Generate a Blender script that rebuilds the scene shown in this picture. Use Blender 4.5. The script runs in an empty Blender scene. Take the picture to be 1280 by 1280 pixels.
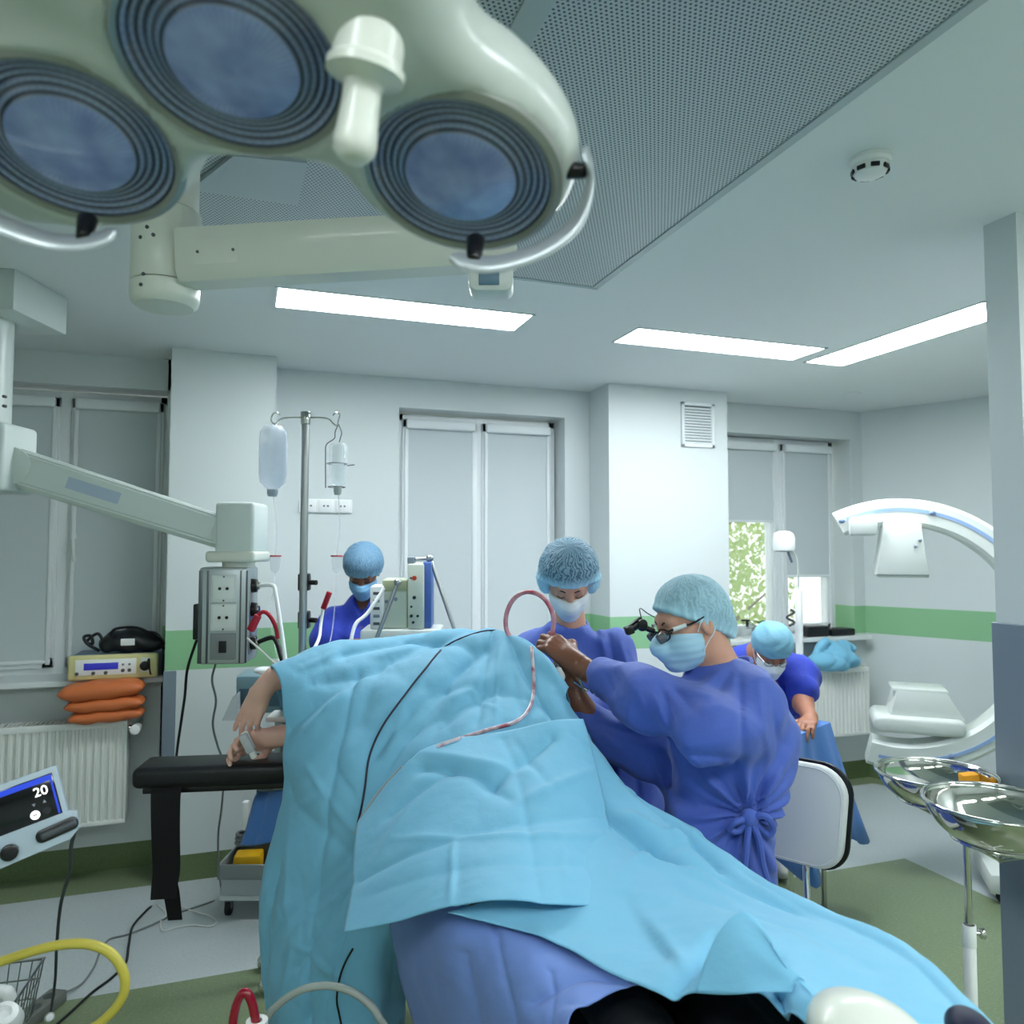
import bpy, bmesh, math, random
import numpy as np
from mathutils import Vector, Matrix, Euler

random.seed(7); np.random.seed(7)
SC = bpy.context.scene
COL = SC.collection
PI = math.pi

# ------------------------------------------------------------------ camera frame (metres, room axes)
FPX = 961.0; EYE = 1.65; YAW = math.radians(19.3); PIT = math.atan(50/961.0)
_cy, _sy, _cp, _sp = math.cos(YAW), math.sin(YAW), math.cos(PIT), math.sin(PIT)
CR = Vector((_cy, -_sy, 0)); CF = Vector((_sy*_cp, _cy*_cp, _sp)); CU = Vector((-_sy*_sp, -_cy*_sp, _cp))
CAM = Vector((0, 0, EYE))
def ray(x, y): return CF + CR*((x-640)/FPX) + CU*((640-y)/FPX)
def P(x, y, d): return CAM + ray(x, y)*d
def onZ(x, y, z): r = ray(x, y); return CAM + r*((z-EYE)/r.z)
def onY(x, y, Y): r = ray(x, y); return CAM + r*(Y/r.y)

# ------------------------------------------------------------------ materials
def lin(c):
    c = c/255.0
    return c/12.92 if c <= 0.04045 else ((c+0.055)/1.055)**2.4
def rgb(r, g, b): return (lin(r), lin(g), lin(b), 1.0)
def new_mat(name):
    m = bpy.data.materials.new(name); m.use_nodes = True
    nt = m.node_tree; b = nt.nodes['Principled BSDF']
    return m, nt, b
def mat(name, c, rough=0.5, metal=0.0, trans=0.0, alpha=1.0, coat=0.0, spec=0.5, emit=None, es=0.0,
        var=0.0, vscale=8.0, bump=0.0, bscale=60.0, sss=0.0, ior=1.45, sheen=0.0):
    m, nt, b = new_mat(name)
    col = rgb(*c)
    b.inputs['Base Color'].default_value = col
    b.inputs['Roughness'].default_value = rough
    b.inputs['Metallic'].default_value = metal
    b.inputs['Transmission Weight'].default_value = trans
    b.inputs['Alpha'].default_value = alpha
    b.inputs['Coat Weight'].default_value = coat
    b.inputs['Specular IOR Level'].default_value = spec
    b.inputs['IOR'].default_value = ior
    b.inputs['Sheen Weight'].default_value = sheen
    if emit:
        b.inputs['Emission Color'].default_value = rgb(*emit); b.inputs['Emission Strength'].default_value = es
    if sss:
        b.inputs['Subsurface Weight'].default_value = sss; b.inputs['Subsurface Radius'].default_value = (0.02, 0.008, 0.004)
    tc = nt.nodes.new('ShaderNodeTexCoord')
    if var:
        n = nt.nodes.new('ShaderNodeTexNoise'); n.inputs['Scale'].default_value = vscale; n.inputs['Detail'].default_value = 3
        nt.links.new(tc.outputs['Object'], n.inputs['Vector'])
        mr = nt.nodes.new('ShaderNodeMapRange'); mr.inputs[3].default_value = 1-var; mr.inputs[4].default_value = 1+var
        nt.links.new(n.outputs['Fac'], mr.inputs[0])
        mx = nt.nodes.new('ShaderNodeMix'); mx.data_type = 'RGBA'; mx.blend_type = 'MULTIPLY'; mx.inputs[0].default_value = 1
        mx.inputs[6].default_value = col; nt.links.new(mr.outputs[0], mx.inputs[7])
        nt.links.new(mx.outputs[2], b.inputs['Base Color'])
    if bump:
        n2 = nt.nodes.new('ShaderNodeTexNoise'); n2.inputs['Scale'].default_value = bscale; n2.inputs['Detail'].default_value = 4
        nt.links.new(tc.outputs['Object'], n2.inputs['Vector'])
        bp = nt.nodes.new('ShaderNodeBump'); bp.inputs['Strength'].default_value = bump; bp.inputs['Distance'].default_value = 0.01
        nt.links.new(n2.outputs['Fac'], bp.inputs['Height']); nt.links.new(bp.outputs[0], b.inputs['Normal'])
    return m
def math_node(nt, op, a, b=None, c=None):
    n = nt.nodes.new('ShaderNodeMath'); n.operation = op
    for i, v in enumerate((a, b, c)):
        if v is None: continue
        if isinstance(v, (int, float)): n.inputs[i].default_value = v
        else: nt.links.new(v, n.inputs[i])
    return n.outputs[0]
def mix_col(nt, fac, a, b):
    mx = nt.nodes.new('ShaderNodeMix'); mx.data_type = 'RGBA'
    for i, v in ((0, fac), (6, a), (7, b)):
        if hasattr(v, 'is_output') or hasattr(v, 'links'): nt.links.new(v, mx.inputs[i])
        else: mx.inputs[i].default_value = v
    return mx.outputs[2]

# ------------------------------------------------------------------ scene tree
def thing(name, label, cat, loc=(0, 0, 0), group=None):
    o = bpy.data.objects.new(name, None); COL.objects.link(o)
    o.empty_display_size = 0.1
    o.location = loc; o['label'] = label; o['category'] = cat
    if group: o['group'] = group
    return o
def tag(o, label, cat, group=None, kind=None):
    o['label'] = label; o['category'] = cat
    if group: o['group'] = group
    if kind: o['kind'] = kind
    return o
def origin_of(p):
    v = Vector((0, 0, 0))
    while p is not None: v += p.location; p = p.parent
    return v
def _finish(me, m, smooth):
    for mm in (m if isinstance(m, (list, tuple)) else [m]): me.materials.append(mm)
    if smooth:
        me.shade_smooth()
        if smooth != 2: me.set_sharp_from_angle(angle=math.radians(38))
def obj(name, bm, m, parent=None, smooth=1, loc=None):
    """one mesh object; geometry comes in world coordinates and is made relative to its parent / origin"""
    me = bpy.data.meshes.new(name)
    if isinstance(bm, MB): bm = bm.bm
    off = origin_of(parent) if parent is not None else (Vector(loc) if loc is not None else None)
    if off is None:
        lo = Vector((min(v.co.x for v in bm.verts), min(v.co.y for v in bm.verts), min(v.co.z for v in bm.verts)))
        hi = Vector((max(v.co.x for v in bm.verts), max(v.co.y for v in bm.verts), max(v.co.z for v in bm.verts)))
        off = Vector(((lo.x+hi.x)/2, (lo.y+hi.y)/2, lo.z))
    for v in bm.verts: v.co -= off
    bm.normal_update()
    bm.to_mesh(me); bm.free()
    _finish(me, m, smooth)
    o = bpy.data.objects.new(name, me); COL.objects.link(o)
    if parent is not None: o.parent = parent
    else: o.location = off
    return o
def struct(name, bm, m, parent=None, smooth=0):
    o = obj(name, bm, m, parent, smooth)
    if parent is None: o['kind'] = 'structure'
    return o
def copy_tree(o, parent=None):
    c = o.copy(); COL.objects.link(c)
    if parent is not None: c.parent = parent
    for ch in list(o.children): copy_tree(ch, c)
    return c

# ------------------------------------------------------------------ shapes
def frame_to(a, b, up=None):
    a, b = Vector(a), Vector(b); z = (b-a).normalized()
    u = Vector(up) if up is not None else (Vector((0, 0, 1)) if abs(z.z) < 0.95 else Vector((0, 1, 0)))
    x = u.cross(z).normalized(); y = z.cross(x)
    M = Matrix((x, y, z)).transposed().to_4x4(); M.translation = a
    return M
def spline(pts, n=8, closed=False):
    pts = [Vector(p) for p in pts]; out = []; N = len(pts)
    for i in range(N if closed else N-1):
        if closed: p0, p1, p2, p3 = pts[(i-1) % N], pts[i], pts[(i+1) % N], pts[(i+2) % N]
        else:
            p1, p2 = pts[i], pts[i+1]
            p0 = pts[i-1] if i > 0 else p1*2-p2
            p3 = pts[i+2] if i+2 < N else p2*2-p1
        for k in range(n):
            t = k/n
            out.append(0.5*((2*p1)+(p2-p0)*t+(2*p0-5*p1+4*p2-p3)*t*t+(3*p1-p0-3*p2+p3)*t**3))
    if not closed: out.append(pts[-1])
    return out
class MB:
    def __init__(s): s.bm = bmesh.new()
    def _add(s, b, M=None, mi=0):
        if M is not None: b.transform(M)
        if mi:
            for f in b.faces: f.material_index = mi
        me = bpy.data.meshes.new('tmp'); b.to_mesh(me); b.free()
        s.bm.from_mesh(me); bpy.data.meshes.remove(me); return s
    def box(s, lo, hi, bevel=0.0, M=None, seg=2, mi=0):
        b = bmesh.new(); bmesh.ops.create_cube(b, size=1)
        lo, hi = Vector(lo), Vector(hi); c = (lo+hi)/2; d = hi-lo
        for v in b.verts: v.co = Vector((c.x+v.co.x*d.x, c.y+v.co.y*d.y, c.z+v.co.z*d.z))
        if bevel: bmesh.ops.bevel(b, geom=b.edges[:], offset=min(bevel, 0.49*min(abs(d.x), abs(d.y), abs(d.z))), segments=seg, affect='EDGES', profile=0.5)
        return s._add(b, M, mi)
    def cyl(s, a, b_, r, r2=None, seg=24, bevel=0.0, mi=0):
        a, b_ = Vector(a), Vector(b_); L = (b_-a).length
        b = bmesh.new(); bmesh.ops.create_cone(b, cap_ends=True, segments=seg, radius1=r, radius2=r if r2 is None else r2, depth=L)
        if bevel:
            es = [e for e in b.edges if len(e.link_faces) == 2 and any(len(f.verts) > 4 for f in e.link_faces)]
            bmesh.ops.bevel(b, geom=es, offset=bevel, segments=2, affect='EDGES', profile=0.5)
        for v in b.verts: v.co.z += L/2
        return s._add(b, frame_to(a, b_), mi)
    def lathe(s, prof, M=None, seg=32, mi=0):
        b = bmesh.new(); rings = []
        for r, z in prof:
            if r < 1e-6: rings.append([b.verts.new((0, 0, z))])
            else: rings.append([b.verts.new((r*math.cos(2*PI*k/seg), r*math.sin(2*PI*k/seg), z)) for k in range(seg)])
        for A, B in zip(rings, rings[1:]):
            for k in range(seg):
                k2 = (k+1) % seg
                if len(A) == 1 and len(B) == 1: continue
                if len(A) == 1: b.faces.new((A[0], B[k2], B[k]))
                elif len(B) == 1: b.faces.new((A[k], A[k2], B[0]))
                else: b.faces.new((A[k], A[k2], B[k2], B[k]))
        bmesh.ops.recalc_face_normals(b, faces=b.faces[:])
        return s._add(b, M, mi)
    def tube(s, pts, r, seg=10, n=6, closed=False, raw=False, mi=0):
        pts = [Vector(p) for p in pts]
        c = pts if (raw or len(pts) < 3) else spline(pts, n, closed)
        b = bmesh.new(); N = len(c); rings = []
        t0 = (c[1]-c[0]).normalized(); nv = t0.orthogonal().normalized()
        for i in range(N):
            if closed: t = (c[(i+1) % N]-c[i-1]).normalized()
            else: t = (c[min(i+1, N-1)]-c[max(i-1, 0)]).normalized()
            nv = (nv-t*nv.dot(t)); nv = nv.normalized() if nv.length > 1e-6 else t.orthogonal().normalized()
            bv = t.cross(nv)
            rr = r(i/(N-1)) if callable(r) else r
            rings.append([b.verts.new(c[i]+nv*(rr*math.cos(2*PI*k/seg))+bv*(rr*math.sin(2*PI*k/seg))) for k in range(seg)])
        for i in range(N if closed else N-1):
            A, B = rings[i], rings[(i+1) % N]
            for k in range(seg): b.faces.new((A[k], A[(k+1) % seg], B[(k+1) % seg], B[k]))
        if not closed: b.faces.new(rings[0][::-1]); b.faces.new(rings[-1])
        bmesh.ops.recalc_face_normals(b, faces=b.faces[:])
        return s._add(b, None, mi)
    def prism(s, poly, depth, M=None, bevel=0.0, seg=2, mi=0):
        b = bmesh.new(); n = len(poly)
        v0 = [b.verts.new((x, y, 0)) for x, y in poly]; v1 = [b.verts.new((x, y, depth)) for x, y in poly]
        b.faces.new(v0[::-1]); b.faces.new(v1)
        for i in range(n): b.faces.new((v0[i], v0[(i+1) % n], v1[(i+1) % n], v1[i]))
        bmesh.ops.recalc_face_normals(b, faces=b.faces[:])
        if bevel:
            es = [e for e in b.edges if any(len(f.verts) == n and n > 4 or abs(f.normal.z) > .9 for f in e.link_faces)]
            bmesh.ops.bevel(b, geom=es, offset=bevel, segments=seg, affect='EDGES', profile=0.5)
        return s._add(b, M, mi)
    def ball(s, c, r, M=None, seg=24, mi=0):
        b = bmesh.new(); bmesh.ops.create_uvsphere(b, u_segments=seg, v_segments=seg//2, radius=1)
        rr = (r, r, r) if isinstance(r, (int, float)) else r
        for v in b.verts: v.co = Vector((v.co.x*rr[0], v.co.y*rr[1], v.co.z*rr[2]))
        if M is not None: b.transform(M)
        b.transform(Matrix.Translation(Vector(c)))
        return s._add(b, None, mi)
    def grid(s, rows, mi=0, close_u=False):
        b = bmesh.new(); V = [[b.verts.new(p) for p in r] for r in rows]
        for A, B in zip(V, V[1:]):
            n = len(A)
            for k in range(n if close_u else n-1): b.faces.new((A[k], A[(k+1) % n], B[(k+1) % n], B[k]))
        return s._add(b, None, mi)
def rrect(w, h, r, n=5):
    out = []
    for cx, cy, a0 in ((w/2-r, h/2-r, 0), (-w/2+r, h/2-r, PI/2), (-w/2+r, -h/2+r, PI), (w/2-r, -h/2+r, 1.5*PI)):
        for k in range(n+1):
            a = a0+k*PI/2/n; out.append((cx+r*math.cos(a), cy+r*math.sin(a)))
    return out
def basis(o, x, y, z):
    M = Matrix((Vector(x), Vector(y), Vector(z))).transposed().to_4x4(); M.translation = Vector(o); return M
def facing(o, normal, up=(0, 0, 1)):
    """local x right, y up, z out of the face"""
    z = Vector(normal).normalized(); x = Vector(up).cross(z).normalized(); y = z.cross(x)
    return basis(o, x, y, z)

# ------------------------------------------------------------------ smooth bodies: distance fields -> one continuous mesh
def _cone(p, a, b, ra, rb):
    a = np.array(a); b = np.array(b); ab = b-a; L2 = max(ab@ab, 1e-12)
    t = np.clip(((p-a)@ab)/L2, 0, 1)
    q = p-(a+t[..., None]*ab)
    return np.sqrt((q*q).sum(-1))-(ra+(rb-ra)*t)
def _ell(p, c, r, Rm=None):
    q = p-np.array(c)
    if Rm is not None: q = q@np.array(Rm)      # columns of Rm = local axes
    r = np.array(r); k0 = np.sqrt(((q/r)**2).sum(-1)); k1 = np.sqrt(((q/(r*r))**2).sum(-1))
    return k0*(k0-1)/np.maximum(k1, 1e-9)
def smin(a, b, k):
    h = np.clip(0.5+0.5*(b-a)/k, 0, 1); return b+(a-b)*h-k*h*(1-h)
def field(p, prims):
    d = None
    for pr in prims:
        t, args, k, op = pr
        v = _cone(p, *args) if t == 'c' else _ell(p, *args) if t == 'e' else args(p)
        if d is None: d = v
        elif op == '+': d = smin(d, v, k)
        elif op == '-': d = -smin(-d, v, k)
        else: d = -smin(-d, -v, k)
    return d
def c_(a, b, ra, rb, k=0.03, op='+'): return ('c', (tuple(a), tuple(b), ra, rb), k, op)
def e_(c, r, Rm=None, k=0.03, op='+'): return ('e', (tuple(c), r, None if Rm is None else np.array(Rm)), k, op)
def f_(fn, k=0.01, op='&'): return ('f', fn, k, op)
def half(o, n):
    o = np.array(o); n = np.array(Vector(n).normalized())
    return lambda p: (p-o)@n
def surface(fn, lo, hi, h, relax=2):
    """surface nets of fn(p) = 0"""
    lo = np.array(lo); n = np.maximum(np.ceil((np.array(hi)-lo)/h).astype(int)+1, 4)
    ax = [lo[i]+h*np.arange(n[i]) for i in range(3)]
    G = np.empty(tuple(n)); 
    Y, Z = np.meshgrid(ax[1], ax[2], indexing='ij')
    step = max(1, 400000//(n[1]*n[2]))
    for i in range(0, n[0], step):
        xs = ax[0][i:i+step]
        p = np.empty((len(xs), n[1], n[2], 3)); p[..., 0] = xs[:, None, None]; p[..., 1] = Y; p[..., 2] = Z
        G[i:i+step] = fn(p)
    S = G < 0
    c = np.zeros((n[0]-1, n[1]-1, n[2]-1), int); acc = np.zeros(c.shape+(3,)); cnt = np.zeros(c.shape)
    corners = [(i, j, k) for i in (0, 1) for j in (0, 1) for k in (0, 1)]
    sl = lambda o: tuple(slice(o[a], n[a]-1+o[a]) for a in range(3))
    for a in corners:
        for ax_ in range(3):
            if a[ax_]: continue
            b = list(a); b[ax_] = 1; b = tuple(b)
            ga, gb = G[sl(a)], G[sl(b)]; m = (ga < 0) != (gb < 0)
            t = np.where(m, ga/np.where(m, ga-gb, 1), 0)
            for q in range(3): acc[..., q] += np.where(m, a[q]+(t if q == ax_ else 0), 0)
            cnt += m
    act = cnt > 0; idx = -np.ones(c.shape, int); idx[act] = np.arange(act.sum())
    cell = np.argwhere(act); V = lo+h*(cell+acc[act]/cnt[act][:, None])
    F = []
    for ax_ in range(3):
        o = [a for a in range(3) if a != ax_]
        d = [1, 1, 1]; d[ax_] = 0
        A = S[tuple(slice(1, n[a]-1) if a != ax_ else slice(0, n[a]-1) for a in range(3))]
        B = S[tuple(slice(1, n[a]-1) if a != ax_ else slice(1, n[a]) for a in range(3))]
        for flip, m in ((False, A & ~B), (True, B & ~A)):
            e = np.argwhere(m)
            if not len(e): continue
            base = e.copy()
            for a in o: base[:, a] += 1
            u = np.zeros(3, int); v = np.zeros(3, int); u[(ax_+1) % 3] = 1; v[(ax_+2) % 3] = 1
            q = [idx[tuple((base-u-v).T)], idx[tuple((base-v).T)], idx[tuple(base.T)], idx[tuple((base-u).T)]]
            F.append(np.stack(q[::-1] if flip else q, 1))
    F = np.concatenate(F)
    for _ in range(relax):
        s = np.zeros_like(V); k = np.zeros(len(V))
        for a in range(4):
            for b in ((a+1) % 4, (a-1) % 4):
                np.add.at(s, F[:, a], V[F[:, b]]); np.add.at(k, F[:, a], 1)
        V = 0.5*V+0.5*s/np.maximum(k, 1)[:, None]
    return V, F
def body(name, prims, h, m, parent=None, pad=0.03, bounds=None, disp=None, relax=2, keep_all=True, loc=None):
    if bounds is None:
        los, his = [], []
        for t, a, k, op in prims:
            if op != '+': continue
            if t == 'c':
                r = max(a[2], a[3]); los += [np.array(a[0])-r, np.array(a[1])-r]; his += [np.array(a[0])+r, np.array(a[1])+r]
            elif t == 'e':
                r = max(a[1]); los.append(np.array(a[0])-r); his.append(np.array(a[0])+r)
        bounds = (np.min(los, 0)-pad, np.max(his, 0)+pad)
    def fn(p):
        d = field(p, prims)
        if disp:
            m_ = np.abs(d) < .035; d[m_] += disp(p[m_])
        return d
    V, F = surface(fn, bounds[0], bounds[1], h, relax)
    me = bpy.data.meshes.new(name)
    off = np.array(origin_of(parent)) if parent is not None else (np.array(loc) if loc is not None else np.array([V[:, 0].mean(), V[:, 1].mean(), V[:, 2].min()]))
    me.from_pydata((V-off).tolist(), [], F.tolist()); me.update()
    for mm in (m if isinstance(m, (list, tuple)) else [m]): me.materials.append(mm)
    me.shade_smooth()
    o = bpy.data.objects.new(name, me); COL.objects.link(o)
    if parent is not None: o.parent = parent
    else: o.location = off.tolist()
    return o
def waves(*ws):
    """cloth folds: sum of (direction, wavelength, amplitude, phase) with a warp"""
    W = [(np.array(Vector(d).normalized())*2*PI/l, a, ph) for d, l, a, ph in ws]
    def fn(p):
        w = 0.6*np.sin(p[..., 0]*9+p[..., 2]*7)+0.6*np.sin(p[..., 1]*8-p[..., 2]*11+1.3)
        s = 0
        for k, a, ph in W:
            t = p@k+ph+1.4*w
            s = s+a*(1-2*np.abs(np.sin(t/2))**0.8)
        return s
    return fn

def crumple(seed, center, spread, layers=((.15, .008), (.07, .0025)), stretch=None):
    """crisp non-woven wrinkles: soft facets between sharp ridges"""
    rng = np.random.RandomState(seed); L = []
    S = np.eye(3) if stretch is None else np.eye(3)-np.outer(stretch, stretch)*.45
    c = np.array(center)
    for cell, amp in layers:
        n = int(min(420, 8*spread[0]*spread[1]*spread[2]/cell**3*.55+10))
        L.append((cell, amp, (rng.uniform(-1, 1, (n, 3))*np.array(spread))@S))
    def fn(p):
        q = (p-c)@S; out = np.zeros(q.shape[:-1])
        for cell, amp, P_ in L:
            f1 = np.full(out.shape, 9.0)
            for k in P_:
                e = q-k; np.minimum(f1, (e*e).sum(-1), out=f1)
            out -= amp*(np.minimum(np.sqrt(f1)/cell, 1.1)*2-1)
        return out
    return fn
def drawn_folds(segs):
    """named folds of a garment: (x0, y0, x1, y1, half width, height) sighted from the front; height > 0 stands out"""
    A = [(np.array(s[:2], float), np.array(s[2:4], float), s[4], s[5]) for s in segs]
    cam, r_, f_2, u_ = (np.array(v) for v in (CAM, CR, CF, CU))
    def fn(p):
        q = p-cam; z = q@f_2; xy = np.stack((640+FPX*(q@r_)/z, 640-FPX*(q@u_)/z), -1); out = np.zeros(z.shape)
        for a, b, w, h in A:
            ab = b-a; t = np.clip(((xy-a)@ab)/(ab@ab), 0, 1); e = xy-a-t[..., None]*ab
            out -= h*np.exp(-(np.sqrt((e*e).sum(-1))/w)**1.4)*np.sqrt(np.clip(4*t*(1-t), .12, 1))
        return out
    return fn
# ------------------------------------------------------------------ cloth sheets over a grid of control points
def sheet(name, rows, m, parent=None, nu=10, nv=10, creases=(), folds=(), wob=0.004, thick=0.0022, seed=0, loc=None, solid=True):
    R = [spline(r, nu) for r in rows]
    cols = list(zip(*R)); Cc = [spline(c, nv) for c in cols]
    G = np.array([[tuple(p) for p in r] for r in zip(*Cc)])      # [v][u]
    nvv, nuu = G.shape[:2]
    du = np.gradient(G, axis=1); dv = np.gradient(G, axis=0)
    N = np.cross(du, dv); N /= np.maximum(np.linalg.norm(N, axis=-1, keepdims=True), 1e-9)
    u, v = np.meshgrid(np.linspace(0, 1, nuu), np.linspace(0, 1, nvv))
    d = np.zeros_like(u); rng = np.random.RandomState(seed)
    for cell, amp in ((.17, wob), (.07, wob*.30)):          # crumple: planar facets between sharp ridges
        lo, hi = G.reshape(-1, 3).min(0), G.reshape(-1, 3).max(0)
        K = int(min(420, max(12, 1.4*np.prod(np.maximum(hi-lo, cell)/cell)**0.8)))
        F1 = np.full(u.shape, 9.0); pts = G.reshape(-1, 3)[rng.randint(0, u.size, K)]
        for q in pts:
            e = G-q; F1 = np.minimum(F1, (e*e).sum(-1))
        d += amp*(np.sqrt(F1)/cell*2-1)
    # a few long soft folds
    for _ in range(4):
        fx, fy = rng.uniform(-5, 5), rng.uniform(-5, 5); ph = rng.uniform(0, 6.28)
        d += wob*.25*np.sin(fx*u+fy*v+ph+1.2*np.sin(3*u-4*v+ph))
    for (u0, v0, u1, v1, w, a) in creases:
        ab = np.array([u1-u0, v1-v0]); L = ab@ab
        t = ((u-u0)*ab[0]+(v-v0)*ab[1])/L; tc = np.clip(t, 0, 1)
        dist = np.hypot(u-u0-tc*ab[0], v-v0-tc*ab[1])
        d += a*np.exp(-(dist/w)**1.3)
    if folds:
        tow = np.sign(((np.array(CAM)-G)*N).sum(-1)); d = d-tow*drawn_folds(folds)(G)
    G = G+N*d[..., None]
    mb = MB(); mb.grid([[Vector(p) for p in r] for r in G.tolist()])
    o = obj(name, mb, m, parent, smooth=2, loc=loc)
    if solid:
        md = o.modifiers.new('thickness', 'SOLIDIFY'); md.thickness = thick; md.offset = -1
    return o
def PX(rows): return [[P(*q) for q in r] for r in rows]
# 7-segment digits and plain text as real mesh
def text_bm(s, size, M, depth=0.0008):
    cu = bpy.data.curves.new('tmp_text', 'FONT'); cu.body = s; cu.size = size; cu.extrude = depth/2
    cu.align_x = 'CENTER'; cu.align_y = 'CENTER'
    o = bpy.data.objects.new('tmp_text', cu)
    me = bpy.data.meshes.new_from_object(o)
    b = bmesh.new(); b.from_mesh(me); b.transform(M)
    bpy.data.objects.remove(o); bpy.data.curves.remove(cu); bpy.data.meshes.remove(me)
    return b
# ================================================================== MATERIALS
def wall_mat():
    m, nt, b = new_mat('painted_wall'); b.inputs['Roughness'].default_value = 0.45
    g = nt.nodes.new('ShaderNodeNewGeometry'); sp = nt.nodes.new('ShaderNodeSeparateXYZ'); nt.links.new(g.outputs['Position'], sp.inputs[0])
    a = math_node(nt, 'GREATER_THAN', sp.outputs['Z'], 1.052); c = math_node(nt, 'LESS_THAN', sp.outputs['Z'], 1.252)
    f = math_node(nt, 'MULTIPLY', a, c)
    col = mix_col(nt, f, rgb(208, 215, 215), rgb(138, 188, 142))
    base = math_node(nt, 'LESS_THAN', sp.outputs['Z'], 0.13)
    n = nt.nodes.new('ShaderNodeTexNoise'); n.inputs['Scale'].default_value = 130; n.inputs['Detail'].default_value = 2
    nt.links.new(g.outputs['Position'], n.inputs['Vector'])
    gr = mix_col(nt, n.outputs['Fac'], rgb(78, 96, 60), rgb(112, 130, 88))
    nt.links.new(mix_col(nt, base, col, gr), b.inputs['Base Color'])
    return m
def floor_mat():
    m, nt, b = new_mat('vinyl_floor'); b.inputs['Roughness'].default_value = 0.32
    g = nt.nodes.new('ShaderNodeNewGeometry'); sp = nt.nodes.new('ShaderNodeSeparateXYZ'); nt.links.new(g.outputs['Position'], sp.inputs[0])
    X, Y = sp.outputs['X'], sp.outputs['Y']
    ctr = math_node(nt, 'MULTIPLY', math_node(nt, 'LESS_THAN', X, 3.40), math_node(nt, 'LESS_THAN', Y, 3.30))
    far = math_node(nt, 'GREATER_THAN', Y, 4.275)
    edge = math_node(nt, 'MULTIPLY', far, math_node(nt, 'LESS_THAN', X, 3.0))
    far2 = math_node(nt, 'GREATER_THAN', Y, 4.42)
    # strip along the slanted right wall
    s = math_node(nt, 'ADD', math_node(nt, 'MULTIPLY', X, 0.88), math_node(nt, 'MULTIPLY', Y, 0.474))
    side = math_node(nt, 'GREATER_THAN', s, 5.86)
    grn = math_node(nt, 'MAXIMUM', math_node(nt, 'MAXIMUM', ctr, edge), math_node(nt, 'MAXIMUM', far2, side))
    n = nt.nodes.new('ShaderNodeTexNoise'); n.inputs['Scale'].default_value = 95; n.inputs['Detail'].default_value = 3
    nt.links.new(g.outputs['Position'], n.inputs['Vector'])
    v = nt.nodes.new('ShaderNodeTexVoronoi'); v.inputs['Scale'].default_value = 55; nt.links.new(g.outputs['Position'], v.inputs['Vector'])
    fl = math_node(nt, 'LESS_THAN', v.outputs['Distance'], 0.16)
    f1 = math_node(nt, 'MULTIPLY', fl, 0.35)
    white = mix_col(nt, f1, mix_col(nt, n.outputs['Fac'], rgb(172, 181, 184), rgb(198, 206, 208)), rgb(140, 150, 156))
    green = mix_col(nt, f1, mix_col(nt, n.outputs['Fac'], rgb(100, 116, 86), rgb(136, 150, 116)), rgb(164, 178, 150))
    nt.links.new(mix_col(nt, grn, white, green), b.inputs['Base Color'])
    return m
def perforated_mat():
    m, nt, b = new_mat('perforated_steel'); b.inputs['Roughness'].default_value = 0.4; b.inputs['Metallic'].default_value = 0.3
    g = nt.nodes.new('ShaderNodeNewGeometry'); sp = nt.nodes.new('ShaderNodeSeparateXYZ'); nt.links.new(g.outputs['Position'], sp.inputs[0])
    s = 0.0115
    u = math_node(nt, 'DIVIDE', sp.outputs['X'], s); v = math_node(nt, 'DIVIDE', sp.outputs['Y'], s*0.866)
    row = math_node(nt, 'FLOOR', v)
    odd = math_node(nt, 'MULTIPLY', math_node(nt, 'MODULO', math_node(nt, 'ADD', row, 1000.0), 2.0), 0.5)
    fu = math_node(nt, 'SUBTRACT', math_node(nt, 'FRACT', math_node(nt, 'ADD', math_node(nt, 'ADD', u, odd), 1000.0)), 0.5)
    fv = math_node(nt, 'MULTIPLY', math_node(nt, 'SUBTRACT', math_node(nt, 'FRACT', math_node(nt, 'ADD', v, 1000.0)), 0.5), 0.866)
    r2 = math_node(nt, 'ADD', math_node(nt, 'MULTIPLY', fu, fu), math_node(nt, 'MULTIPLY', fv, fv))
    hole = math_node(nt, 'LESS_THAN', r2, 0.065)
    nt.links.new(mix_col(nt, hole, rgb(186, 196, 198), rgb(62, 74, 84)), b.inputs['Base Color'])
    return m
WALL = wall_mat(); FLOORM = floor_mat(); PERF = perforated_mat()
CEIL = mat('ceiling_paint', (226, 231, 230), 0.6)
PVC = mat('white_pvc', (226, 231, 232), 0.3)
TRIMW = mat('sill_white', (222, 227, 227), 0.28)
GUARD = mat('grey_guard', (122, 134, 146), 0.35)
STEELGREY = mat('panel_frame', (176, 188, 190), 0.4, metal=0.2)
RADW = mat('radiator_enamel', (228, 231, 226), 0.3)
CREAM = mat('cream_plastic', (216, 219, 208), 0.3, coat=0.2)
LAMP_SHADED = mat('lamp_cream_shaded', (190, 197, 190), 0.28, coat=0.3)  # cream darkened, the underside's shade is put into the housing colour
OFFW = mat('offwhite_plastic', (214, 220, 216), 0.32)
ARMW = mat('powder_coat_white', (205, 214, 210), 0.3)
BLACK = mat('black_rubber', (16, 17, 20), 0.5)
BLACKG = mat('black_plastic', (12, 12, 15), 0.28)
LEATHER = mat('black_leatherette', (20, 22, 27), 0.42, bump=0.15, bscale=220)
WEB = mat('black_webbing', (9, 9, 11), 0.85)
CHROME = mat('polished_steel', (205, 205, 200), 0.1, metal=1.0)
STEEL = mat('brushed_steel', (165, 168, 168), 0.3, metal=1.0)
DARKSTEEL = mat('dark_steel', (95, 100, 104), 0.35, metal=0.8)
ALU = mat('anodised_aluminium', (178, 186, 188), 0.35, metal=0.6)
CLEAR = mat('clear_plastic', (235, 242, 246), 0.12, alpha=0.22, spec=0.6)
MILKY = mat('milky_plastic', (220, 228, 234), 0.25, alpha=0.55)
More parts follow.
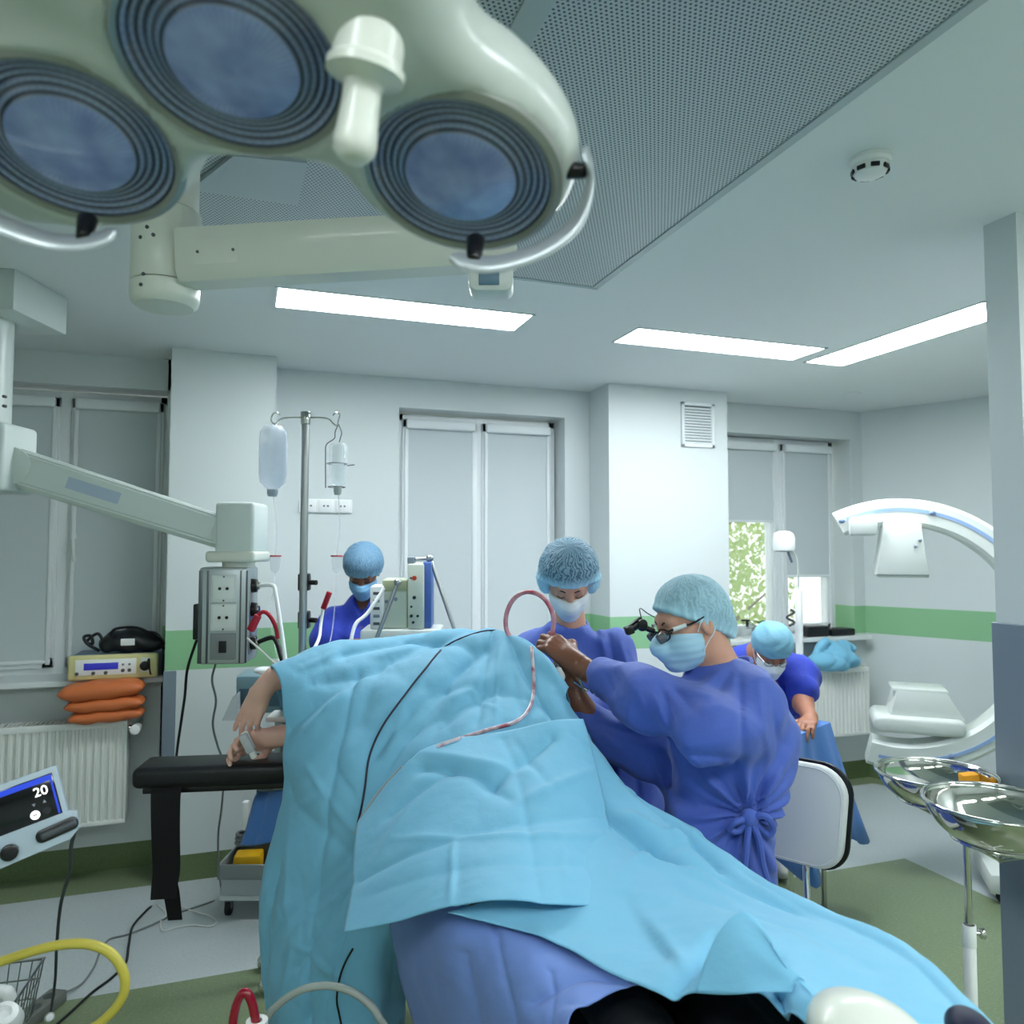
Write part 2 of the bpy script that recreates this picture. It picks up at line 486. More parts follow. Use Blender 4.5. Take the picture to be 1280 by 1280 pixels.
WHITE = mat('white_plastic', (235, 237, 236), 0.3)
GREYC = mat('grey_cable', (120, 126, 126), 0.5)
WHITEC = mat('white_cable', (214, 216, 212), 0.4)
RED = mat('red_plastic', (170, 20, 45), 0.3)
REDGLOSS = mat('red_tubing', (140, 8, 36), 0.12, coat=0.6)
YEL = mat('yellow_hose', (196, 182, 76), 0.35)
YELB = mat('yellow_plastic', (236, 180, 24), 0.45)
ORANGE = mat('orange_leatherette', (205, 112, 62), 0.45, bump=0.1, bscale=90)
GLASSP = mat('glass_pane', (235, 242, 245), 0.02, alpha=0.12, spec=0.5)
LIGHTM = mat('led_diffuser', (250, 252, 252), 0.4, emit=(244, 252, 255), es=30.0)

def blind_mat():
    m, nt, b = new_mat('roller_blind'); b.inputs['Base Color'].default_value = rgb(206, 214, 216); b.inputs['Roughness'].default_value = 0.7
    t = nt.nodes.new('ShaderNodeBsdfTranslucent'); t.inputs[0].default_value = rgb(206, 216, 220)
    mx = nt.nodes.new('ShaderNodeMixShader'); mx.inputs[0].default_value = 0.12
    nt.links.new(b.outputs[0], mx.inputs[1]); nt.links.new(t.outputs[0], mx.inputs[2])
    nt.links.new(mx.outputs[0], nt.nodes['Material Output'].inputs['Surface'])
    return m
BLIND = blind_mat()

# ================================================================== THE ROOM
ZC = 2.70
struct('floor', MB().box((-2.4, -2.0, -0.1), (6.2, 5.0, 0)), FLOORM)
struct('ceiling', MB().box((-2.4, -2.0, ZC), (6.2, 5.0, ZC+0.1)), CEIL)
wb = MB()
YN = 4.55; YB = 4.85
def wallbox(x0, x1, z0, z1): wb.box((x0, YN, z0), (x1, YB, z1))
wallbox(-2.4, -0.36, 0, 0.985); wallbox(-2.4, -0.36, 2.53, ZC); wallbox(-2.4, -2.0, 0.985, 2.53); wallbox(-0.40, -0.30, 0, ZC)
wallbox(-0.30, 0.875, 0, ZC); wallbox(0.875, 1.955, 0, 1.0); wallbox(0.875, 1.955, 2.52, ZC); wallbox(1.955, 2.75, 0, ZC)
wallbox(2.75, 4.27, 0, 1.02); wallbox(2.75, 4.27, 2.49, ZC); wallbox(4.27, 4.9, 0, ZC)
struct('wall_back', wb, WALL)
struct('pillar_1', MB().box((-0.36, 4.27, 0), (0.157, YN-0.001, ZC)), WALL)
struct('pillar_2', MB().box((2.131, 4.27, 0), (2.995, YN-0.001, ZC)), WALL)
struct('trim_1', MB().box((-0.366, 4.264, 0.12), (-0.305, 4.345, 1.05), 0.003), GUARD)
rw = MB().prism([(4.37, 4.56), (5.70, 1.60), (6.0, 1.60), (6.0, 4.9), (4.37, 4.9)], ZC)
struct('wall_right', rw, WALL)
struct('wall_partition', MB().box((2.238, 1.68, 0), (5.72, 1.79, ZC)), WALL)
struct('trim_2', MB().box((2.228, 1.674, 0.0), (2.245, 1.80, 1.43), 0.003), GUARD)
struct('wall_left', MB().box((-2.4, -2.0, 0), (-2.25, 5.0, ZC)), WALL)
struct('wall_near', MB().box((-2.4, -2.0, 0), (6.2, -1.85, ZC)), WALL)
struct('wall_side', MB().box((3.6, -2.0, 0), (3.75, 1.68, ZC)), WALL)

def window(n, x0, x1, z0, z1, sashes, Y=4.70):
    """white pvc window: fixed frame, sashes (x0, x1, blind bottom z, handle?)"""
    f = MB(); w = 0.045
    for lo, hi in (((x0, z0), (x1, z0+w)), ((x0, z1-w), (x1, z1)), ((x0, z0), (x0+w, z1)), ((x1-w, z0), (x1, z1))):
        f.box((lo[0], Y, lo[1]), (hi[0], Y+0.07, hi[1]), 0.004)
    for (_, b_, _, _), (a_, _, _, _) in zip(sashes, sashes[1:]): f.box((b_-.01, Y-.004, z0), (a_+.01, Y+.07, z1), .004)
    root = struct('window_%d' % n, f, PVC)
    for (a, b, zb, side) in sashes:
        s = MB(); sw = 0.058; zz0, zz1 = z0+w*0.8, z1-w*0.8
        for lo, hi in (((a, zz0), (b, zz0+sw)), ((a, zz1-sw), (b, zz1)), ((a, zz0), (a+sw, zz1)), ((b-sw, zz0), (b, zz1))):
            s.box((lo[0], Y-0.018, lo[1]), (hi[0], Y+0.055, hi[1]), 0.006)
        so = obj('sash', s, PVC, root)
        obj('pane', MB().box((a+sw, Y+0.02, zz0+sw), (b-sw, Y+0.026, zz1-sw)), GLASSP, so, 0)
        bl = MB().box((a+sw*0.55, Y-0.026, zb), (b-sw*0.55, Y-0.022, zz1-0.02))
        bo = obj('roller_blind', bl, BLIND, root, 0)
        k = MB().box((a+0.02, Y-0.065, zz1-0.062), (b-0.02, Y-0.02, zz1-0.004), 0.012)
        obj('blind_cassette', k, PVC, bo)
        k = MB().box((a+sw*0.55, Y-0.031, zb-0.012), (b-sw*0.55, Y-0.019, zb+0.006), 0.004)
        obj('bottom_bar', k, PVC, bo)
        r = MB()
        for xx in (a+sw*0.45, b-sw*0.45): r.box((xx-0.011, Y-0.032, zz0+0.02), (xx+0.011, Y-0.018, zz1-0.05), 0.003)
        obj('guide_rail', r, PVC, so)
        if side:
            hx = a+sw*0.5 if side < 0 else b-sw*0.5; hz = z0+(z1-z0)*0.47
            h = MB().box((hx-0.013, Y-0.030, hz-0.035), (hx+0.013, Y-0.016, hz+0.035), 0.004)
            h.box((hx-0.010, Y-0.055, hz-0.008), (hx+0.010, Y-0.028, hz+0.008), 0.003)
            h.tube([(hx, Y-0.05, hz), (hx+0.004, Y-0.056, hz-0.05), (hx+0.012, Y-0.053, hz-0.115)], 0.009, 10)
            obj('window_handle', h, OFFW, root)
    return root
window(1, -1.98, -0.405, 1.0, 2.52, [(-1.94, -0.935, 1.075, 0), (-0.885, -0.425, 1.075, -1)])
window(2, 0.885, 1.945, 1.0, 2.51, [(0.92, 1.405, 1.075, 0), (1.435, 1.915, 1.075, 0)])
window(3, 2.80, 4.235, 1.03, 2.485, [(2.86, 3.70, 1.875, 0), (3.735, 4.20, 1.475, 0)])
struct('trim_3', MB().box((-2.2, 4.43, 0.972), (-0.362, 4.72, 1.003), 0.006), TRIMW)
struct('trim_4', MB().box((2.97, 4.44, 1.015), (4.33, 4.72, 1.047), 0.006), TRIMW)
struct('trim_5', MB().box((0.88, 4.50, 0.985), (1.95, 4.72, 1.012), 0.006), TRIMW)

# laminar flow ceiling panel: frame and perforated plates
fr = MB()
X0, X1, Y0, Y1 = -0.22, 1.31, 0.25, 2.72
fr.box((X1-0.028, Y0, ZC-0.012), (X1, Y1, ZC), 0.002); fr.box((X0, Y0, ZC-0.012), (X0+0.028, Y1, ZC), 0.002)
fr.box((X0, Y1-0.02, ZC-0.012), (X1, Y1, ZC), 0.002); fr.box((X0, Y0, ZC-0.012), (X1, Y0+0.02, ZC), 0.002)
fr.box((0.483, Y0, ZC-0.012), (0.542, Y1, ZC), 0.002)
lp = struct('ceiling_vent_panel', fr, STEELGREY)
for a, b in ((X0+0.028, 0.483), (0.542, X1-0.028)):
    struct('perforated_plate', MB().box((a, Y0+0.02, ZC-0.008), (b, Y1-0.02, ZC-0.001)), PERF, lp)
pl = MB()
pl.prism([(v.x, v.y) for v in (onZ(249, 228, ZC-.02), onZ(292, 194, ZC-.02), onZ(384, 203, ZC-.02), onZ(372, 256, ZC-.02), onZ(249, 238, ZC-.02))], 0.012, Matrix.Translation((0, 0, ZC-0.022)))
struct('lamp_mount_plate', pl, STEELGREY, lp)

# recessed LED panels
def led(loc, along_y, label):
    t = thing('ceiling_light', label, 'ceiling light', loc, 'recessed ceiling light panels')
    L, W = 1.10, 0.27
    if along_y: L, W = W, L
    x, y, z = loc
    f = MB()
    for lo, hi in (((-L/2, -W/2), (L/2, -W/2+0.012)), ((-L/2, W/2-0.012), (L/2, W/2)), ((-L/2, -W/2), (-L/2+0.012, W/2)), ((L/2-0.012, -W/2), (L/2, W/2))):
        f.box((x+lo[0], y+lo[1], z-0.004), (x+hi[0], y+hi[1], z+0.0))
    obj('frame', f, PVC, t, 0)
    obj('diffuser', MB().box((x-L/2+0.012, y-W/2+0.012, z-0.003), (x+L/2-0.012, y+W/2-0.012, z-0.001)), LIGHTM, t, 0)
    return t
led((0.655, 3.262, ZC), False, 'long lit ceiling panel behind the lamp arm, above the drip stand')
led((2.275, 3.285, ZC), False, 'lit ceiling panel in front of the pillar with the vent grille')
led((3.045, 2.885, ZC), True, 'lit ceiling panel running towards the viewer beside the grey partition')
led((0.655, -0.30, ZC), False, 'added unseen ceiling panel lighting the near end of the room')  # near row is unseen, added to brighten the drapes and front
led((2.275, -0.30, ZC), False, 'added unseen ceiling panel lighting the near end by the side wall')  # second unseen panel of the added near row

led((-0.965, -0.30, ZC), False, 'added unseen ceiling panel brightening the left part of the room')  # unseen, added to lift the dim left side
led((3.045, .30, ZC), True, 'added unseen ceiling panel beside the side wall, nearer than the grey partition')  # unseen, added for more light on the front
# smoke detector, ceiling spot, wall vent, wall sockets
c = Vector((1.565, 1.575, ZC))
t = thing('smoke_detector', 'round white smoke detector on the ceiling', 'smoke detector', c)
b = MB().lathe([(0, 0), (0.052, 0), (0.055, -0.012), (0.050, -0.020), (0.047, -0.021)], Matrix.Translation(c), 40)
obj('base', b, WHITE, t)
b = MB().lathe([(0.046, -0.018), (0.046, -0.030), (0.038, -0.044), (0.020, -0.050), (0, -0.050)], Matrix.Translation(c), 40)
obj('sensor_head', b, WHITE, t)
for k in range(8):
    a = k*PI/4+0.3
    M = Matrix.Translation(c)@Matrix.Rotation(a, 4, 'Z')
    s = obj('smoke_slot', MB().box((0.0415, -0.011, -0.041), (0.0475, 0.011, -0.030), 0.001, M), BLACKG, t)
b = obj('ceiling_spot', MB().lathe([(0, -0.004), (0.035, -0.004), (0.042, -0.008), (0.052, -0.004), (0.054, 0), (0, 0)], Matrix.Translation((3.80, 4.02, ZC)), 32), PVC)
tag(b, 'small round recessed ceiling spot near the far right corner', 'ceiling spot')
vx0, vx1, vz0, vz1 = 2.645, 2.89, 2.325, 2.615
t = thing('vent_grille', 'white louvred air vent grille high on the pillar', 'vent', ((vx0+vx1)/2, 4.27, vz0))
f = MB()
for lo, hi in (((vx0, vz0), (vx1, vz0+0.022)), ((vx0, vz1-0.022), (vx1, vz1)), ((vx0, vz0), (vx0+0.022, vz1)), ((vx1-0.022, vz0), (vx1, vz1))):
    f.box((lo[0], 4.255, lo[1]), (hi[0], 4.27, hi[1]), 0.003)
obj('frame', f, PVC, t)
obj('backing', MB().box((vx0+0.02, 4.268, vz0+0.02), (vx1-0.02, 4.27, vz1-0.02)), mat('vent_dark', (92, 102, 108), 0.6), t, 0)
for k in range(13):
    z = vz0+0.03+k*0.0185
    obj('louvre', MB().box((vx0+0.02, -0.004, -0.0062), (vx1-0.02, 0.004, 0.0062), 0.001, Matrix.Translation((0, 4.262, z))@Matrix.Rotation(0.5, 4, 'X')), PVC, t)
t = thing('wall_socket_strip', 'white strip of wall sockets behind the drip stand', 'wall socket', (0.44, 4.55, 1.86))
obj('plate', MB().box((0.30, 4.535, 1.875), (0.60, 4.55, 1.955), 0.004), WHITE, t)
for k in range(3):
    x = 0.355+k*0.095
    so = obj('socket', MB().box((x-0.040, 4.531, 1.879), (x+0.040, 4.537, 1.951), 0.003), WHITE, t)
    h = MB()
    for dx in (-0.011, 0.011): h.cyl((x+dx, 4.5315, 1.915), (x+dx, 4.529, 1.915), 0.0055, seg=12)
    obj('socket_hole', h, DARKSTEEL, so)

# outside the far window: garden trees and bright sky
def leaf_mat():
    m, nt, b = new_mat('leaves'); b.inputs['Roughness'].default_value = 0.6
    g = nt.nodes.new('ShaderNodeNewGeometry'); n = nt.nodes.new('ShaderNodeTexNoise'); n.inputs['Scale'].default_value = 3
    nt.links.new(g.outputs['Position'], n.inputs['Vector'])
    nt.links.new(mix_col(nt, n.outputs['Fac'], rgb(150, 178, 112), rgb(222, 228, 170)), b.inputs['Base Color'])
    t = nt.nodes.new('ShaderNodeBsdfTranslucent'); t.inputs[0].default_value = rgb(190, 215, 110)
    mx = nt.nodes.new('ShaderNodeMixShader'); mx.inputs[0].default_value = 0.4
    nt.links.new(b.outputs[0], mx.inputs[1]); nt.links.new(t.outputs[0], mx.inputs[2])
    nt.links.new(mx.outputs[0], nt.nodes['Material Output'].inputs['Surface'])
    return m
LEAF = leaf_mat(); BARK = mat('bark', (150, 135, 110), 0.8, var=0.2)
def garden_tree(x, y, hgt, label, seed):
    rng = random.Random(seed)
    t = thing('garden_tree', label, 'tree', (x, y, -0.6), 'trees outside the window')
    tr = MB().tube([(x, y, -0.6), (x+0.05, y, 0.6), (x-0.05, y+0.05, 1.6), (x+0.05, y, hgt)], lambda s: 0.075*(1-s)+0.02, 10)
    for _ in range(5):
        z = rng.uniform(0.7, hgt-0.4); a = rng.uniform(0, 6.28)
        tr.tube([(x, y, z), (x+0.3*math.cos(a), y+0.3*math.sin(a), z+0.25), (x+0.7*math.cos(a), y+0.7*math.sin(a), z+0.6)], lambda s: 0.03*(1-s)+0.006, 8)
    obj('trunk', tr, BARK, t)
    b = bmesh.new()
    for _ in range(3800):
        r = rng.random()**0.5; a = rng.uniform(0, 6.28)
        c = Vector((x+0.95*r*math.cos(a), y+0.8*r*math.sin(a), rng.uniform(0.5, hgt+0.5)))
        n = Vector((rng.uniform(-1, 1), rng.uniform(-1, 1), rng.uniform(-.5, 1))).normalized(); u = n.orthogonal().normalized(); w = n.cross(u); s = rng.uniform(0.025, 0.055)
        b.faces.new([b.verts.new(c+u*s), b.verts.new(c+w*s*0.55+n*0.012), b.verts.new(c-u*s), b.verts.new(c-w*s*0.55+n*0.012)])
    o = obj('foliage', b, LEAF, t, 0)
garden_tree(4.75, 7.1, 2.6, 'leafy green tree seen through the open lower left window pane', 3)
garden_tree(5.5, 8.6, 2.9, 'paler tree farther off outside the window', 5)
gp = struct('ground_outside', MB().box((-6, 4.9, -0.75), (14, 16, -0.6)), mat('lawn', (150, 175, 110), 0.9, var=0.2))

# ================================================================== CAMERA, LIGHT
cd = bpy.data.cameras.new('camera'); co = bpy.data.objects.new('camera', cd); COL.objects.link(co)
co.location = CAM
co.rotation_euler = Matrix((CR, CU, -CF)).transposed().to_euler()
cd.sensor_width = 36.0; cd.sensor_fit = 'HORIZONTAL'; cd.lens = FPX/1280*36.0
cd.clip_start = 0.02; cd.clip_end = 100
SC.camera = co
cd.dof.use_dof = True; cd.dof.focus_distance = 2.4; cd.dof.aperture_fstop = 4.0
w = bpy.data.worlds.new('sky'); SC.world = w; w.use_nodes = True
bg = w.node_tree.nodes['Background']
st = w.node_tree.nodes.new('ShaderNodeTexSky'); st.sky_type = 'HOSEK_WILKIE'; st.turbidity = 5; st.ground_albedo = 0.4
st.sun_direction = Vector((0.5, 0.3, 0.75)).normalized()
mixw = w.node_tree.nodes.new('ShaderNodeMix'); mixw.data_type = 'RGBA'; mixw.inputs[0].default_value = 0.75; mixw.inputs[7].default_value = rgb(240, 246, 250)
w.node_tree.links.new(st.outputs[0], mixw.inputs[6]); w.node_tree.links.new(mixw.outputs[2], bg.inputs[0])
bg.inputs[1].default_value = 2.2
SC.view_settings.view_transform = 'Standard'; SC.view_settings.look = 'None'
SC.view_settings.exposure = 0.16; SC.view_settings.gamma = 1.0
try: SC.view_settings.use_curve_mapping = False
except Exception: pass
# ================================================================== OPERATING LAMP
def lens_normal(x, y, ci, deg):
    v = ray(x, y).normalized(); Rv = (CR-v*CR.dot(v)).normalized(); Dv = v.cross(Rv)
    if Dv.dot(CU) > 0: Dv = -Dv
    si = math.sqrt(1-ci*ci); a = math.radians(deg)
    return (v*-ci+Rv*(-si*math.sin(a))+Dv*(si*math.cos(a))).normalized()
def lens_mat():
    m, nt, b = new_mat('fresnel_lens'); b.inputs['Roughness'].default_value = 0.16; b.inputs['Coat Weight'].default_value = 0.8
    b.inputs['Coat Roughness'].default_value = 0.04
    tc = nt.nodes.new('ShaderNodeTexCoord'); sp = nt.nodes.new('ShaderNodeSeparateXYZ'); nt.links.new(tc.outputs['Object'], sp.inputs[0])
    attr = nt.nodes.new('ShaderNodeAttribute'); attr.attribute_name = 'radial'
    ra = nt.nodes.new('ShaderNodeSeparateColor'); nt.links.new(attr.outputs['Color'], ra.inputs[0])
    r = ra.outputs[0]; ang = ra.outputs[1]
    ring = math_node(nt, 'SINE', math_node(nt, 'MULTIPLY', r, 88.0))
    ring = math_node(nt, 'MULTIPLY_ADD', ring, 0.5, 0.5)
    spoke = math_node(nt, 'MULTIPLY_ADD', math_node(nt, 'SINE', math_node(nt, 'MULTIPLY', ang, 2*PI*60)), 0.5, 0.5)
    outer = mix_col(nt, ring, rgb(30, 36, 52), rgb(150, 166, 204))
    outer = mix_col(nt, math_node(nt, 'MULTIPLY', spoke, 0.25), outer, rgb(88, 92, 130))
    inner = mix_col(nt, math_node(nt, 'MULTIPLY', spoke, 0.3), rgb(158, 176, 232), rgb(216, 220, 244))
    n = nt.nodes.new('ShaderNodeTexNoise'); n.inputs['Scale'].default_value = 22; nt.links.new(tc.outputs['Object'], n.inputs['Vector'])
    inner = mix_col(nt, math_node(nt, 'MULTIPLY_ADD', n.outputs['Fac'], 2.2, -0.7), inner, rgb(112, 128, 190))  # pale and darker patches paint glassy reflections into the lens colour
    f = math_node(nt, 'GREATER_THAN', r, 0.60)
    nt.links.new(mix_col(nt, f, inner, outer), b.inputs['Base Color'])
    return m
LENS = lens_mat()
LR = 0.108
lenses = [(576, 222, .90, .62, 22), (292, 80, .775, .62, 17), (90, 181, .86, .66, 16)]
Lc = [(P(x, y, d), lens_normal(x, y, ci, a)) for x, y, d, ci, a in lenses]
lampc = P(400, -40, .92)
lamp = thing('operating_lamp', 'big cream ceiling lamp head with round dark lenses and centre handle', 'operating lamp', lampc)
pn = (Lc[0][0]-Lc[1][0]).cross(Lc[2][0]-Lc[1][0]).normalized()
if pn.z > 0: pn = -pn
Lc = [(c, (n*.45+pn*.55).normalized()) for c, n in Lc]
pu = Vector((0, 0, 1)).cross(pn).normalized(); pv = pn.cross(pu); po = Lc[0][0]
def on_pl(x, y): r = ray(x, y); return CAM+r*((po-CAM).dot(pn)/r.dot(pn))
outline = [on_pl(x, y) for x, y in ((214, 236), (252, 206), (299, 195), (345, 199), (383, 207), (425, 226), (470, 268), (520, 300), (590, 312), (655, 290), (686, 240), (682, 185), (662, 130), (630, 92), (596, 72), (560, 52), (535, 22), (522, -30), (500, -110), (300, -200), (60, -150), (-70, -20), (-60, 150), (-40, 250), (30, 288), (110, 292), (170, 272))]
poly2 = np.array([((q-po).dot(pu), (q-po).dot(pv)) for q in outline])
def slab(p, hz=.048, rr=.030):
    q = p-np.array(po); x = q@np.array(pu); y = q@np.array(pv); z = q@np.array(pn)
    d = np.full(x.shape, 1e9); ins = np.zeros(x.shape, bool)
    for (x0, y0), (x1, y1) in zip(poly2, np.roll(poly2, -1, 0)):
        ex, ey = x1-x0, y1-y0; t = np.clip(((x-x0)*ex+(y-y0)*ey)/(ex*ex+ey*ey), 0, 1)
        d = np.minimum(d, (x-x0-t*ex)**2+(y-y0-t*ey)**2)
        c = (y0 > y) != (y1 > y)
        xi = x0+(y-y0)/np.where(c, (y1-y0), 1)*ex
        ins ^= c & (x < xi)
    d2 = np.sqrt(d)*np.where(ins, -1, 1)+rr; dz = np.abs(z+hz-.004)-hz+rr
    return np.minimum(np.maximum(d2, dz), 0)+np.sqrt(np.maximum(d2, 0)**2+np.maximum(dz, 0)**2)-rr
prims = [('f', slab, .03, '+')]
for c, n in Lc:
    fr_ = frame_to((0, 0, 0), n)
    Rl = np.array([fr_.col[0][:3], fr_.col[1][:3], fr_.col[2][:3]]).T
    prims.append(e_(c-n*0.045, (.136, .136, .080), Rl, .035))
hub = on_pl(450, 10)-pn*.05; prims.append(e_(hub, (.10, .10, .07), np.array((pu, pv, pn)).T, .05))
for c, n in Lc: prims.append(c_(c-n*.004, c+n*.12, LR+.004, LR+.004, .004, '-'))
body('housing', prims, .0075, LAMP_SHADED, lamp, bounds=(np.min([np.array(q) for q in outline], 0)-.13, np.max([np.array(q) for q in outline], 0)+.19), relax=4)
GUNM = mat('lamp_rim', (150, 154, 148), 0.3, metal=0.4)
for c, n in Lc:
    M = frame_to(c, c+n)
    prof = [(0, .010)]
    rad = np.linspace(0.002, LR, 64)
    for r in rad:
        q = r/LR
        z = .010*(1-(q/0.6)**2)*0.8+.004 if q < .6 else .003-.014*math.sin(PI*(q-.6)/.4)*.6+.0016*math.sin(q*88)
        prof.append((r, z))
    lb = MB().lathe(prof, M, 72)
    lo_ = obj('lens', lb, LENS, lamp)
    me = lo_.data; ca = me.color_attributes.new('radial', 'FLOAT_COLOR', 'POINT')
    Mi = M.inverted(); off = origin_of(lamp)
    for i, v in enumerate(me.vertices):
        q = Mi@(v.co+off); ca.data[i].color = (math.hypot(q.x, q.y)/LR, math.atan2(q.y, q.x)/(2*PI)+.5, 0, 1)
    obj('lens_rim', MB().lathe([(LR-.001, -.006), (LR-.001, .004), (LR+.004, .007), (LR+.012, .003), (LR+.013, -.014), (LR-.001, -.014)], M, 72), GUNM, lo_)
# sterile handle
hb = on_pl(464, 40)+pn*.012; db = (hb-CAM).dot(CF); ht = P(440, 206, db+.012)
hd = (ht-hb).normalized(); M = frame_to(hb, ht); L = (ht-hb).length
prof = [(0, -.02), (.034, -.02), (.034, .022), (.038, .026), (.038, .034), (.030, .038), (.020, .042)]
for q in np.linspace(0, 1, 8): prof.append((.0185+.003*q*q, .045+(L-.065)*q))
for q in np.linspace(0.15, 1, 8): prof.append((.0215*math.cos(q*PI/2), L-.020+.020*math.sin(q*PI/2)))
obj('centre_handle', MB().lathe(prof, M, 40), CREAM, lamp)
# silver grip rails round the outer lobes
def rail(pts, mounts, name='grip_rail'):
    c = spline([P(*q) for q in pts], 10)
    b = bmesh.new(); rings = []
    cen = sum(c, Vector())/len(c)
    for i, p in enumerate(c):
        t = (c[min(i+1, len(c)-1)]-c[max(i-1, 0)]).normalized(); nn = pn-t*pn.dot(t); nn.normalize(); s = t.cross(nn)
        w = .0135*min(1, .35+min(i, len(c)-1-i)*.25)
        rings.append([b.verts.new(p+s*(.0045*math.cos(a))+nn*(w*math.sin(a))) for a in np.linspace(0, 2*PI, 12, endpoint=False)])
    for A, B in zip(rings, rings[1:]):
        for k in range(12): b.faces.new((A[k], A[(k+1) % 12], B[(k+1) % 12], B[k]))
    b.faces.new(rings[0]); b.faces.new(rings[-1][::-1])
    bmesh.ops.recalc_face_normals(b, faces=b.faces[:])
    o = obj(name, b, ALU, lamp)
    for a, e in mounts:
        A, E = P(*a), P(*e); mm = MB(); mm.cyl(A, E, .012, .0085, 16, .002)
        obj('rail_mount', mm, BLACKG, o)
rail([(731, 184, .89), (738, 225, .89), (722, 275, .895), (690, 305, .90), (650, 323, .905), (605, 331, .91), (563, 322, .91)],
     [((684, 212, .91), (732, 214, .89)), ((595, 300, .93), (592, 326, .91))])
rail([(146, 290, .88), (115, 302, .88), (70, 303, .88), (30, 292, .875), (-20, 270, .87), (-60, 235, .86)],
     [((110, 275, .90), (105, 299, .88)), ((-30, 225, .9), (-45, 248, .865))])

# lamp boom: post on the ceiling, horizontal arm, joint with a small display
pc = P(208, 300, 1.9)
boom = thing('lamp_boom', 'cream ceiling post and horizontal arm carrying the operating lamp', 'lamp arm', (pc.x, pc.y, ZC-.022))
zb = P(208, 386, 1.9).z; zt = ZC-.022
def vc(z0, z1, r, bev=.004, seg=40): return MB().cyl((pc.x, pc.y, z0), (pc.x, pc.y, z1), r, seg=seg, bevel=bev)
obj('post', vc(zb+.24, zt, .074), CREAM, boom)
k = vc(zb+.055, zb+.238, .080)
obj('joint_housing', k, CREAM, boom)
obj('bottom_cap', MB().lathe([(0, 0), (.066, 0), (.076, .008), (.080, .022), (.080, .053), (0, .053)], Matrix.Translation((pc.x, pc.y, zb)), 40), CREAM, boom)
for dx, dy in ((190, 288), (196, 298), (183, 300), (188, 347), (186, 360)):
    q = P(dx, dy, 1.84); a = Vector((q.x-pc.x, q.y-pc.y, 0)).normalized()
    s = Vector((pc.x, pc.y, q.z))+a*.0795
    obj('screw', MB().cyl(s, s+a*.0025, .0045, seg=12), DARKSTEEL, boom)
A0, A1 = P(228, 327, 1.86), P(645, 302, 1.86)
ax = (A1-A0); al = ax.length; ax.normalize(); side = ax.cross(Vector((0, 0, 1))).normalized(); upv = side.cross(ax)
Ma = basis(A0, side, upv, ax)
obj('arm', MB().prism([(-.032, -.062), (.032, -.062), (.050, -.040), (.050, .062), (-.050, .062), (-.050, -.040)], al, Ma, .008), CREAM, boom)
q0 = P(256, 319, 1.80)
Mc = basis(q0-side*0, ax, upv, -side if side.dot(CF) > 0 else side)
cov = MB(); fx = (P(229, 320, 1.8)-P(283, 318, 1.8)).length
sgn = -1 if side.dot(CF) > 0 else 1
Mc = basis(A0+ax*.10+side*(sgn*.0495), ax, upv, side*sgn)
obj('arm_cover', MB().prism(rrect(.105, .062, .006), .0022, Mc, .0008), CREAM, boom)
for dx in (-.042, .042): obj('cover_screw', MB().cyl(Mc@Vector((dx, 0, .002)), Mc@Vector((dx, 0, .0045)), .0036, seg=10), DARKSTEEL, boom)
# end joint under the arm
E0, E1 = P(612, 338, 1.84), P(616, 362, 1.84)
Me = facing(P(614, 347, 1.83), -CF)
en = obj('end_joint', MB().prism(rrect(.105, .085, .022), .09, Me@Matrix.Translation((0, 0, -.05)), .008), OFFW, boom)
obj('display', MB().box((-.028, -.030, .041), (.020, .004, .0435), .002, Me), mat('blue_grey_display', (84, 120, 142), .25), en)
yk = MB().tube([A1-ax*.03+upv*.03, P(640, 225, 1.7), P(540, 40, 1.40), P(445, -60, 1.14)], .030, 16)
obj('yoke', yk, CREAM, boom)

# ================================================================== CEILING PENDANT WITH SOCKET COLUMN
pb = P(10, 400, 3.0)
pend = thing('ceiling_pendant', 'white ceiling pendant with slanting arm and column of power sockets', 'ceiling pendant', (pb.x, pb.y, ZC))
bx = MB(); Mx = facing((pb.x, pb.y, 0), Vector((-.33, -.944, 0)))
bx.box((-.28, 2.545, -.18), (.125, ZC, .16), .006, basis((pb.x, pb.y, 0), CR, (0, 0, 1), CR.cross(Vector((0, 0, 1)))))
obj('ceiling_box', bx, ARMW, pend)
zj = P(0, 530, 2.85).z
obj('drop_column', MB().cyl((pb.x-.06, pb.y, zj), (pb.x-.06, pb.y, 2.55), .082, seg=36), ARMW, pend)
J = P(0, 573, 2.75)
MJ = basis(J, CR, (0, 0, 1), CR.cross(Vector((0, 0, 1))))
obj('elbow_block', MB().box((-.14, -.125, -.10), (.075, .118, .10), .018, MJ, 3), ARMW, pend)
for y in (496, 508): 
    s = P(7, y, 2.86); obj('screw', MB().cyl(s, s-CF*.012, .006, seg=12), DARKSTEEL, pend)
a0, a1 = P(22, 584, 2.76), P(288, 668, 2.86)
ax2 = (a1-a0); l2 = ax2.length; ax2.normalize(); sd2 = ax2.cross(Vector((0, 0, 1))).normalized(); up2 = sd2.cross(ax2)
M2 = basis(a0, sd2, up2, ax2)
sec = [(-.035, -.072), (.035, -.072), (.052, -.05), (.052, .055), (.040, .068), (-.040, .068), (-.052, .055), (-.052, -.05)]
b = bmesh.new(); r0 = [b.verts.new(M2@Vector((x, y, 0))) for x, y in sec]; r1 = [b.verts.new(M2@Vector((x*.9, y*.86, l2))) for x, y in sec]
b.faces.new(r0[::-1]); b.faces.new(r1)
for k in range(8): b.faces.new((r0[k], r0[(k+1) % 8], r1[(k+1) % 8], r1[k]))
bmesh.ops.recalc_face_normals(b, faces=b.faces[:]); bmesh.ops.bevel(b, geom=b.edges[:], offset=.006, segments=2, affect='EDGES')
obj('spring_arm', b, ARMW, pend)
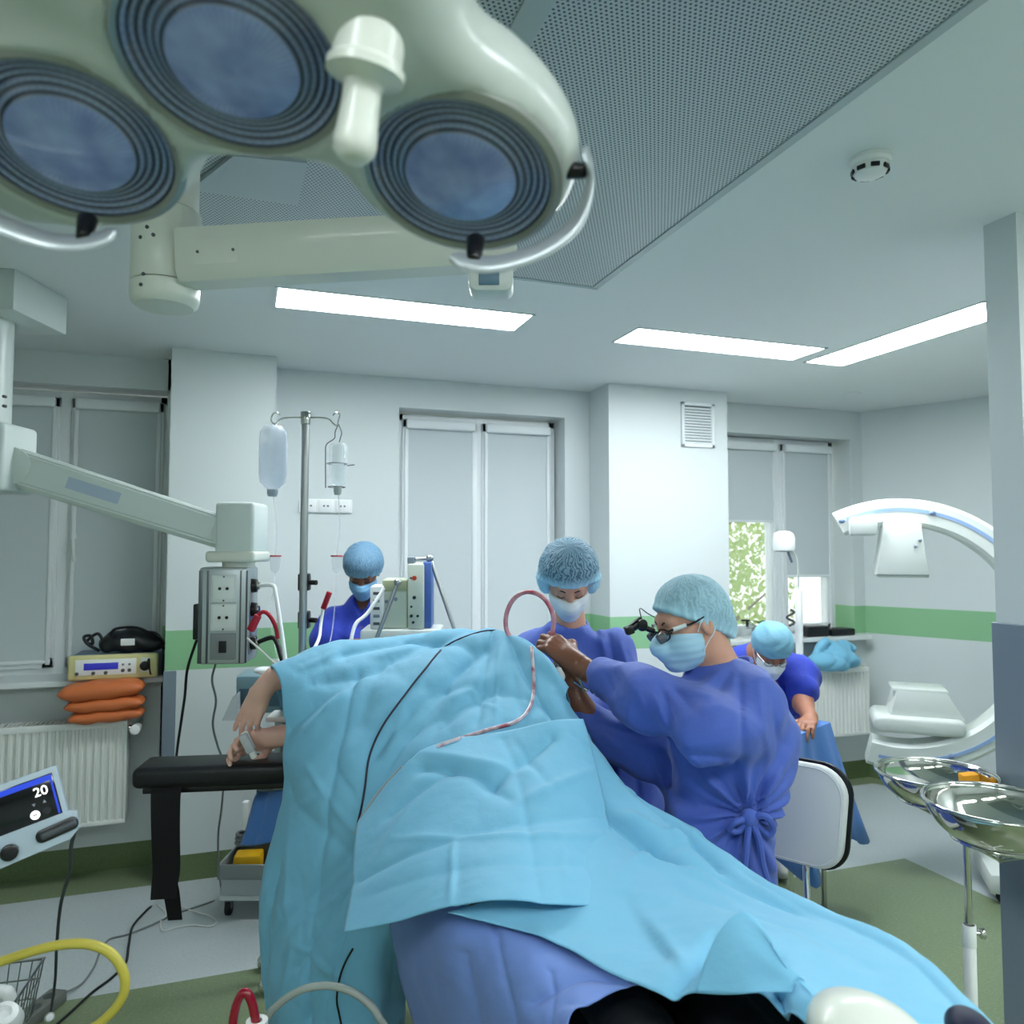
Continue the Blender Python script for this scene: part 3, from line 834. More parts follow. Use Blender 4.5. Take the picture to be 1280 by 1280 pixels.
sg2 = -1 if sd2.dot(CF) > 0 else 1
Md = basis(a0+ax2*.25+sd2*(sg2*.0495)+up2*.004, ax2, up2, sd2*sg2)
obj('arm_decal', MB().prism(rrect(.26, .042, .004), .0012, Md, 0), mat('pale_blue_print', (172, 188, 206), .5), pend)
for q, ra in ((a0, .066), (a1, .056)):
    cc = q+sd2*(sg2*.046); obj('pivot_cover', MB().cyl(cc, cc+sd2*(sg2*.008), ra, seg=40, bevel=.002), ARMW, pend)
H = P(299, 664, 2.88); MH = basis(H, CR, (0, 0, 1), CR.cross(Vector((0, 0, 1))))
obj('wrist_block', MB().box((-.06, -.085, -.085), (.082, .105, .085), .014, MH, 3), ARMW, pend)
obj('wrist_base', MB().box((-.09, -.115, -.095), (.09, -.075, .095), .012, MH, 3), CREAM, pend)
zt = (MH@Vector((0, -.115, 0))).z
obj('swivel', MB().cyl(H+Vector((0, 0, -.115)), H+Vector((0, 0, -.135)), .058, seg=32), CREAM, pend)
# socket column, turned a little towards the viewer
Cb = P(289, 766, 2.86); zc0, zc1 = P(289, 826, 2.86).z, zt-.018
ang = math.radians(6)
fx = (CR*math.cos(ang)+CF*math.sin(ang)); fx.z = 0; fx.normalize(); fn = fx.cross(Vector((0, 0, 1))).normalized()
MC = basis((Cb.x, Cb.y, 0), fx, (0, 0, 1), fn)      # x right, y up, z towards the viewer
col = obj('socket_column', MB().box((-.095, zc0, -.10), (.075, zc1, .085), .012, MC, 2), ALU, pend)
for x0_, x1_ in ((-.094, -.080), (-.066, -.058), (.050, .056), (.071, .0775)):
    obj('groove', MB().box((x0_, zc0+.004, .082), (x1_, zc1-.012, .0865), .001, MC), DARKSTEEL, col)
hs = (zc1-zc0)
for k, (f0, f1) in enumerate(((.64, .92), (.345, .62), (.05, .32))):
    z0_, z1_ = zc0+hs*f0, zc0+hs*f1; zm = (z0_+z1_)/2
    fm = OFFW if k < 2 else mat('grey_module', (128, 134, 134), .45)
    p_ = obj('socket_panel', MB().box((-.050, z0_, .083), (.040, z1_, .091), .003, MC), fm, pend)
    if k < 2:
        obj('socket_face', MB().prism(rrect(.076, (z1_-z0_)*.8, .006), .004, MC@Matrix.Translation((-.005, zm, .0905)), .0012), OFFW, p_)
        h_ = MB()
        for dx in (-.013, .013): h_.cyl(MC@Vector((-.005+dx, zm, .094)), MC@Vector((-.005+dx, zm, .0965)), .0058, seg=14)
        obj('socket_hole', h_, BLACK, p_)
        for zz in (z0_+.006, z1_-.006): obj('screw', MB().cyl(MC@Vector((-.005, zz, .091)), MC@Vector((-.005, zz, .093)), .0035, seg=10), DARKSTEEL, p_)
    else:
        obj('earth_terminal', MB().box((-.018, zm-.022, .090), (.008, zm+.020, .097), .002, MC), BLACK, p_)
# gas outlets on the right side of the column
for zz in (zc0+hs*.80, zc0+hs*.55, zc0+hs*.20):
    g_ = MB(); A = MC@Vector((.074, zz, .02)); B = MC@Vector((.098, zz, .02)); g_.cyl(A, B, .027, .024, 24, .003)
    o_ = obj('gas_outlet', g_, BLACKG, pend)
    obj('outlet_collar', MB().cyl(B, MC@Vector((.106, zz, .02)), .014, seg=18), CHROME, o_)
obj('outlet_backing', MB().box((.072, zc0+.03, -.01), (.0785, zc1-.05, .05), .002, MC), STEEL, pend)
# ================================================================== OPERATING TABLE
def drape_mat(name, c, rough=0.62, tl=0.10):
    m, nt, b = new_mat(name)
    b.inputs['Roughness'].default_value = rough; b.inputs['Specular IOR Level'].default_value = 0.3
    b.inputs['Sheen Weight'].default_value = 0.15
    tc = nt.nodes.new('ShaderNodeTexCoord')
    n = nt.nodes.new('ShaderNodeTexNoise'); n.inputs['Scale'].default_value = 900; n.inputs['Detail'].default_value = 1
    nt.links.new(tc.outputs['Object'], n.inputs['Vector'])
    n2 = nt.nodes.new('ShaderNodeTexNoise'); n2.inputs['Scale'].default_value = 7; n2.inputs['Detail'].default_value = 5; n2.inputs['Roughness'].default_value = 0.6
    nt.links.new(tc.outputs['Object'], n2.inputs['Vector'])
    h = math_node(nt, 'ADD', math_node(nt, 'MULTIPLY', n.outputs['Fac'], 0.04), math_node(nt, 'MULTIPLY', n2.outputs['Fac'], 1.0))
    bp = nt.nodes.new('ShaderNodeBump'); bp.inputs['Strength'].default_value = 0.45; bp.inputs['Distance'].default_value = 0.012
    nt.links.new(h, bp.inputs['Height']); nt.links.new(bp.outputs[0], b.inputs['Normal'])
    b.inputs['Base Color'].default_value = rgb(*c)
    t = nt.nodes.new('ShaderNodeBsdfTranslucent'); t.inputs[0].default_value = rgb(*c)
    mx = nt.nodes.new('ShaderNodeMixShader'); mx.inputs[0].default_value = tl
    nt.links.new(b.outputs[0], mx.inputs[1]); nt.links.new(t.outputs[0], mx.inputs[2])
    nt.links.new(mx.outputs[0], nt.nodes['Material Output'].inputs['Surface'])
    return m
CYAN = drape_mat('cyan_drape', (126, 193, 225))
BLUED = drape_mat('periwinkle_drape', (122, 152, 222))
BLUET = drape_mat('table_drape_blue', (84, 134, 208))

tbl = thing('operating_table', 'operating table with black mattress beneath the blue drapes', 'operating table', (.75, 1.9, 0))
obj('mattress', MB().box((.60, .50, .66), (1.12, 2.95, .748), .03, seg=4), LEATHER, tbl)
obj('table_top', MB().box((.61, .52, .63), (1.04, 2.93, .66), .006), STEEL, tbl)
r_ = MB()
for x in (.588, 1.062):
    r_.box((x-.008, .7, .625), (x+.008, 2.8, .658), .002)
    for y in (.9, 1.6, 2.3): r_.box((min(x, .75), y-.015, .632), (max(x, .75), y+.015, .648), .001)
obj('side_rail', r_, CHROME, tbl)
obj('column', MB().box((.63, 1.72, .16), (.87, 2.08, .63), .02), STEEL, tbl)
obj('base', MB().box((.58, 1.45, 0.0), (.96, 2.45, .16), .04, seg=3), OFFW, tbl)

# armboard on the left with a hanging strap
BL, BRr = onZ(163, 962, .965), onZ(356, 955, .965)
bx_ = (BRr-BL); bx_.z = 0; bx_.normalize(); by_ = Vector((0, 0, 1)).cross(bx_)
Lb = 0.76
MA = basis(BL, bx_, by_, (0, 0, 1))
arm = thing('armboard', 'black padded armboard reaching out to the left of the table', 'armboard', MA@Vector((Lb/2, .08, -.09)))
obj('pad', MB().box((0, 0, -.066), (Lb, .17, .0), .022, MA, 4), LEATHER, arm)
obj('board', MB().box((.03, .02, -.085), (Lb+.04, .15, -.066), .004, MA), BLACKG, arm)
obj('bracket', MB().box((Lb-.30, .055, -.125), (Lb+.05, .115, -.085), .006, MA), STEEL, arm)
# strap: a ribbon falling from the board, folded at its foot
def ribbon(mb, pts, wdir, w, th=.003):
    c = spline(pts, 8); rows = []
    for i, p in enumerate(c):
        ww = w[0]+(w[1]-w[0])*i/(len(c)-1)
        rows.append([p-wdir*ww/2, p+wdir*ww/2])
    t = (c[-1]-c[0]).normalized(); nn = t.cross(wdir).normalized()*th
    mb.grid([[a-nn/2, b-nn/2, b+nn/2, a+nn/2] for a, b in rows], close_u=True)
    mb.bm.faces.ensure_lookup_table()
st_ = MB()
ribbon(st_, [P(208, 985, 2.44), P(207, 1000, 2.415), P(207, 1040, 2.405), P(208, 1085, 2.40), P(206, 1105, 2.395), P(204, 1124, 2.38)], bx_, (.092, .075))
ribbon(st_, [P(208, 1010, 2.425), P(210, 1060, 2.42), P(209, 1095, 2.42), P(214, 1115, 2.42), P(219, 1150, 2.41)], bx_, (.07, .042))
obj('hanging_strap', st_, WEB, arm)

# ================================================================== DRAPES
A = PX([
 [(352, 905, 2.80), (405, 885, 2.88), (475, 860, 2.95), (545, 850, 2.98), (605, 850, 2.95), (650, 862, 2.80), (690, 890, 2.56), (712, 925, 2.46)],
 [(346, 862, 2.60), (402, 835, 2.68), (472, 815, 2.76), (542, 806, 2.80), (602, 806, 2.76), (645, 822, 2.66), (686, 852, 2.46), (708, 895, 2.38)],
 [(341, 838, 2.44), (400, 811, 2.52), (470, 796, 2.60), (540, 786, 2.63), (600, 783, 2.60), (643, 795, 2.50), (678, 822, 2.37), (704, 862, 2.30)],
 [(351, 856, 2.37), (405, 838, 2.42), (470, 822, 2.46), (530, 808, 2.48), (594, 806, 2.46), (642, 824, 2.38), (684, 856, 2.29), (722, 905, 2.24)],
 [(355, 895, 2.33), (398, 885, 2.31), (458, 866, 2.31), (522, 850, 2.31), (588, 848, 2.29), (645, 864, 2.25), (698, 895, 2.20), (742, 940, 2.16)],
 [(357, 940, 2.31), (390, 938, 2.24), (445, 925, 2.20), (510, 908, 2.18), (582, 902, 2.15), (650, 912, 2.13), (712, 938, 2.13), (762, 975, 2.12)],
 [(355, 985, 2.30), (382, 990, 2.20), (432, 985, 2.14), (492, 975, 2.10), (560, 975, 2.06), (640, 980, 2.03), (720, 995, 2.03), (790, 1010, 2.03)],
 [(338, 1060, 2.29), (368, 1065, 2.18), (420, 1065, 2.11), (470, 1065, 2.08), (520, 1070, 2.05), (555, 1080, 2.03), (590, 1088, 2.01), (625, 1095, 2.0)],
 [(326, 1130, 2.28), (358, 1135, 2.17), (408, 1135, 2.10), (452, 1135, 2.06), (484, 1140, 2.05), (505, 1150, 2.05), (530, 1160, 2.05), (552, 1170, 2.06)],
 [(324, 1190, 2.27), (354, 1195, 2.15), (402, 1195, 2.08), (446, 1195, 2.04), (474, 1200, 2.05), (488, 1205, 2.10), (498, 1210, 2.14), (506, 1215, 2.18)],
 [(330, 1262, 2.26), (356, 1268, 2.14), (400, 1268, 2.07), (442, 1268, 2.04), (472, 1268, 2.05), (486, 1270, 2.11), (496, 1270, 2.15), (504, 1270, 2.19)],
 [(334, 1345, 2.25), (360, 1350, 2.13), (400, 1350, 2.06), (440, 1350, 2.03), (468, 1350, 2.05), (482, 1350, 2.11), (492, 1350, 2.15), (500, 1350, 2.19)],
])
cA = [(.02, .40, .30, .30, .03, .012), (.30, .30, .55, .18, .03, .015), (.35, .48, .60, .26, .035, .022), (.50, .46, .66, .36, .03, .018),
      (.24, .30, .24, .98, .012, .007), (.06, .55, .34, .64, .015, .006), (.34, .64, .10, .78, .015, .006), (.12, .80, .40, .64, .014, .007), (.45, .62, .20, .84, .012, .006),
      (.62, .20, .60, .45, .012, .006), (.45, .37, .80, .37, .012, .005), (.70, .22, .86, .45, .02, .01), (.36, .20, .56, .27, .02, .014), (.20, .24, .40, .2, .02, .012), (.55, .30, .40, .52, .02, .012),
      (.30, .86, .16, .98, .012, .006), (.40, .72, .30, .92, .014, .007), (.08, .66, .02, .9, .02, .008)]
fA = [(490, 824, 439, 861, 9, .024), (439, 861, 379, 918, 9, .022), (479, 834, 393, 857, 8, -.016), (605, 792, 502, 884, 8, .016), (502, 884, 479, 941, 7, .014), (507, 918, 616, 849, 8, -.014), (470, 850, 440, 915, 9, -.012),
      (625, 809, 619, 907, 3, .007), (588, 855, 622, 884, 3, .008), (560, 868, 588, 855, 4, .008), (387, 958, 416, 1004, 3.5, .009), (416, 1004, 445, 1038, 3.5, .008), (364, 1015, 404, 992, 3, .007), (359, 1170, 433, 1107, 4, .012), (364, 1176, 439, 1233, 4, .009),
      (362, 1015, 359, 1170, 3, .006), (352, 1250, 366, 1185, 4, .009), (420, 960, 445, 1000, 4, -.008), (660, 850, 700, 930, 6, .010), (640, 830, 655, 900, 6, -.009), (520, 800, 470, 818, 6, .012), (560, 795, 500, 822, 6, -.010), (430, 812, 380, 838, 5, .010), (410, 1180, 440, 1260, 5, .009), (375, 1090, 380, 1200, 4, -.006)]
fB = [(496, 1050, 765, 1044, 4, .009), (568, 1050, 565, 1135, 3, .007), (525, 941, 662, 964, 7, .010), (645, 1004, 736, 964, 6, .012), (640, 920, 690, 985, 5, -.007), (470, 1080, 520, 1000, 6, .008), (600, 975, 645, 1004, 6, -.010), (700, 1050, 712, 1128, 4, .005)]
fC = [(776, 1018, 822, 1042, 7, .022), (822, 1042, 874, 1044, 6, .020), (780, 1058, 852, 1056, 7, -.024), (776, 1090, 828, 1052, 6, .014), (822, 1062, 900, 1105, 6, .012), (845, 1090, 990, 1150, 7, -.010), (880, 1070, 1000, 1132, 6, .008), (925, 1140, 985, 1225, 6, .012), (800, 1140, 870, 1225, 8, .010), (860, 1225, 895, 1160, 6, -.012)]
sA = sheet('surgical_drape', A, CYAN, nu=22, nv=16, creases=[(a, b, c, d, w, h*1.7) for a, b, c, d, w, h in cA], folds=fA, wob=.0085, seed=4)
tag(sA, 'large cyan drape tented over the lying patient and hanging down on the left', 'drape')
B = PX([
 [(447, 1030, 2.03), (500, 962, 2.05), (548, 930, 2.08), (620, 916, 2.08), (684, 902, 2.08), (728, 900, 2.15)],
 [(446, 1048, 1.97), (504, 1000, 1.96), (565, 973, 1.94), (632, 962, 1.93), (700, 957, 1.95), (745, 957, 2.02)],
 [(443, 1088, 1.89), (508, 1058, 1.81), (575, 1040, 1.77), (640, 1034, 1.75), (708, 1036, 1.77), (764, 1045, 1.85)],
 [(437, 1130, 1.79), (508, 1105, 1.69), (575, 1092, 1.63), (640, 1086, 1.60), (712, 1089, 1.63), (775, 1097, 1.71)],
 [(430, 1166, 1.71), (503, 1151, 1.60), (566, 1135, 1.535), (640, 1126, 1.50), (712, 1131, 1.52), (783, 1134, 1.60)],
])
cB = [(.03, .60, .98, .42, .03, .006), (.10, .75, .9, .70, .05, .004), (.30, .12, .55, .30, .03, .012), (.55, .30, .80, .10, .03, .01), (.62, .05, .7, .98, .02, .004), (.15, .3, .4, .2, .03, .008)]
sB = sheet('top_drape', B, CYAN, nu=20, nv=24, creases=[(a, b, c, d, w, h*1.6) for a, b, c, d, w, h in cB], folds=fB, wob=.004, seed=9)
tag(sB, 'square cyan sheet laid over the middle of the patient in front', 'drape')
Cc_ = PX([
 [(742, 985, 2.32), (830, 1065, 2.12), (905, 1130, 1.98), (985, 1190, 1.84), (1070, 1240, 1.68), (1140, 1275, 1.55), (1210, 1320, 1.42), (1300, 1400, 1.24), (1360, 1460, 1.14)],
 [(735, 925, 2.18), (795, 990, 2.06), (862, 1036, 1.94), (930, 1083, 1.81), (1005, 1126, 1.66), (1075, 1158, 1.53), (1148, 1196, 1.40), (1230, 1272, 1.22), (1290, 1340, 1.11)],
 [(728, 960, 2.06), (790, 1018, 1.93), (850, 1058, 1.82), (915, 1098, 1.71), (985, 1135, 1.58), (1058, 1168, 1.46), (1130, 1208, 1.33), (1200, 1278, 1.17), (1245, 1345, 1.07)],
 [(715, 1010, 1.90), (775, 1058, 1.80), (835, 1094, 1.70), (895, 1122, 1.60), (955, 1144, 1.49), (1025, 1182, 1.37), (1085, 1228, 1.25), (1145, 1290, 1.12), (1185, 1350, 1.03)],
 [(700, 1070, 1.72), (755, 1098, 1.64), (812, 1126, 1.56), (868, 1150, 1.47), (920, 1158, 1.40), (985, 1198, 1.30), (1035, 1246, 1.19), (1085, 1300, 1.09), (1120, 1350, 1.02)],
 [(620, 1120, 1.58), (690, 1140, 1.53), (755, 1165, 1.47), (812, 1188, 1.39), (862, 1196, 1.33), (925, 1206, 1.26), (998, 1232, 1.19), (1045, 1284, 1.095), (1075, 1345, 1.02)],
 [(560, 1140, 1.555), (640, 1162, 1.50), (706, 1186, 1.42), (762, 1218, 1.33), (815, 1240, 1.26), (872, 1243, 1.228), (955, 1243, 1.195), (1018, 1292, 1.10), (1050, 1340, 1.03)],
])
cC = [(.06, .15, .34, .30, .02, .02), (.12, .45, .5, .3, .03, .014), (.30, .55, .72, .45, .03, .006), (.62, .72, .78, .99, .02, .030), (.50, .6, .56, .99, .03, .012), (.03, .42, .25, .40, .02, .02), (.4, .25, .95, .3, .05, .008), (.2, .7, .45, .85, .03, .006)]
sC = sheet('leg_drape', Cc_, CYAN, nu=16, nv=14, creases=[(a, b, c, d, w, h*1.5) for a, b, c, d, w, h in cC], folds=fC, wob=.0045, seed=14)
tag(sC, 'long cyan sheet covering the legs and running to the lower right corner', 'drape')
fl_ = PX([[(868, 1241, 1.20), (884, 1196, 1.215), (904, 1158, 1.225), (926, 1140, 1.235), (944, 1150, 1.225), (962, 1176, 1.20)],
          [(908, 1243, 1.185), (914, 1206, 1.195), (926, 1176, 1.205), (940, 1158, 1.215), (956, 1168, 1.205), (975, 1196, 1.185)],
          [(950, 1241, 1.17), (955, 1222, 1.18), (962, 1205, 1.185), (970, 1196, 1.19), (982, 1206, 1.185), (998, 1228, 1.172)],
          [(990, 1240, 1.165), (992, 1232, 1.168), (996, 1226, 1.172), (1000, 1224, 1.175), (1008, 1230, 1.172), (1020, 1248, 1.155)]])
obj_f = sheet('turned_up_flap', fl_, CYAN, parent=sC, nu=8, nv=8, wob=.0002, seed=2)
D_ = PX([
 [(478, 1110, 2.02), (545, 1125, 1.70), (605, 1140, 1.585), (660, 1163, 1.515), (722, 1190, 1.44), (805, 1233, 1.30)],
 [(490, 1165, 1.96), (550, 1178, 1.63), (610, 1186, 1.51), (662, 1200, 1.435), (718, 1220, 1.375), (772, 1243, 1.30)],
 [(503, 1225, 1.94), (565, 1235, 1.60), (620, 1240, 1.465), (665, 1245, 1.385), (705, 1256, 1.325), (738, 1262, 1.285)],
 [(520, 1290, 1.92), (580, 1300, 1.58), (630, 1300, 1.44), (665, 1300, 1.36), (695, 1296, 1.30), (713, 1288, 1.27)],
 [(545, 1430, 1.90), (600, 1450, 1.57), (645, 1450, 1.43), (672, 1450, 1.35), (696, 1450, 1.29), (712, 1450, 1.26)]])
cD = [(.45, .05, .5, .9, .02, .008), (.62, .55, .95, .15, .03, .012), (.3, .3, .25, .9, .04, .012), (.7, .3, .8, .9, .02, .006)]
sD = sheet('under_drape', D_, BLUED, nu=16, nv=18, creases=cD, wob=.006, seed=3)
tag(sD, 'periwinkle blue sheet hanging below the cyan drapes at the table side', 'drape')
# loose blue corner hanging under the armboard
E_ = PX([[(324, 990, 2.62), (345, 988, 2.56), (362, 986, 2.50)], [(318, 1005, 2.60), (340, 1003, 2.54), (362, 1000, 2.50)], [(309, 1035, 2.58), (332, 1032, 2.53), (358, 1028, 2.49)], [(301, 1057, 2.57), (322, 1056, 2.53), (350, 1050, 2.49)]])
sE = sheet('drape_corner', E_, BLUET, nu=8, nv=6, wob=.005, seed=8, creases=[(.2, 0, .4, 1, .08, .008)])
tag(sE, 'small blue sheet corner hanging under the armboard above the trolley', 'drape')

# cream cap and dark knob at the bottom edge
cp = P(1078, 1296, 1.00)
k = body('rounded_cover', [e_(cp, (.066, .085, .040), np.array((CR, CF, CU)).T), c_(cp+CR*.02, cp+CR*.10-CU*.04, .03, .03, .04)], .005, CREAM)
tag(k, 'smooth cream rounded cover on the sheet at the bottom edge', 'cover')
cp = P(1215, 1292, 1.06)
k = body('dark_knob', [e_(cp, (.030, .045, .028), np.array((CR, CF, CU)).T)], .004, mat('navy_rubber', (24, 26, 52), .5))
tag(k, 'dark navy rounded knob on the sheet in the bottom right corner', 'knob')

# ================================================================== TUBES LYING ON THE DRAPES
BVHS = {}
def on_sheet(px, py, objs, lift):
    """point on the nearest of the cloth surfaces along the line of sight"""
    from mathutils.bvhtree import BVHTree
    best = None; d = ray(px, py).normalized()
    for o in objs:
        if o.name not in BVHS:
            off = origin_of(o)
            BVHS[o.name] = BVHTree.FromPolygons([v.co+off for v in o.data.vertices], [p.vertices for p in o.data.polygons])
        h = BVHS[o.name].ray_cast(CAM, d)
        if h[0] is not None and (best is None or h[3] < best[1]): best = (h[0], h[3])
    return None if best is None else CAM+d*(best[1]-lift)
def tube_on(name, pix, r, m, objs, label, cat, extra0=(), extra1=(), lift=None, seg=10):
    pix = [(v.x, v.y) for v in spline([Vector((x, y, 0)) for x, y in pix], 5)]
    pts = [Vector(e) for e in extra0]+[on_sheet(x, y, objs, r*.9+.0025 if lift is None else lift) for x, y in pix]+[Vector(e) for e in extra1]
    pts = [p for p in pts if p is not None]
    o = obj(name, MB().tube(pts, r, seg, raw=True), m); tag(o, label, cat); return o
def blood_mat(name, c0, c1, sc):
    m, nt, b = new_mat(name); b.inputs['Roughness'].default_value = .15; b.inputs['Coat Weight'].default_value = .5
    tc = nt.nodes.new('ShaderNodeTexCoord'); n = nt.nodes.new('ShaderNodeTexNoise'); n.inputs['Scale'].default_value = sc; n.inputs['Detail'].default_value = 2
    nt.links.new(tc.outputs['Object'], n.inputs['Vector'])
    cr = nt.nodes.new('ShaderNodeValToRGB'); cr.color_ramp.elements[0].position = .42; cr.color_ramp.elements[1].position = .62
    cr.color_ramp.elements[0].color = rgb(*c0); cr.color_ramp.elements[1].color = rgb(*c1)
    nt.links.new(n.outputs['Fac'], cr.inputs[0]); nt.links.new(cr.outputs[0], b.inputs['Base Color']); return m
BLOODT = blood_mat('blood_flecked_tube', (196, 186, 196), (150, 70, 88), 26)
BLOODR = blood_mat('bloody_tube', (214, 150, 162), (186, 58, 84), 18)
DK = mat('dark_cable', (38, 40, 62), .45)
tube_on('diathermy_cable', [(632, 788), (600, 790), (557, 808), (530, 838), (505, 870), (478, 908), (462, 945), (456, 985), (452, 1008), (446, 1034)], .0032, DK, [sA],
        'thin dark cable lying over the cyan drape left of the suction tube', 'cable')
tube_on('suction_tube', [(664, 804), (666, 830), (667, 860), (662, 885), (645, 902), (615, 911), (585, 920), (560, 928), (546, 934)], .0058, BLOODT, [sA, sB],
        'blood flecked clear tube curving across the cyan drape below the surgeon', 'tube')
tube_on('grey_lead', [(503, 958), (490, 972), (474, 990), (460, 1010), (450, 1026), (444, 1042)], .0045, mat('light_grey_lead', (168, 180, 188), .4), [sA],
        'light grey lead slipping under the square cyan sheet', 'cable')
lp_ = obj('suction_loop', MB().tube([P(648, 806, 2.50), P(634, 790, 2.50), P(633, 768, 2.50), P(642, 749, 2.49), P(658, 740, 2.48), P(676, 745, 2.46), P(688, 760, 2.46), P(692, 780, 2.47), P(687, 806, 2.475)], .0075, 12, 8), BLOODR)
tag(lp_, 'pink loop of suction tubing standing up behind the drape', 'tube')
# ================================================================== PEOPLE
def skin_mat(name, c, red):
    m, nt, b = new_mat(name); b.inputs['Roughness'].default_value = .48
    b.inputs['Subsurface Weight'].default_value = .12; b.inputs['Subsurface Radius'].default_value = (.012, .005, .003)
    tc = nt.nodes.new('ShaderNodeTexCoord'); n = nt.nodes.new('ShaderNodeTexNoise'); n.inputs['Scale'].default_value = 30; n.inputs['Detail'].default_value = 4
    nt.links.new(tc.outputs['Object'], n.inputs['Vector'])
    nt.links.new(mix_col(nt, math_node(nt, 'MULTIPLY', n.outputs['Fac'], .5), rgb(*c), rgb(*red)), b.inputs['Base Color'])
    return m
SKIN = skin_mat('skin_light', (206, 158, 134), (188, 120, 100))
SKIN2 = skin_mat('skin_tan', (176, 122, 96), (150, 92, 74))
SKIN3 = skin_mat('skin_brown', (124, 82, 62), (100, 60, 46))
HANDSKIN = skin_mat('skin_hand', (246, 202, 184), (236, 164, 150))
HANDSKIN2 = skin_mat('skin_hand_pink', (190, 120, 118), (168, 84, 90))
GOWN = drape_mat('gown_blue', (78, 102, 186), .65, .05)
SCRUB = mat('scrubs_blue', (40, 62, 178), .75, bump=.2, bscale=40, sheen=.1)
TROUS = mat('black_trousers', (17, 19, 24), .6, bump=.25, bscale=30)
SHOE = mat('clog_white', (215, 215, 210), .5)
GLOVE = mat('brown_latex_glove', (128, 82, 62), .34, bump=.12, bscale=120, sss=.05)
MASKW = mat('mask_white', (226, 232, 236), .7)
MASKB = mat('mask_pale_blue', (168, 206, 226), .7)
MASKC = mat('mask_blue', (120, 172, 212), .7)
HAIRM = mat('dark_hair', (46, 38, 34), .6)
LASH = mat('lash_brown', (44, 30, 26), .7)
EYEW = mat('eye_white', (225, 222, 218), .2)
def cap_mat(name, light, dark):
    m, nt, b = new_mat(name); b.inputs['Roughness'].default_value = .7
    a = nt.nodes.new('ShaderNodeAttribute'); a.attribute_name = 'cap'
    s = nt.nodes.new('ShaderNodeSeparateColor'); nt.links.new(a.outputs['Color'], s.inputs[0])
    tc = nt.nodes.new('ShaderNodeTexCoord'); n = nt.nodes.new('ShaderNodeTexNoise'); n.inputs['Scale'].default_value = 40
    nt.links.new(tc.outputs['Object'], n.inputs['Vector'])
    w = math_node(nt, 'SINE', math_node(nt, 'MULTIPLY_ADD', s.outputs[0], 240.0, math_node(nt, 'MULTIPLY', n.outputs['Fac'], 24.0)))
    w = math_node(nt, 'MULTIPLY_ADD', w, .5, .5)
    hairy = math_node(nt, 'MULTIPLY', s.outputs[1], math_node(nt, 'MULTIPLY_ADD', w, .55, .45))
    nt.links.new(mix_col(nt, hairy, rgb(*light), rgb(*dark)), b.inputs['Base Color'])
    return m
CAPM = cap_mat('bouffant_net', (168, 212, 230), (56, 84, 110))
CAPM2 = cap_mat('bouffant_net_pale', (172, 212, 226), (104, 134, 150))
CAPM3 = cap_mat('bouffant_net_grey', (120, 166, 194), (74, 104, 134))
CAPT = mat('tied_cap_blue', (122, 176, 200), .7, bump=.2, bscale=60)

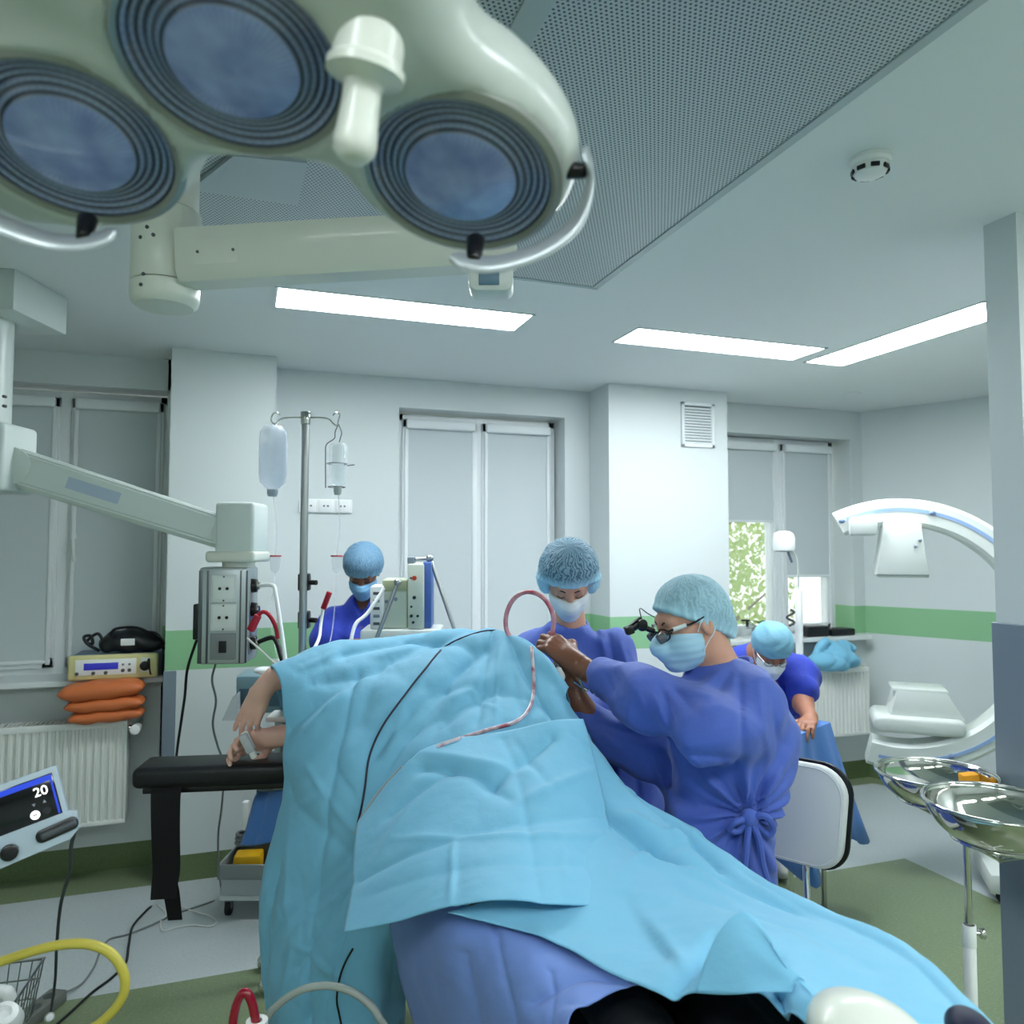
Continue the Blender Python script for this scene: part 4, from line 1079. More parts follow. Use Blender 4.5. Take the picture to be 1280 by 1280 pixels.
class Head:
    def __init__(s, c, fwd, up, k=1.0):
        s.c = Vector(c); y = Vector(fwd).normalized(); u = Vector(up); x = y.cross(u).normalized(); z = x.cross(y)
        s.x, s.y, s.z, s.k = x, y, z, k; s.R = np.array((x, y, z)).T
    def __call__(s, x, y, z): return s.c+(s.x*x+s.y*y+s.z*z)*s.k
    def prims(s):
        k = s.k; R = s.R; q = s
        return [e_(q(0, -.012, .035), (.075*k, .095*k, .086*k), R, .02), e_(q(0, .028, -.030), (.064*k, .066*k, .074*k), R, .03),
                c_(q(0, .050, -.055), q(0, .060, -.090), .040*k, .024*k, .025), c_(q(-.034, .074, .034), q(.034, .074, .034), .016*k, .016*k, .02),
                c_(q(0, .090, .022), q(0, .106, -.020), .009*k, .0125*k, .012), c_(q(-.012, .092, -.024), q(.012, .092, -.024), .008*k, .008*k, .008),
                c_(q(-.018, .086, -.055), q(.018, .086, -.055), .009*k, .009*k, .010),
                e_(q(.032, .096, .012), (.016*k, .016*k, .011*k), R, .008, '-'), e_(q(-.032, .096, .012), (.016*k, .016*k, .011*k), R, .008, '-'),
                e_(q(.032, .076, .011), (.016*k, .0145*k, .013*k), R, .004), e_(q(-.032, .076, .011), (.016*k, .0145*k, .013*k), R, .004),
                e_(q(.076, -.012, 0), (.009*k, .019*k, .032*k), R, .006), e_(q(-.076, -.012, 0), (.009*k, .019*k, .032*k), R, .006),
                e_(q(.086, -.008, .002), (.007*k, .010*k, .020*k), R, .006, '-'), e_(q(-.086, -.008, .002), (.007*k, .010*k, .020*k), R, .006, '-')]
    def local(s, p): return (p-np.array(s.c))@s.R/s.k
    def mask(s, m, parent, top=.004, back=.012, beak=.0, h=.0035):
        k = s.k; R = s.R; q = s
        pr = [e_(q(0, .032, -.038), (.072*k, .074*k, .078*k), R, .02), c_(q(0, .052, -.058), q(0, .064, -.094), .046*k, .030*k, .03),
              c_(q(0, .088, .004), q(0, .104+beak, -.028), .016*k, .024*k, .02), c_(q(0, .100+beak*.7, -.034), q(0, .082, -.088), .022*k, .024*k, .03),
              f_(half(q(0, .1, top), s.z*1.0-s.y*.25), .006), f_(half(q(0, back, -.05), -s.y-s.z*.12), .006), f_(half(q(0, .02, -.122), -s.z+s.y*.15), .01)]
        def pleat(p):
            l = s.local(p); z = l[..., 2]-.15*l[..., 1]
            return .0017*np.abs(((z+.2)/.021) % 1-.5)*2-.0008
        return body('face_mask', pr, h, m, parent, disp=pleat, relax=1)
    def loop(s, m, parent, side):
        q = s; mb = MB()
        mb.tube([q(side*.072, .020, -.012), q(side*.079, .006, .012), q(side*.082, -.012, .034), q(side*.080, -.030, .024)], .0016, 6)
        mb.tube([q(side*.068, .020, -.068), q(side*.076, 0, -.045), q(side*.080, -.020, -.028), q(side*.082, -.034, -.008)], .0016, 6)
        return obj('ear_loop', mb, m, parent)
    def cap(s, m, parent, ells, front, nape, wr=.004, n=26, hair=1.0, h=.005, name='bouffant_cap', lobes=()):
        """front / nape: (y, z) of the elastic edge at brow and neck"""
        k = s.k; pr = [e_(s(*c), tuple(np.array(r)*k), s.R, .03) for c, r in ells]
        (fy, fz), (ny, nz) = front, nape
        d = Vector((0, fy-ny, fz-nz)).normalized(); nn = s.y*(-d.z)+s.z*d.y
        pr.append(f_(half(s(0, fy, fz), -nn), .012))
        pr += [e_(s(*c), tuple(np.array(r)*k), s.R, .025) for c, r in lobes]
        def gather(p):
            l = s.local(p); a = np.arctan2(l[..., 0], l[..., 1]+.02)
            dist = (l[..., 1]-fy)*(-d.z)+(l[..., 2]-fz)*d.y
            return wr*np.sin(a*n+2*np.sin(a*5)+20*l[..., 2])*np.exp(-np.clip(dist, 0, 1)/.05)-.005*np.exp(-(dist/.008)**2)+.0006*np.sin(a*60+l[..., 2]*90)+.0016*np.sin(a*9+l[..., 2]*60)*np.sin(l[..., 0]*55)
        o = body(name, pr, h, m, parent, disp=gather, relax=1)
        ca = o.data.color_attributes.new('cap', 'FLOAT_COLOR', 'POINT'); off = np.array(origin_of(o))
        for i, v in enumerate(o.data.vertices):
            l = s.local(np.array(v.co)+off); a = math.atan2(l[0], l[1]+.02)/(2*PI)+.5
            dist = (l[1]-fy)*(-d.z)+(l[2]-fz)*d.y
            hv = hair*min(1, max(0, (dist-.008)/.03))
            ca.data[i].color = (a, hv, 0, 1)
        return o
    def brows(s, m, parent, sides=(-1, 1)):
        for sd in sides:
            obj('eyebrow', MB().tube([s(sd*.016, .0905, .030), s(sd*.032, .0895, .036), s(sd*.048, .078, .031)], lambda t: .0034*(1-.5*t), 8), m, parent)
            obj('eyelash', MB().tube([s(sd*.019, .0885, .006), s(sd*.032, .0915, .0035), s(sd*.046, .082, .007)], .0016, 6), m, parent)
            

def legs(name, parent, hips, floor_pts, m, r0=.085, r1=.055):
    """scrub trousers and shoes of a standing person"""
    pr = []
    for hp, fp in zip(hips, floor_pts):
        kn = (Vector(hp)+Vector(fp))/2+Vector((0, 0, .02))
        pr += [c_(hp, kn, r0, r0*.8, .04), c_(kn, Vector(fp)+Vector((0, 0, .10)), r0*.8, r1, .04)]
    o = body('trousers', pr, .012, m, parent)
    return o
def shoe(parent, p, d):
    d = Vector(d); d.z = 0; d.normalize(); p = Vector(p)
    R = np.array((d.cross(Vector((0, 0, 1))), d, (0, 0, 1))).T
    body('shoe', [e_(p+d*.05+Vector((0, 0, .045)), (.048, .135, .045), R), c_(p+Vector((0, 0, .05)), p+Vector((0, 0, .09)), .045, .045), f_(half(p+Vector((0, 0, .002)), (0, 0, -1)), .003)], .007, SHOE, parent)

# ------------------------------------------------------------------ hands
def finger_prims(base, dirs, lens, r0, r1, k=.004):
    out = []; p = Vector(base); n = len(lens)
    for i, (d, l) in enumerate(zip(dirs, lens)):
        q = p+Vector(d).normalized()*l
        out.append(c_(p, q, r0+(r1-r0)*i/n, r0+(r1-r0)*(i+1)/n, k)); p = q
    return out, p
def hand_prims(wrist, fwd, back, curl=(.5, .6, .5), scale=1.0, thumb=(.6, .5), side=1, spread=.06, curls=None, tout=.75):
    """palm and five fingers; fwd along the hand, back = out of the back of the hand, side=+1 puts the thumb on fwd x back"""
    f = Vector(fwd).normalized(); b = (Vector(back)-f*f.dot(Vector(back))).normalized(); s = f.cross(b)*side
    w = Vector(wrist); k = scale; R = np.array((s, f, b)).T
    pr = [e_(w+f*.050*k, (.040*k, .052*k, .0155*k), R, .012), c_(w-f*.02*k, w+f*.022*k, .027*k, .027*k, .02)]
    tips = []
    for i, (off, ln) in enumerate(((.030, .088), (.010, .098), (-.011, .092), (-.030, .072))):
        cu = curls[i] if curls else curl
        base = w+f*(.088-.006*abs(i-1.2))*k+s*off*k+b*.002
        pr.append(c_(w+f*.03*k+s*off*.7*k, base, .012*k, .0098*k, .010))
        a = 0; dirs = []; fs = (f+s*(off*spread/.03)).normalized()
        for c in cu: a += c; dirs.append(fs*math.cos(a)-b*math.sin(a))
        q, tip = finger_prims(base, dirs, (ln*.45*k, ln*.32*k, ln*.25*k), .0096*k, .0074*k); pr += q; tips.append((tip, dirs[-1]))
    tb = w+f*.022*k+s*.030*k-b*.004*k
    d1 = (f*.75+s*tout-b*(1-tout)).normalized(); d2 = (f*(1-thumb[0]*.3)+s*(.45-thumb[0])-b*thumb[1]).normalized()
    q, tip = finger_prims(tb, (d1, d2, d2-s*.2), (.040*k, .032*k, .026*k), .0135*k, .009*k, .008); pr += q; tips.append((tip, d2))
    return pr, tips

# ================================================================== SURGEON
sg = thing('person', 'surgeon in blue gown with magnifying glasses bending over the drape, arms reaching left', 'person', onZ(905, 1395, 0))
hc = P(864, 780, 2.26)
fw = (-CR*.93-CF*.22-Vector((0, 0, 1))*.30)
HS = Head(hc, fw, Vector((0, 0, 1))-CR*.12, 1.03)
nb = P(906, 852, 2.26)
# joints
SL, EL, WL = P(938, 893, 2.12), P(886, 908, 2.04), P(752, 852, 2.34)
SRr, ER, WR = P(868, 893, 2.46), P(806, 938, 2.42), P(730, 886, 2.42)
hl_w, hl_f = P(741, 846, 2.36), (P(690, 803, 2.44)-P(741, 846, 2.36))
hl, tips = hand_prims(P(716, 826, 2.395), hl_f, CU*.62+CR*.30-CF*.72, scale=1.06, side=1, curls=[(.45, .8, .5), (.5, .95, .6), (.6, .95, .6), (.7, 1.0, .6)], thumb=(.5, .7), spread=.10)
hr, tips2 = hand_prims(P(724, 878, 2.42), P(700, 842, 2.44)-P(724, 878, 2.42), -CR*.5-CF*.8, scale=1.0, side=-1, curls=[(.3, .6, .5), (.4, .7, .5), (.5, .8, .5), (.5, .8, .5)], thumb=(.4, .6))
bodyp = HS.prims()+[c_(HS(0, -.028, -.05), nb, .056, .066, .03), e_(nb+CR*.0-Vector((0, 0, .06)), (.13, .12, .09), None, .05),
                    c_(SL, EL, .055, .045), c_(EL, WL, .042, .028), c_(SRr, ER, .055, .045), c_(ER, WR, .042, .028),
                    c_(WL, P(716, 826, 2.395), .030, .028, .02), c_(WR, P(724, 878, 2.42), .030, .028, .02), c_(nb-Vector((0, 0, .10)), P(905, 1000, 2.27), .09, .08, .05)]
body('body', bodyp, .0055, SKIN, sg, relax=1)
# gown: one continuous cloth body with sleeves
Z = Vector((0, 0, 1))
kn = P(937, 1022, 2.10)
RY = np.array((CR, Vector((_sy, _cy, 0)), Z)).T
gp_ = [e_(P(906, 935, 2.28), (.155, .16, .17), RY, .06),
       c_(P(908, 890, 2.27), P(893, 1030, 2.26), .14, .118, .06),
       e_(P(893, 1040, 2.26), (.15, .14, .08), RY, .06),
       c_(P(893, 1045, 2.26), P(905, 1240, 2.28), .145, .19, .06),
       c_(P(893, 1045, 2.26), P(850, 1200, 2.3), .12, .16, .06),
       e_(nb-Z*.03+CR*.01, (.098, .095, .060), None, .04),
       c_(nb-Z*.055, P(934, 892, 2.18), .072, .080, .05), c_(nb-Z*.06, SRr, .078, .088, .05),
       c_(P(934, 894, 2.18), P(884, 910, 2.07), .090, .078, .06), c_(P(884, 910, 2.07), P(800, 876, 2.22), .082, .068, .06), c_(P(800, 876, 2.22), WL, .068, .044, .05),
       c_(SRr, ER, .092, .08, .08), c_(ER, P(770, 920, 2.42), .076, .06, .05), c_(P(770, 920, 2.42), WR, .06, .042, .05),
       c_(P(974, 925, 2.22), P(952, 1000, 2.18), .045, .05, .09),
       c_(WL, P(738, 846, 2.36), .060, .060, .004, '-'), c_(P(708, 866, 2.42), P(716, 874, 2.42), .046, .046, .004, '-'),
       c_(HS(0, -.02, -.05), nb+Z*.012, .075, .070, .004, '-'), ]
def gown_fold(p, knot=np.array(kn), sc=1.0):
    q = p-knot; r = np.sqrt((q*q).sum(-1)); a = np.arctan2(q[..., 2], q@np.array(CR))
    near = np.exp(-(r/.20)**2)
    w = .010*near*np.sin(a*17+q[..., 2]*12)*np.clip(r/.05, 0, 1)
    return w+cr1(p)*np.clip(1.15-near, .25, 1)+df1(p)+waves(((1, .2, .8), .30, .003, 0))(p)
df1 = drawn_folds([(826, 858, 846, 905, 5, -.016), (838, 856, 872, 892, 5, -.014), (832, 870, 838, 925, 4, -.010), (846, 860, 905, 872, 6, .010), (768, 838, 786, 880, 5, -.009), (790, 845, 806, 888, 5, .009), (757, 842, 770, 868, 3, -.006),
                  (815, 866, 830, 900, 5, .010), (925, 845, 928, 945, 4, -.012), (858, 942, 922, 948, 5, -.018), (948, 850, 962, 940, 5, .010), (966, 872, 972, 955, 6, -.012), (905, 835, 866, 868, 5, .008), (915, 838, 890, 880, 6, -.008),
                  (934, 1016, 902, 950, 6, -.014), (930, 1014, 872, 965, 6, .012), (928, 1018, 845, 985, 6, -.012), (940, 1012, 930, 955, 5, .012), (946, 1012, 956, 950, 5, -.012), (950, 1014, 978, 965, 5, .010), (930, 1030, 880, 1090, 6, -.012), (925, 1034, 850, 1060, 6, .010), (940, 1035, 950, 1095, 6, -.010), (946, 1035, 975, 1095, 5, .010), (815, 940, 838, 1010, 6, .012), (800, 920, 752, 905, 5, -.010), (785, 945, 750, 915, 5, .010)])
cr1 = crumple(5, P(880, 960, 2.25), (.42, .34, .50), ((.15, .020), (.075, .008)), np.array((CR*.8-Z*.35+CF*.2).normalized()))
gown = body('surgical_gown', gp_, .0065, GOWN, sg, disp=gown_fold, relax=1)
k_ = MB()
obj('neck_binding', MB().tube([nb+(HS.x*math.cos(a)*.076+HS.y*math.sin(a)*.080)+Z*(.020-.022*math.sin(a)) for a in np.linspace(0, 2*PI, 22, endpoint=False)], .006, 8, 3, closed=True), GOWN, gown)
# waist tie: knot, bow loops and tails
kt = MB(); kt.ball(kn, (.026, .022, .024))
for pts in ([kn, kn+CR*.035+Z*.012-CF*.02, kn+CR*.06-Z*.02-CF*.01, kn+CR*.05-Z*.045, kn], [kn, kn-CR*.04-Z*.005-CF*.015, kn-CR*.055-Z*.03, kn-CR*.03-Z*.035, kn],
            [kn, kn+CR*.02-Z*.05-CF*.012, kn+CR*.032-Z*.12-CF*.005, kn+CR*.05-Z*.18], [kn, kn-CR*.012-Z*.06-CF*.014, kn-CR*.02-Z*.13-CF*.012]):
    kt.tube(pts, .009, 8, 8)
obj('waist_tie', kt, GOWN, gown)
body('glove', hl+[c_(P(764, 858, 2.315), P(716, 826, 2.395), .036, .031, .02)], .0032, GLOVE, sg, relax=1,
     disp=lambda p: -.0018+.0010*np.sin((p@np.array(hl_f.normalized()))*260)*(((p-np.array(P(722, 831, 2.39)))@np.array(hl_f.normalized())) < 0))
body('glove', hr+[c_(P(738, 896, 2.42), P(724, 878, 2.42), .036, .031, .02)], .0032, GLOVE, sg, relax=1, disp=lambda p: -.0018)
HS.mask(MASKB, sg, top=.008, back=.006, beak=.010)
for sd in (-1, 1): HS.loop(MASKW, sg, sd)
HS.cap(CAPM2, sg, [((0, -.012, .060), (.088, .102, .080)), ((0, -.088, -.020), (.055, .042, .062)), ((0, -.04, .03), (.083, .082, .075))], (.090, .078), (-.088, -.066), wr=.0018, hair=.55)
HS.brows(LASH, sg)
# loupe glasses
gl = MB(); q = HS
for sd in (-1, 1):
    gl.tube([q(sd*(.034+.021*math.cos(a)), .106-.012*abs(math.cos(a))*(math.cos(a) > 0), .006+.017*math.sin(a)) for a in np.linspace(0, 2*PI, 18, endpoint=False)], .0026, 8, 3, closed=True)
gl.tube([q(-.013, .107, .012), q(0, .112, .016), q(.013, .107, .012)], .0028, 8)
go = obj('glasses_frame', gl, BLACKG, sg)
for sd in (-1, 1):
    obj('temple', MB().tube([q(sd*.056, .094, .016), q(sd*.073, .080, .019), q(sd*.079, .03, .018), q(sd*.081, -.012, .026)], .0034, 8), BLACKG, go)
    obj('temple_clip', MB().tube([q(sd*.0705, .086, .019), q(sd*.0805, .050, .020)], .0062, 8), OFFW, go)
    obj('eyepiece', MB().cyl(q(sd*.032, .102, .002), q(sd*.030, .122, -.004), .0175, .014, 20, .002), mat('loupe_glass', (90, 92, 96), .15), go)
hm = MB(); hm.cyl(q(0, .114, .018), q(0, .140, .040), .008, seg=14); hm.ball(q(0, .142, .044), .016); hm.cyl(q(-.02, .145, .052), q(.022, .145, .052), .014, seg=18, bevel=.002)
hm.cyl(q(0, .138, .058), q(0, .186, .046), .0145, .012, 18, .002); hm.box((-.013, -.010, -.010), (.013, .012, .014), .003, basis(q(0, .182, .044), q.x, q.y, q.z))
obj('headlight', hm, BLACKG, go)
obj('headlight_cable', MB().tube([q(.01, .135, .055), q(.035, .120, .086), q(.062, .09, .058), q(.080, .055, .026)], .0018, 6), BLACKG, go)
obj('neck_cord', MB().tube([q(.070, -.066, -.010), q(.064, -.088, -.060), q(.050, -.100, -.105), q(.030, -.11, -.13)], .0035, 6), BLACKG, go)
tb_ = P(905, 1240, 2.28); fl0 = onZ(905, 1395, 0)
hips = [P(880, 1130, 2.2), P(900, 1130, 2.38)]
fts = [Vector((hips[0].x, hips[0].y, 0)), Vector((hips[1].x, hips[1].y, 0))]
legs('trousers', sg, hips, fts, SCRUB)
for f in fts: shoe(sg, f, -CR)

# ================================================================== ASSISTANT behind the drape
wm = thing('person', 'woman in blue gown and net cap looking down behind the cyan drape', 'person', onZ(720, 1270, 0))
fw = -CF*.80-CR*.02-Z*.62
HW = Head(P(711, 727, 2.80), fw, Z+CF*.1, 1.0)
nw = P(713, 782, 2.84)
S1, S2 = P(663, 818, 2.86), P(768, 818, 2.82)
E1, E2 = P(646, 880, 2.76), P(792, 868, 2.72)
W1, W2 = P(690, 900, 2.60), P(728, 884, 2.56)
h1, _ = hand_prims(P(722, 880, 2.54), -CR*.8-CF*.3+CU*.4, CU, scale=.92, side=1)
bp_ = HW.prims()+[c_(HW(0, -.025, -.055), nw, .047, .058, .03), c_(nw-Z*.14, P(715, 930, 2.85), .09, .10, .05), c_(S1, E1, .045, .038), c_(E1, W1, .036, .026), c_(S2, E2, .045, .038), c_(E2, W2, .036, .026), c_(nw-Z*.06, S1, .05, .045, .03), c_(nw-Z*.06, S2, .05, .045, .03)]+h1
body('body', bp_, .0055, SKIN, wm, relax=1)
gw = [e_(nw-Z*.016, (.080, .078, .044), None, .03), c_(nw-Z*.055, S1, .062, .068, .04), c_(nw-Z*.055, S2, .062, .068, .04), e_(P(715, 860, 2.85), (.165, .135, .17), np.array((CR, Vector((_sy, _cy, 0)), Z)).T, .06),
      c_(P(715, 850, 2.85), P(722, 1010, 2.86), .13, .14, .06), c_(P(722, 1010, 2.86), P(724, 1180, 2.86), .16, .19, .06), c_(P(775, 950, 2.80), P(790, 1180, 2.80), .15, .18, .06),
      c_(S1, E1, .075, .068, .05), c_(E1, W1, .064, .045, .04), c_(S2, E2, .076, .072, .04), c_(E2, W2, .066, .044, .03), e_(P(782, 858, 2.68), (.055, .05, .04), None, .03),
      c_(HW(0, -.02, -.05), nw-Z*.03, .050, .060, .004, '-')]
cr2 = crumple(8, P(715, 900, 2.84), (.32, .30, .55), ((.15, .016), (.07, .006)), np.array(Z))
df2 = drawn_folds([(760, 790, 772, 850, 4, -.014), (748, 785, 764, 845, 4, .012), (775, 800, 786, 840, 4, .010), (690, 785, 668, 815, 5, -.009), (706, 800, 745, 845, 5, .008), (735, 780, 755, 800, 4, -.010), (776, 832, 800, 842, 4, -.014), (770, 842, 795, 852, 4, .010), (740, 940, 752, 1010, 6, -.014), (770, 930, 778, 1010, 6, .014), (790, 940, 800, 1010, 5, -.012)])
def gfold2(p): return cr2(p)+df2(p)
g2 = body('surgical_gown', gw, .0065, GOWN, wm, disp=gfold2, relax=1)
obj('neck_binding', MB().tube([nw+(CR*math.cos(a)*.064-CF*math.sin(a)*.064)+Z*(.006-.012*math.sin(a)) for a in np.linspace(0, 2*PI, 20, endpoint=False)], .0055, 8, 3, closed=True), GOWN, g2)
HW.mask(MASKW, wm, top=-.004, back=.006, beak=.004)
HW.cap(CAPM, wm, [((0, -.022, .066), (.100, .114, .086)), ((0, -.05, .04), (.104, .10, .07))], (.098, .050), (-.09, -.02), wr=.0016, hair=.95, lobes=[((.082, -.025, -.008), (.034, .050, .056)), ((-.082, -.025, -.008), (.034, .050, .056)), ((0, -.085, -.01), (.08, .05, .06))])
HW.brows(LASH, wm)
for sd in (-1, 1): HW.loop(MASKW, wm, sd)
hips = [P(690, 1060, 2.86), P(750, 1060, 2.86)]
fts = [Vector((h.x, h.y, 0)) for h in hips]
legs('trousers', wm, hips, fts, SCRUB)
for f in fts: shoe(wm, f, -CF)

# ================================================================== NURSE at the back
nu = thing('person', 'nurse in royal blue scrubs and net cap by the machine behind the drip stand', 'person', onZ(452, 1097, 0))
HN = Head(P(454, 716, 3.90), -CF*.84+CR*.05-Z*.58, Z+CF*.1, .98)
nn = P(456, 753, 3.95)
S1, S2 = P(421, 776, 3.97), P(495, 774, 3.93); E1, E2 = P(408, 818, 3.86), P(500, 815, 3.80); W1, W2 = P(440, 806, 3.62), P(462, 806, 3.60)
h1, _ = hand_prims(W1, CR*.8-CF*.4+CU*.15, CU*.8-CF*.5, scale=.92, side=1); h2, _ = hand_prims(W2, -CR*.6-CF*.5, CU, scale=.9, side=-1)
body('body', HN.prims()+[c_(HN(0, -.025, -.055), nn, .046, .056, .03), c_(nn-Z*.14, P(458, 860, 3.96), .09, .10, .05), c_(S1, E1, .045, .038), c_(E1, W1, .036, .026), c_(S2, E2, .045, .038), c_(E2, W2, .036, .026), c_(nn-Z*.06, S1, .05, .045, .03), c_(nn-Z*.06, S2, .05, .045, .03)]+h1+h2, .006, SKIN3, nu, relax=1)
vn = nn-CF*.05-Z*.045
gn = [e_(nn-Z*.018, (.078, .076, .042), None, .03), c_(nn-Z*.045, S1, .068, .066, .05), c_(nn-Z*.045, S2, .068, .066, .05), e_(P(458, 815, 3.96), (.155, .13, .17), np.array((CR, Vector((_sy, _cy, 0)), Z)).T, .06), c_(P(458, 800, 3.96), P(458, 900, 3.96), .13, .15, .06),
      c_(S1, P(411, 800, 3.91), .076, .078, .04), c_(S2, P(498, 800, 3.86), .076, .076, .04), f_(lambda p: np.maximum(-1, -(p[..., 2]-.55)), .01),
      c_(HN(0, -.02, -.05), nn-Z*.03, .050, .058, .004, '-'), c_(nn-CF*.075+Z*.03, nn-CF*.10-Z*.075, .058, .004, .004, '-')]
body('scrub_top', gn, .007, SCRUB, nu, disp=crumple(3, P(458, 830, 3.92), (.3, .28, .4), ((.13, .014), (.06, .005))), relax=1)
HN.mask(MASKC, nu, top=-.002, back=.006)
HN.cap(CAPM3, nu, [((0, -.022, .062), (.100, .118, .092)), ((0, -.04, .03), (.098, .10, .08))], (.098, .040), (-.10, -.04), wr=.0016, hair=.8)
HN.brows(LASH, nu)
hips = [P(440, 905, 3.96), P(476, 905, 3.96)]; fts = [Vector((h.x, h.y, 0)) for h in hips]
legs('trousers', nu, hips, fts, SCRUB)
for f in fts: shoe(nu, f, -CF)

# ================================================================== MAN at the instrument table
mn = thing('person', 'man in a flat blue tied cap leaning over the instrument table', 'person', onZ(968, 1085, 0))
HM = Head(P(964, 814, 3.74), -CF*.80-Z*.58-CR*.05, Z*.8-CF*.4, .96)
nm = P(955, 822, 3.90)
S1, S2 = P(926, 832, 3.96), P(1003, 846, 3.80); E1, E2 = P(912, 890, 3.80), P(1004, 880, 3.66); W1, W2 = P(940, 905, 3.56), P(1012, 896, 3.52)
h1, _ = hand_prims(P(1013, 899, 3.50), -CR*.5-CF*.8, CU, scale=1, side=1); h2, _ = hand_prims(W1, CR*.6-CF*.5-CU*.1, CU, scale=1, side=-1)
body('body', HM.prims()+[c_(HM(0, -.04, -.035), nm, .052, .062, .03), c_(nm, P(948, 960, 4.02), .10, .12, .05), c_(S1, E1, .05, .042), c_(E1, W1, .042, .03), c_(S2, E2, .052, .044), c_(E2, P(1012, 896, 3.52), .044, .033), c_(nm-Z*.04, S1, .05, .045, .03), c_(nm-Z*.04, S2, .05, .045, .03)]+h1+h2, .006, SKIN2, mn, relax=1)
gm = [e_(nm-Z*.01, (.082, .082, .05), None, .03), c_(nm-Z*.01, S1, .075, .075, .05), c_(nm-Z*.01, S2, .075, .078, .05), e_(P(958, 878, 3.96), (.165, .15, .19), np.array((CR, Vector((_sy, _cy, 0)), Z)).T, .06), c_(P(955, 880, 3.96), P(950, 1000, 4.02), .14, .15, .06),
      c_(S1, P(918, 865, 3.88), .082, .08, .04), c_(S2, P(1004, 862, 3.72), .082, .074, .04), f_(lambda p: np.maximum(-1, -(p[..., 2]-.55)), .01),
      c_(HM(0, -.02, -.05), nm-CF*.02, .05, .058, .004, '-')]
body('scrub_top', gm, .007, SCRUB, mn, disp=crumple(6, P(960, 890, 3.9), (.34, .34, .42), ((.13, .014), (.06, .005))), relax=1)
HM.mask(MASKW, mn, top=.002, back=.006)
for sd in (-1, 1): HM.loop(MASKW, mn, sd)
q = HM
hc_ = [c_(q(0, -.012, .03), q(0, -.012, .052), .094, .092, .02), e_(q(0, -.016, .055), (.090, .108, .082), HM.R, .03), f_(half(q(0, .1, .038), -HM.z+HM.y*.12), .006)]
co_ = body('tied_cap', hc_, .0045, CAPT, mn, relax=1, disp=lambda p: .002*np.sin(HM.local(p)[..., 0]*70+3*np.sin(HM.local(p)[..., 2]*60)))
HM.brows(LASH, mn)
obj('eyeglasses', MB().tube([q(.02, .104, .0), q(.045, .098, -.006), q(.055, .09, .010), q(.035, .1, .022), q(.02, .104, .012)], .002, 6, 6, closed=True).tube([q(-.02, .104, .006), q(0, .108, .012), q(.02, .104, .006)], .002, 6).tube([q(-.02, .104, .0), q(-.045, .098, -.006), q(-.055, .09, .010), q(-.035, .1, .022), q(-.02, .104, .012)], .002, 6, 6, closed=True).tube([q(.055, .09, .012), q(.077, .04, .014), q(.080, -.01, .02)], .002, 6), STEEL, mn)
hips = [P(935, 1000, 4.02), P(965, 1000, 4.02)]; fts = [Vector((h.x, h.y, 0)) for h in hips]
legs('trousers', mn, hips, fts, SCRUB)
for f in fts: shoe(mn, f, -CF)

# ================================================================== PATIENT: arms coming out of the drape on to the armboard
pt = thing('person', 'patient lying under the cyan drapes with one hand out on the armboard', 'person', (.75, 2.2, .93))
def gz(p): return p
dirh = (P(311, 898, 2.505)-P(331, 858, 2.50)).normalized()
hA, tA = hand_prims(P(329, 862, 2.50), dirh, -CF*.85+CU*.1-CR*.15, scale=1.02, side=1, curls=[(.10, .15, .10), (.15, .25, .15), (.22, .35, .25), (.30, .45, .3)], thumb=(.7, .9), spread=.04, tout=.15)
hB, tB = hand_prims(P(344, 921, 2.555), P(302, 930, 2.54)-P(344, 921, 2.555), CF*.5+CU*.1+Z*.2, scale=1.08, side=1, curls=[(.3, .9, .5), (.35, .9, .6), (.4, .9, .6), (.5, .9, .6)], thumb=(.5, .6))
sh = Vector((.70, 2.50, 1.08)); 
pb_ = hA+hB+[c_(P(329, 862, 2.50), P(344, 846, 2.505), .030, .030, .02), c_(P(344, 846, 2.505), P(420, 862, 2.60), .032, .040, .02), c_(P(420, 862, 2.60), sh, .042, .05, .03),
      c_(P(344, 921, 2.555), P(372, 918, 2.565), .031, .036, .02), c_(P(372, 918, 2.565), P(470, 900, 2.62), .038, .045, .02), c_(P(470, 900, 2.62), sh-Z*.15, .045, .055, .03),
      c_(sh-Z*.06, Vector((.75, 2.0, .95)), .10, .09, .06)]
pbody = body('body', pb_, .0048, HANDSKIN, pt, relax=1)
tr = body('trousers', [c_((.71, 1.75, .83), (.66, 1.22, .805), .07, .060, .03), c_((.66, 1.22, .805), (.64, .70, .80), .060, .052, .03), c_((.84, 1.75, .82), (.83, 1.2, .80), .07, .06, .03), c_((.83, 1.2, .80), (.82, .70, .80), .06, .05, .03),
               c_((.75, 2.0, .87), (.77, 1.75, .84), .09, .09, .05)], .009, TROUS, pt, relax=2, disp=lambda p: waves(((.3, 1, .2), .12, .002, 0))(p))
for x in (.64, .82):
    body('shoe', [e_((x, .60, .845), (.048, .045, .13), None, .02), c_((x, .69, .80), (x, .63, .79), .055, .05, .03)], .007, BLACK, pt)
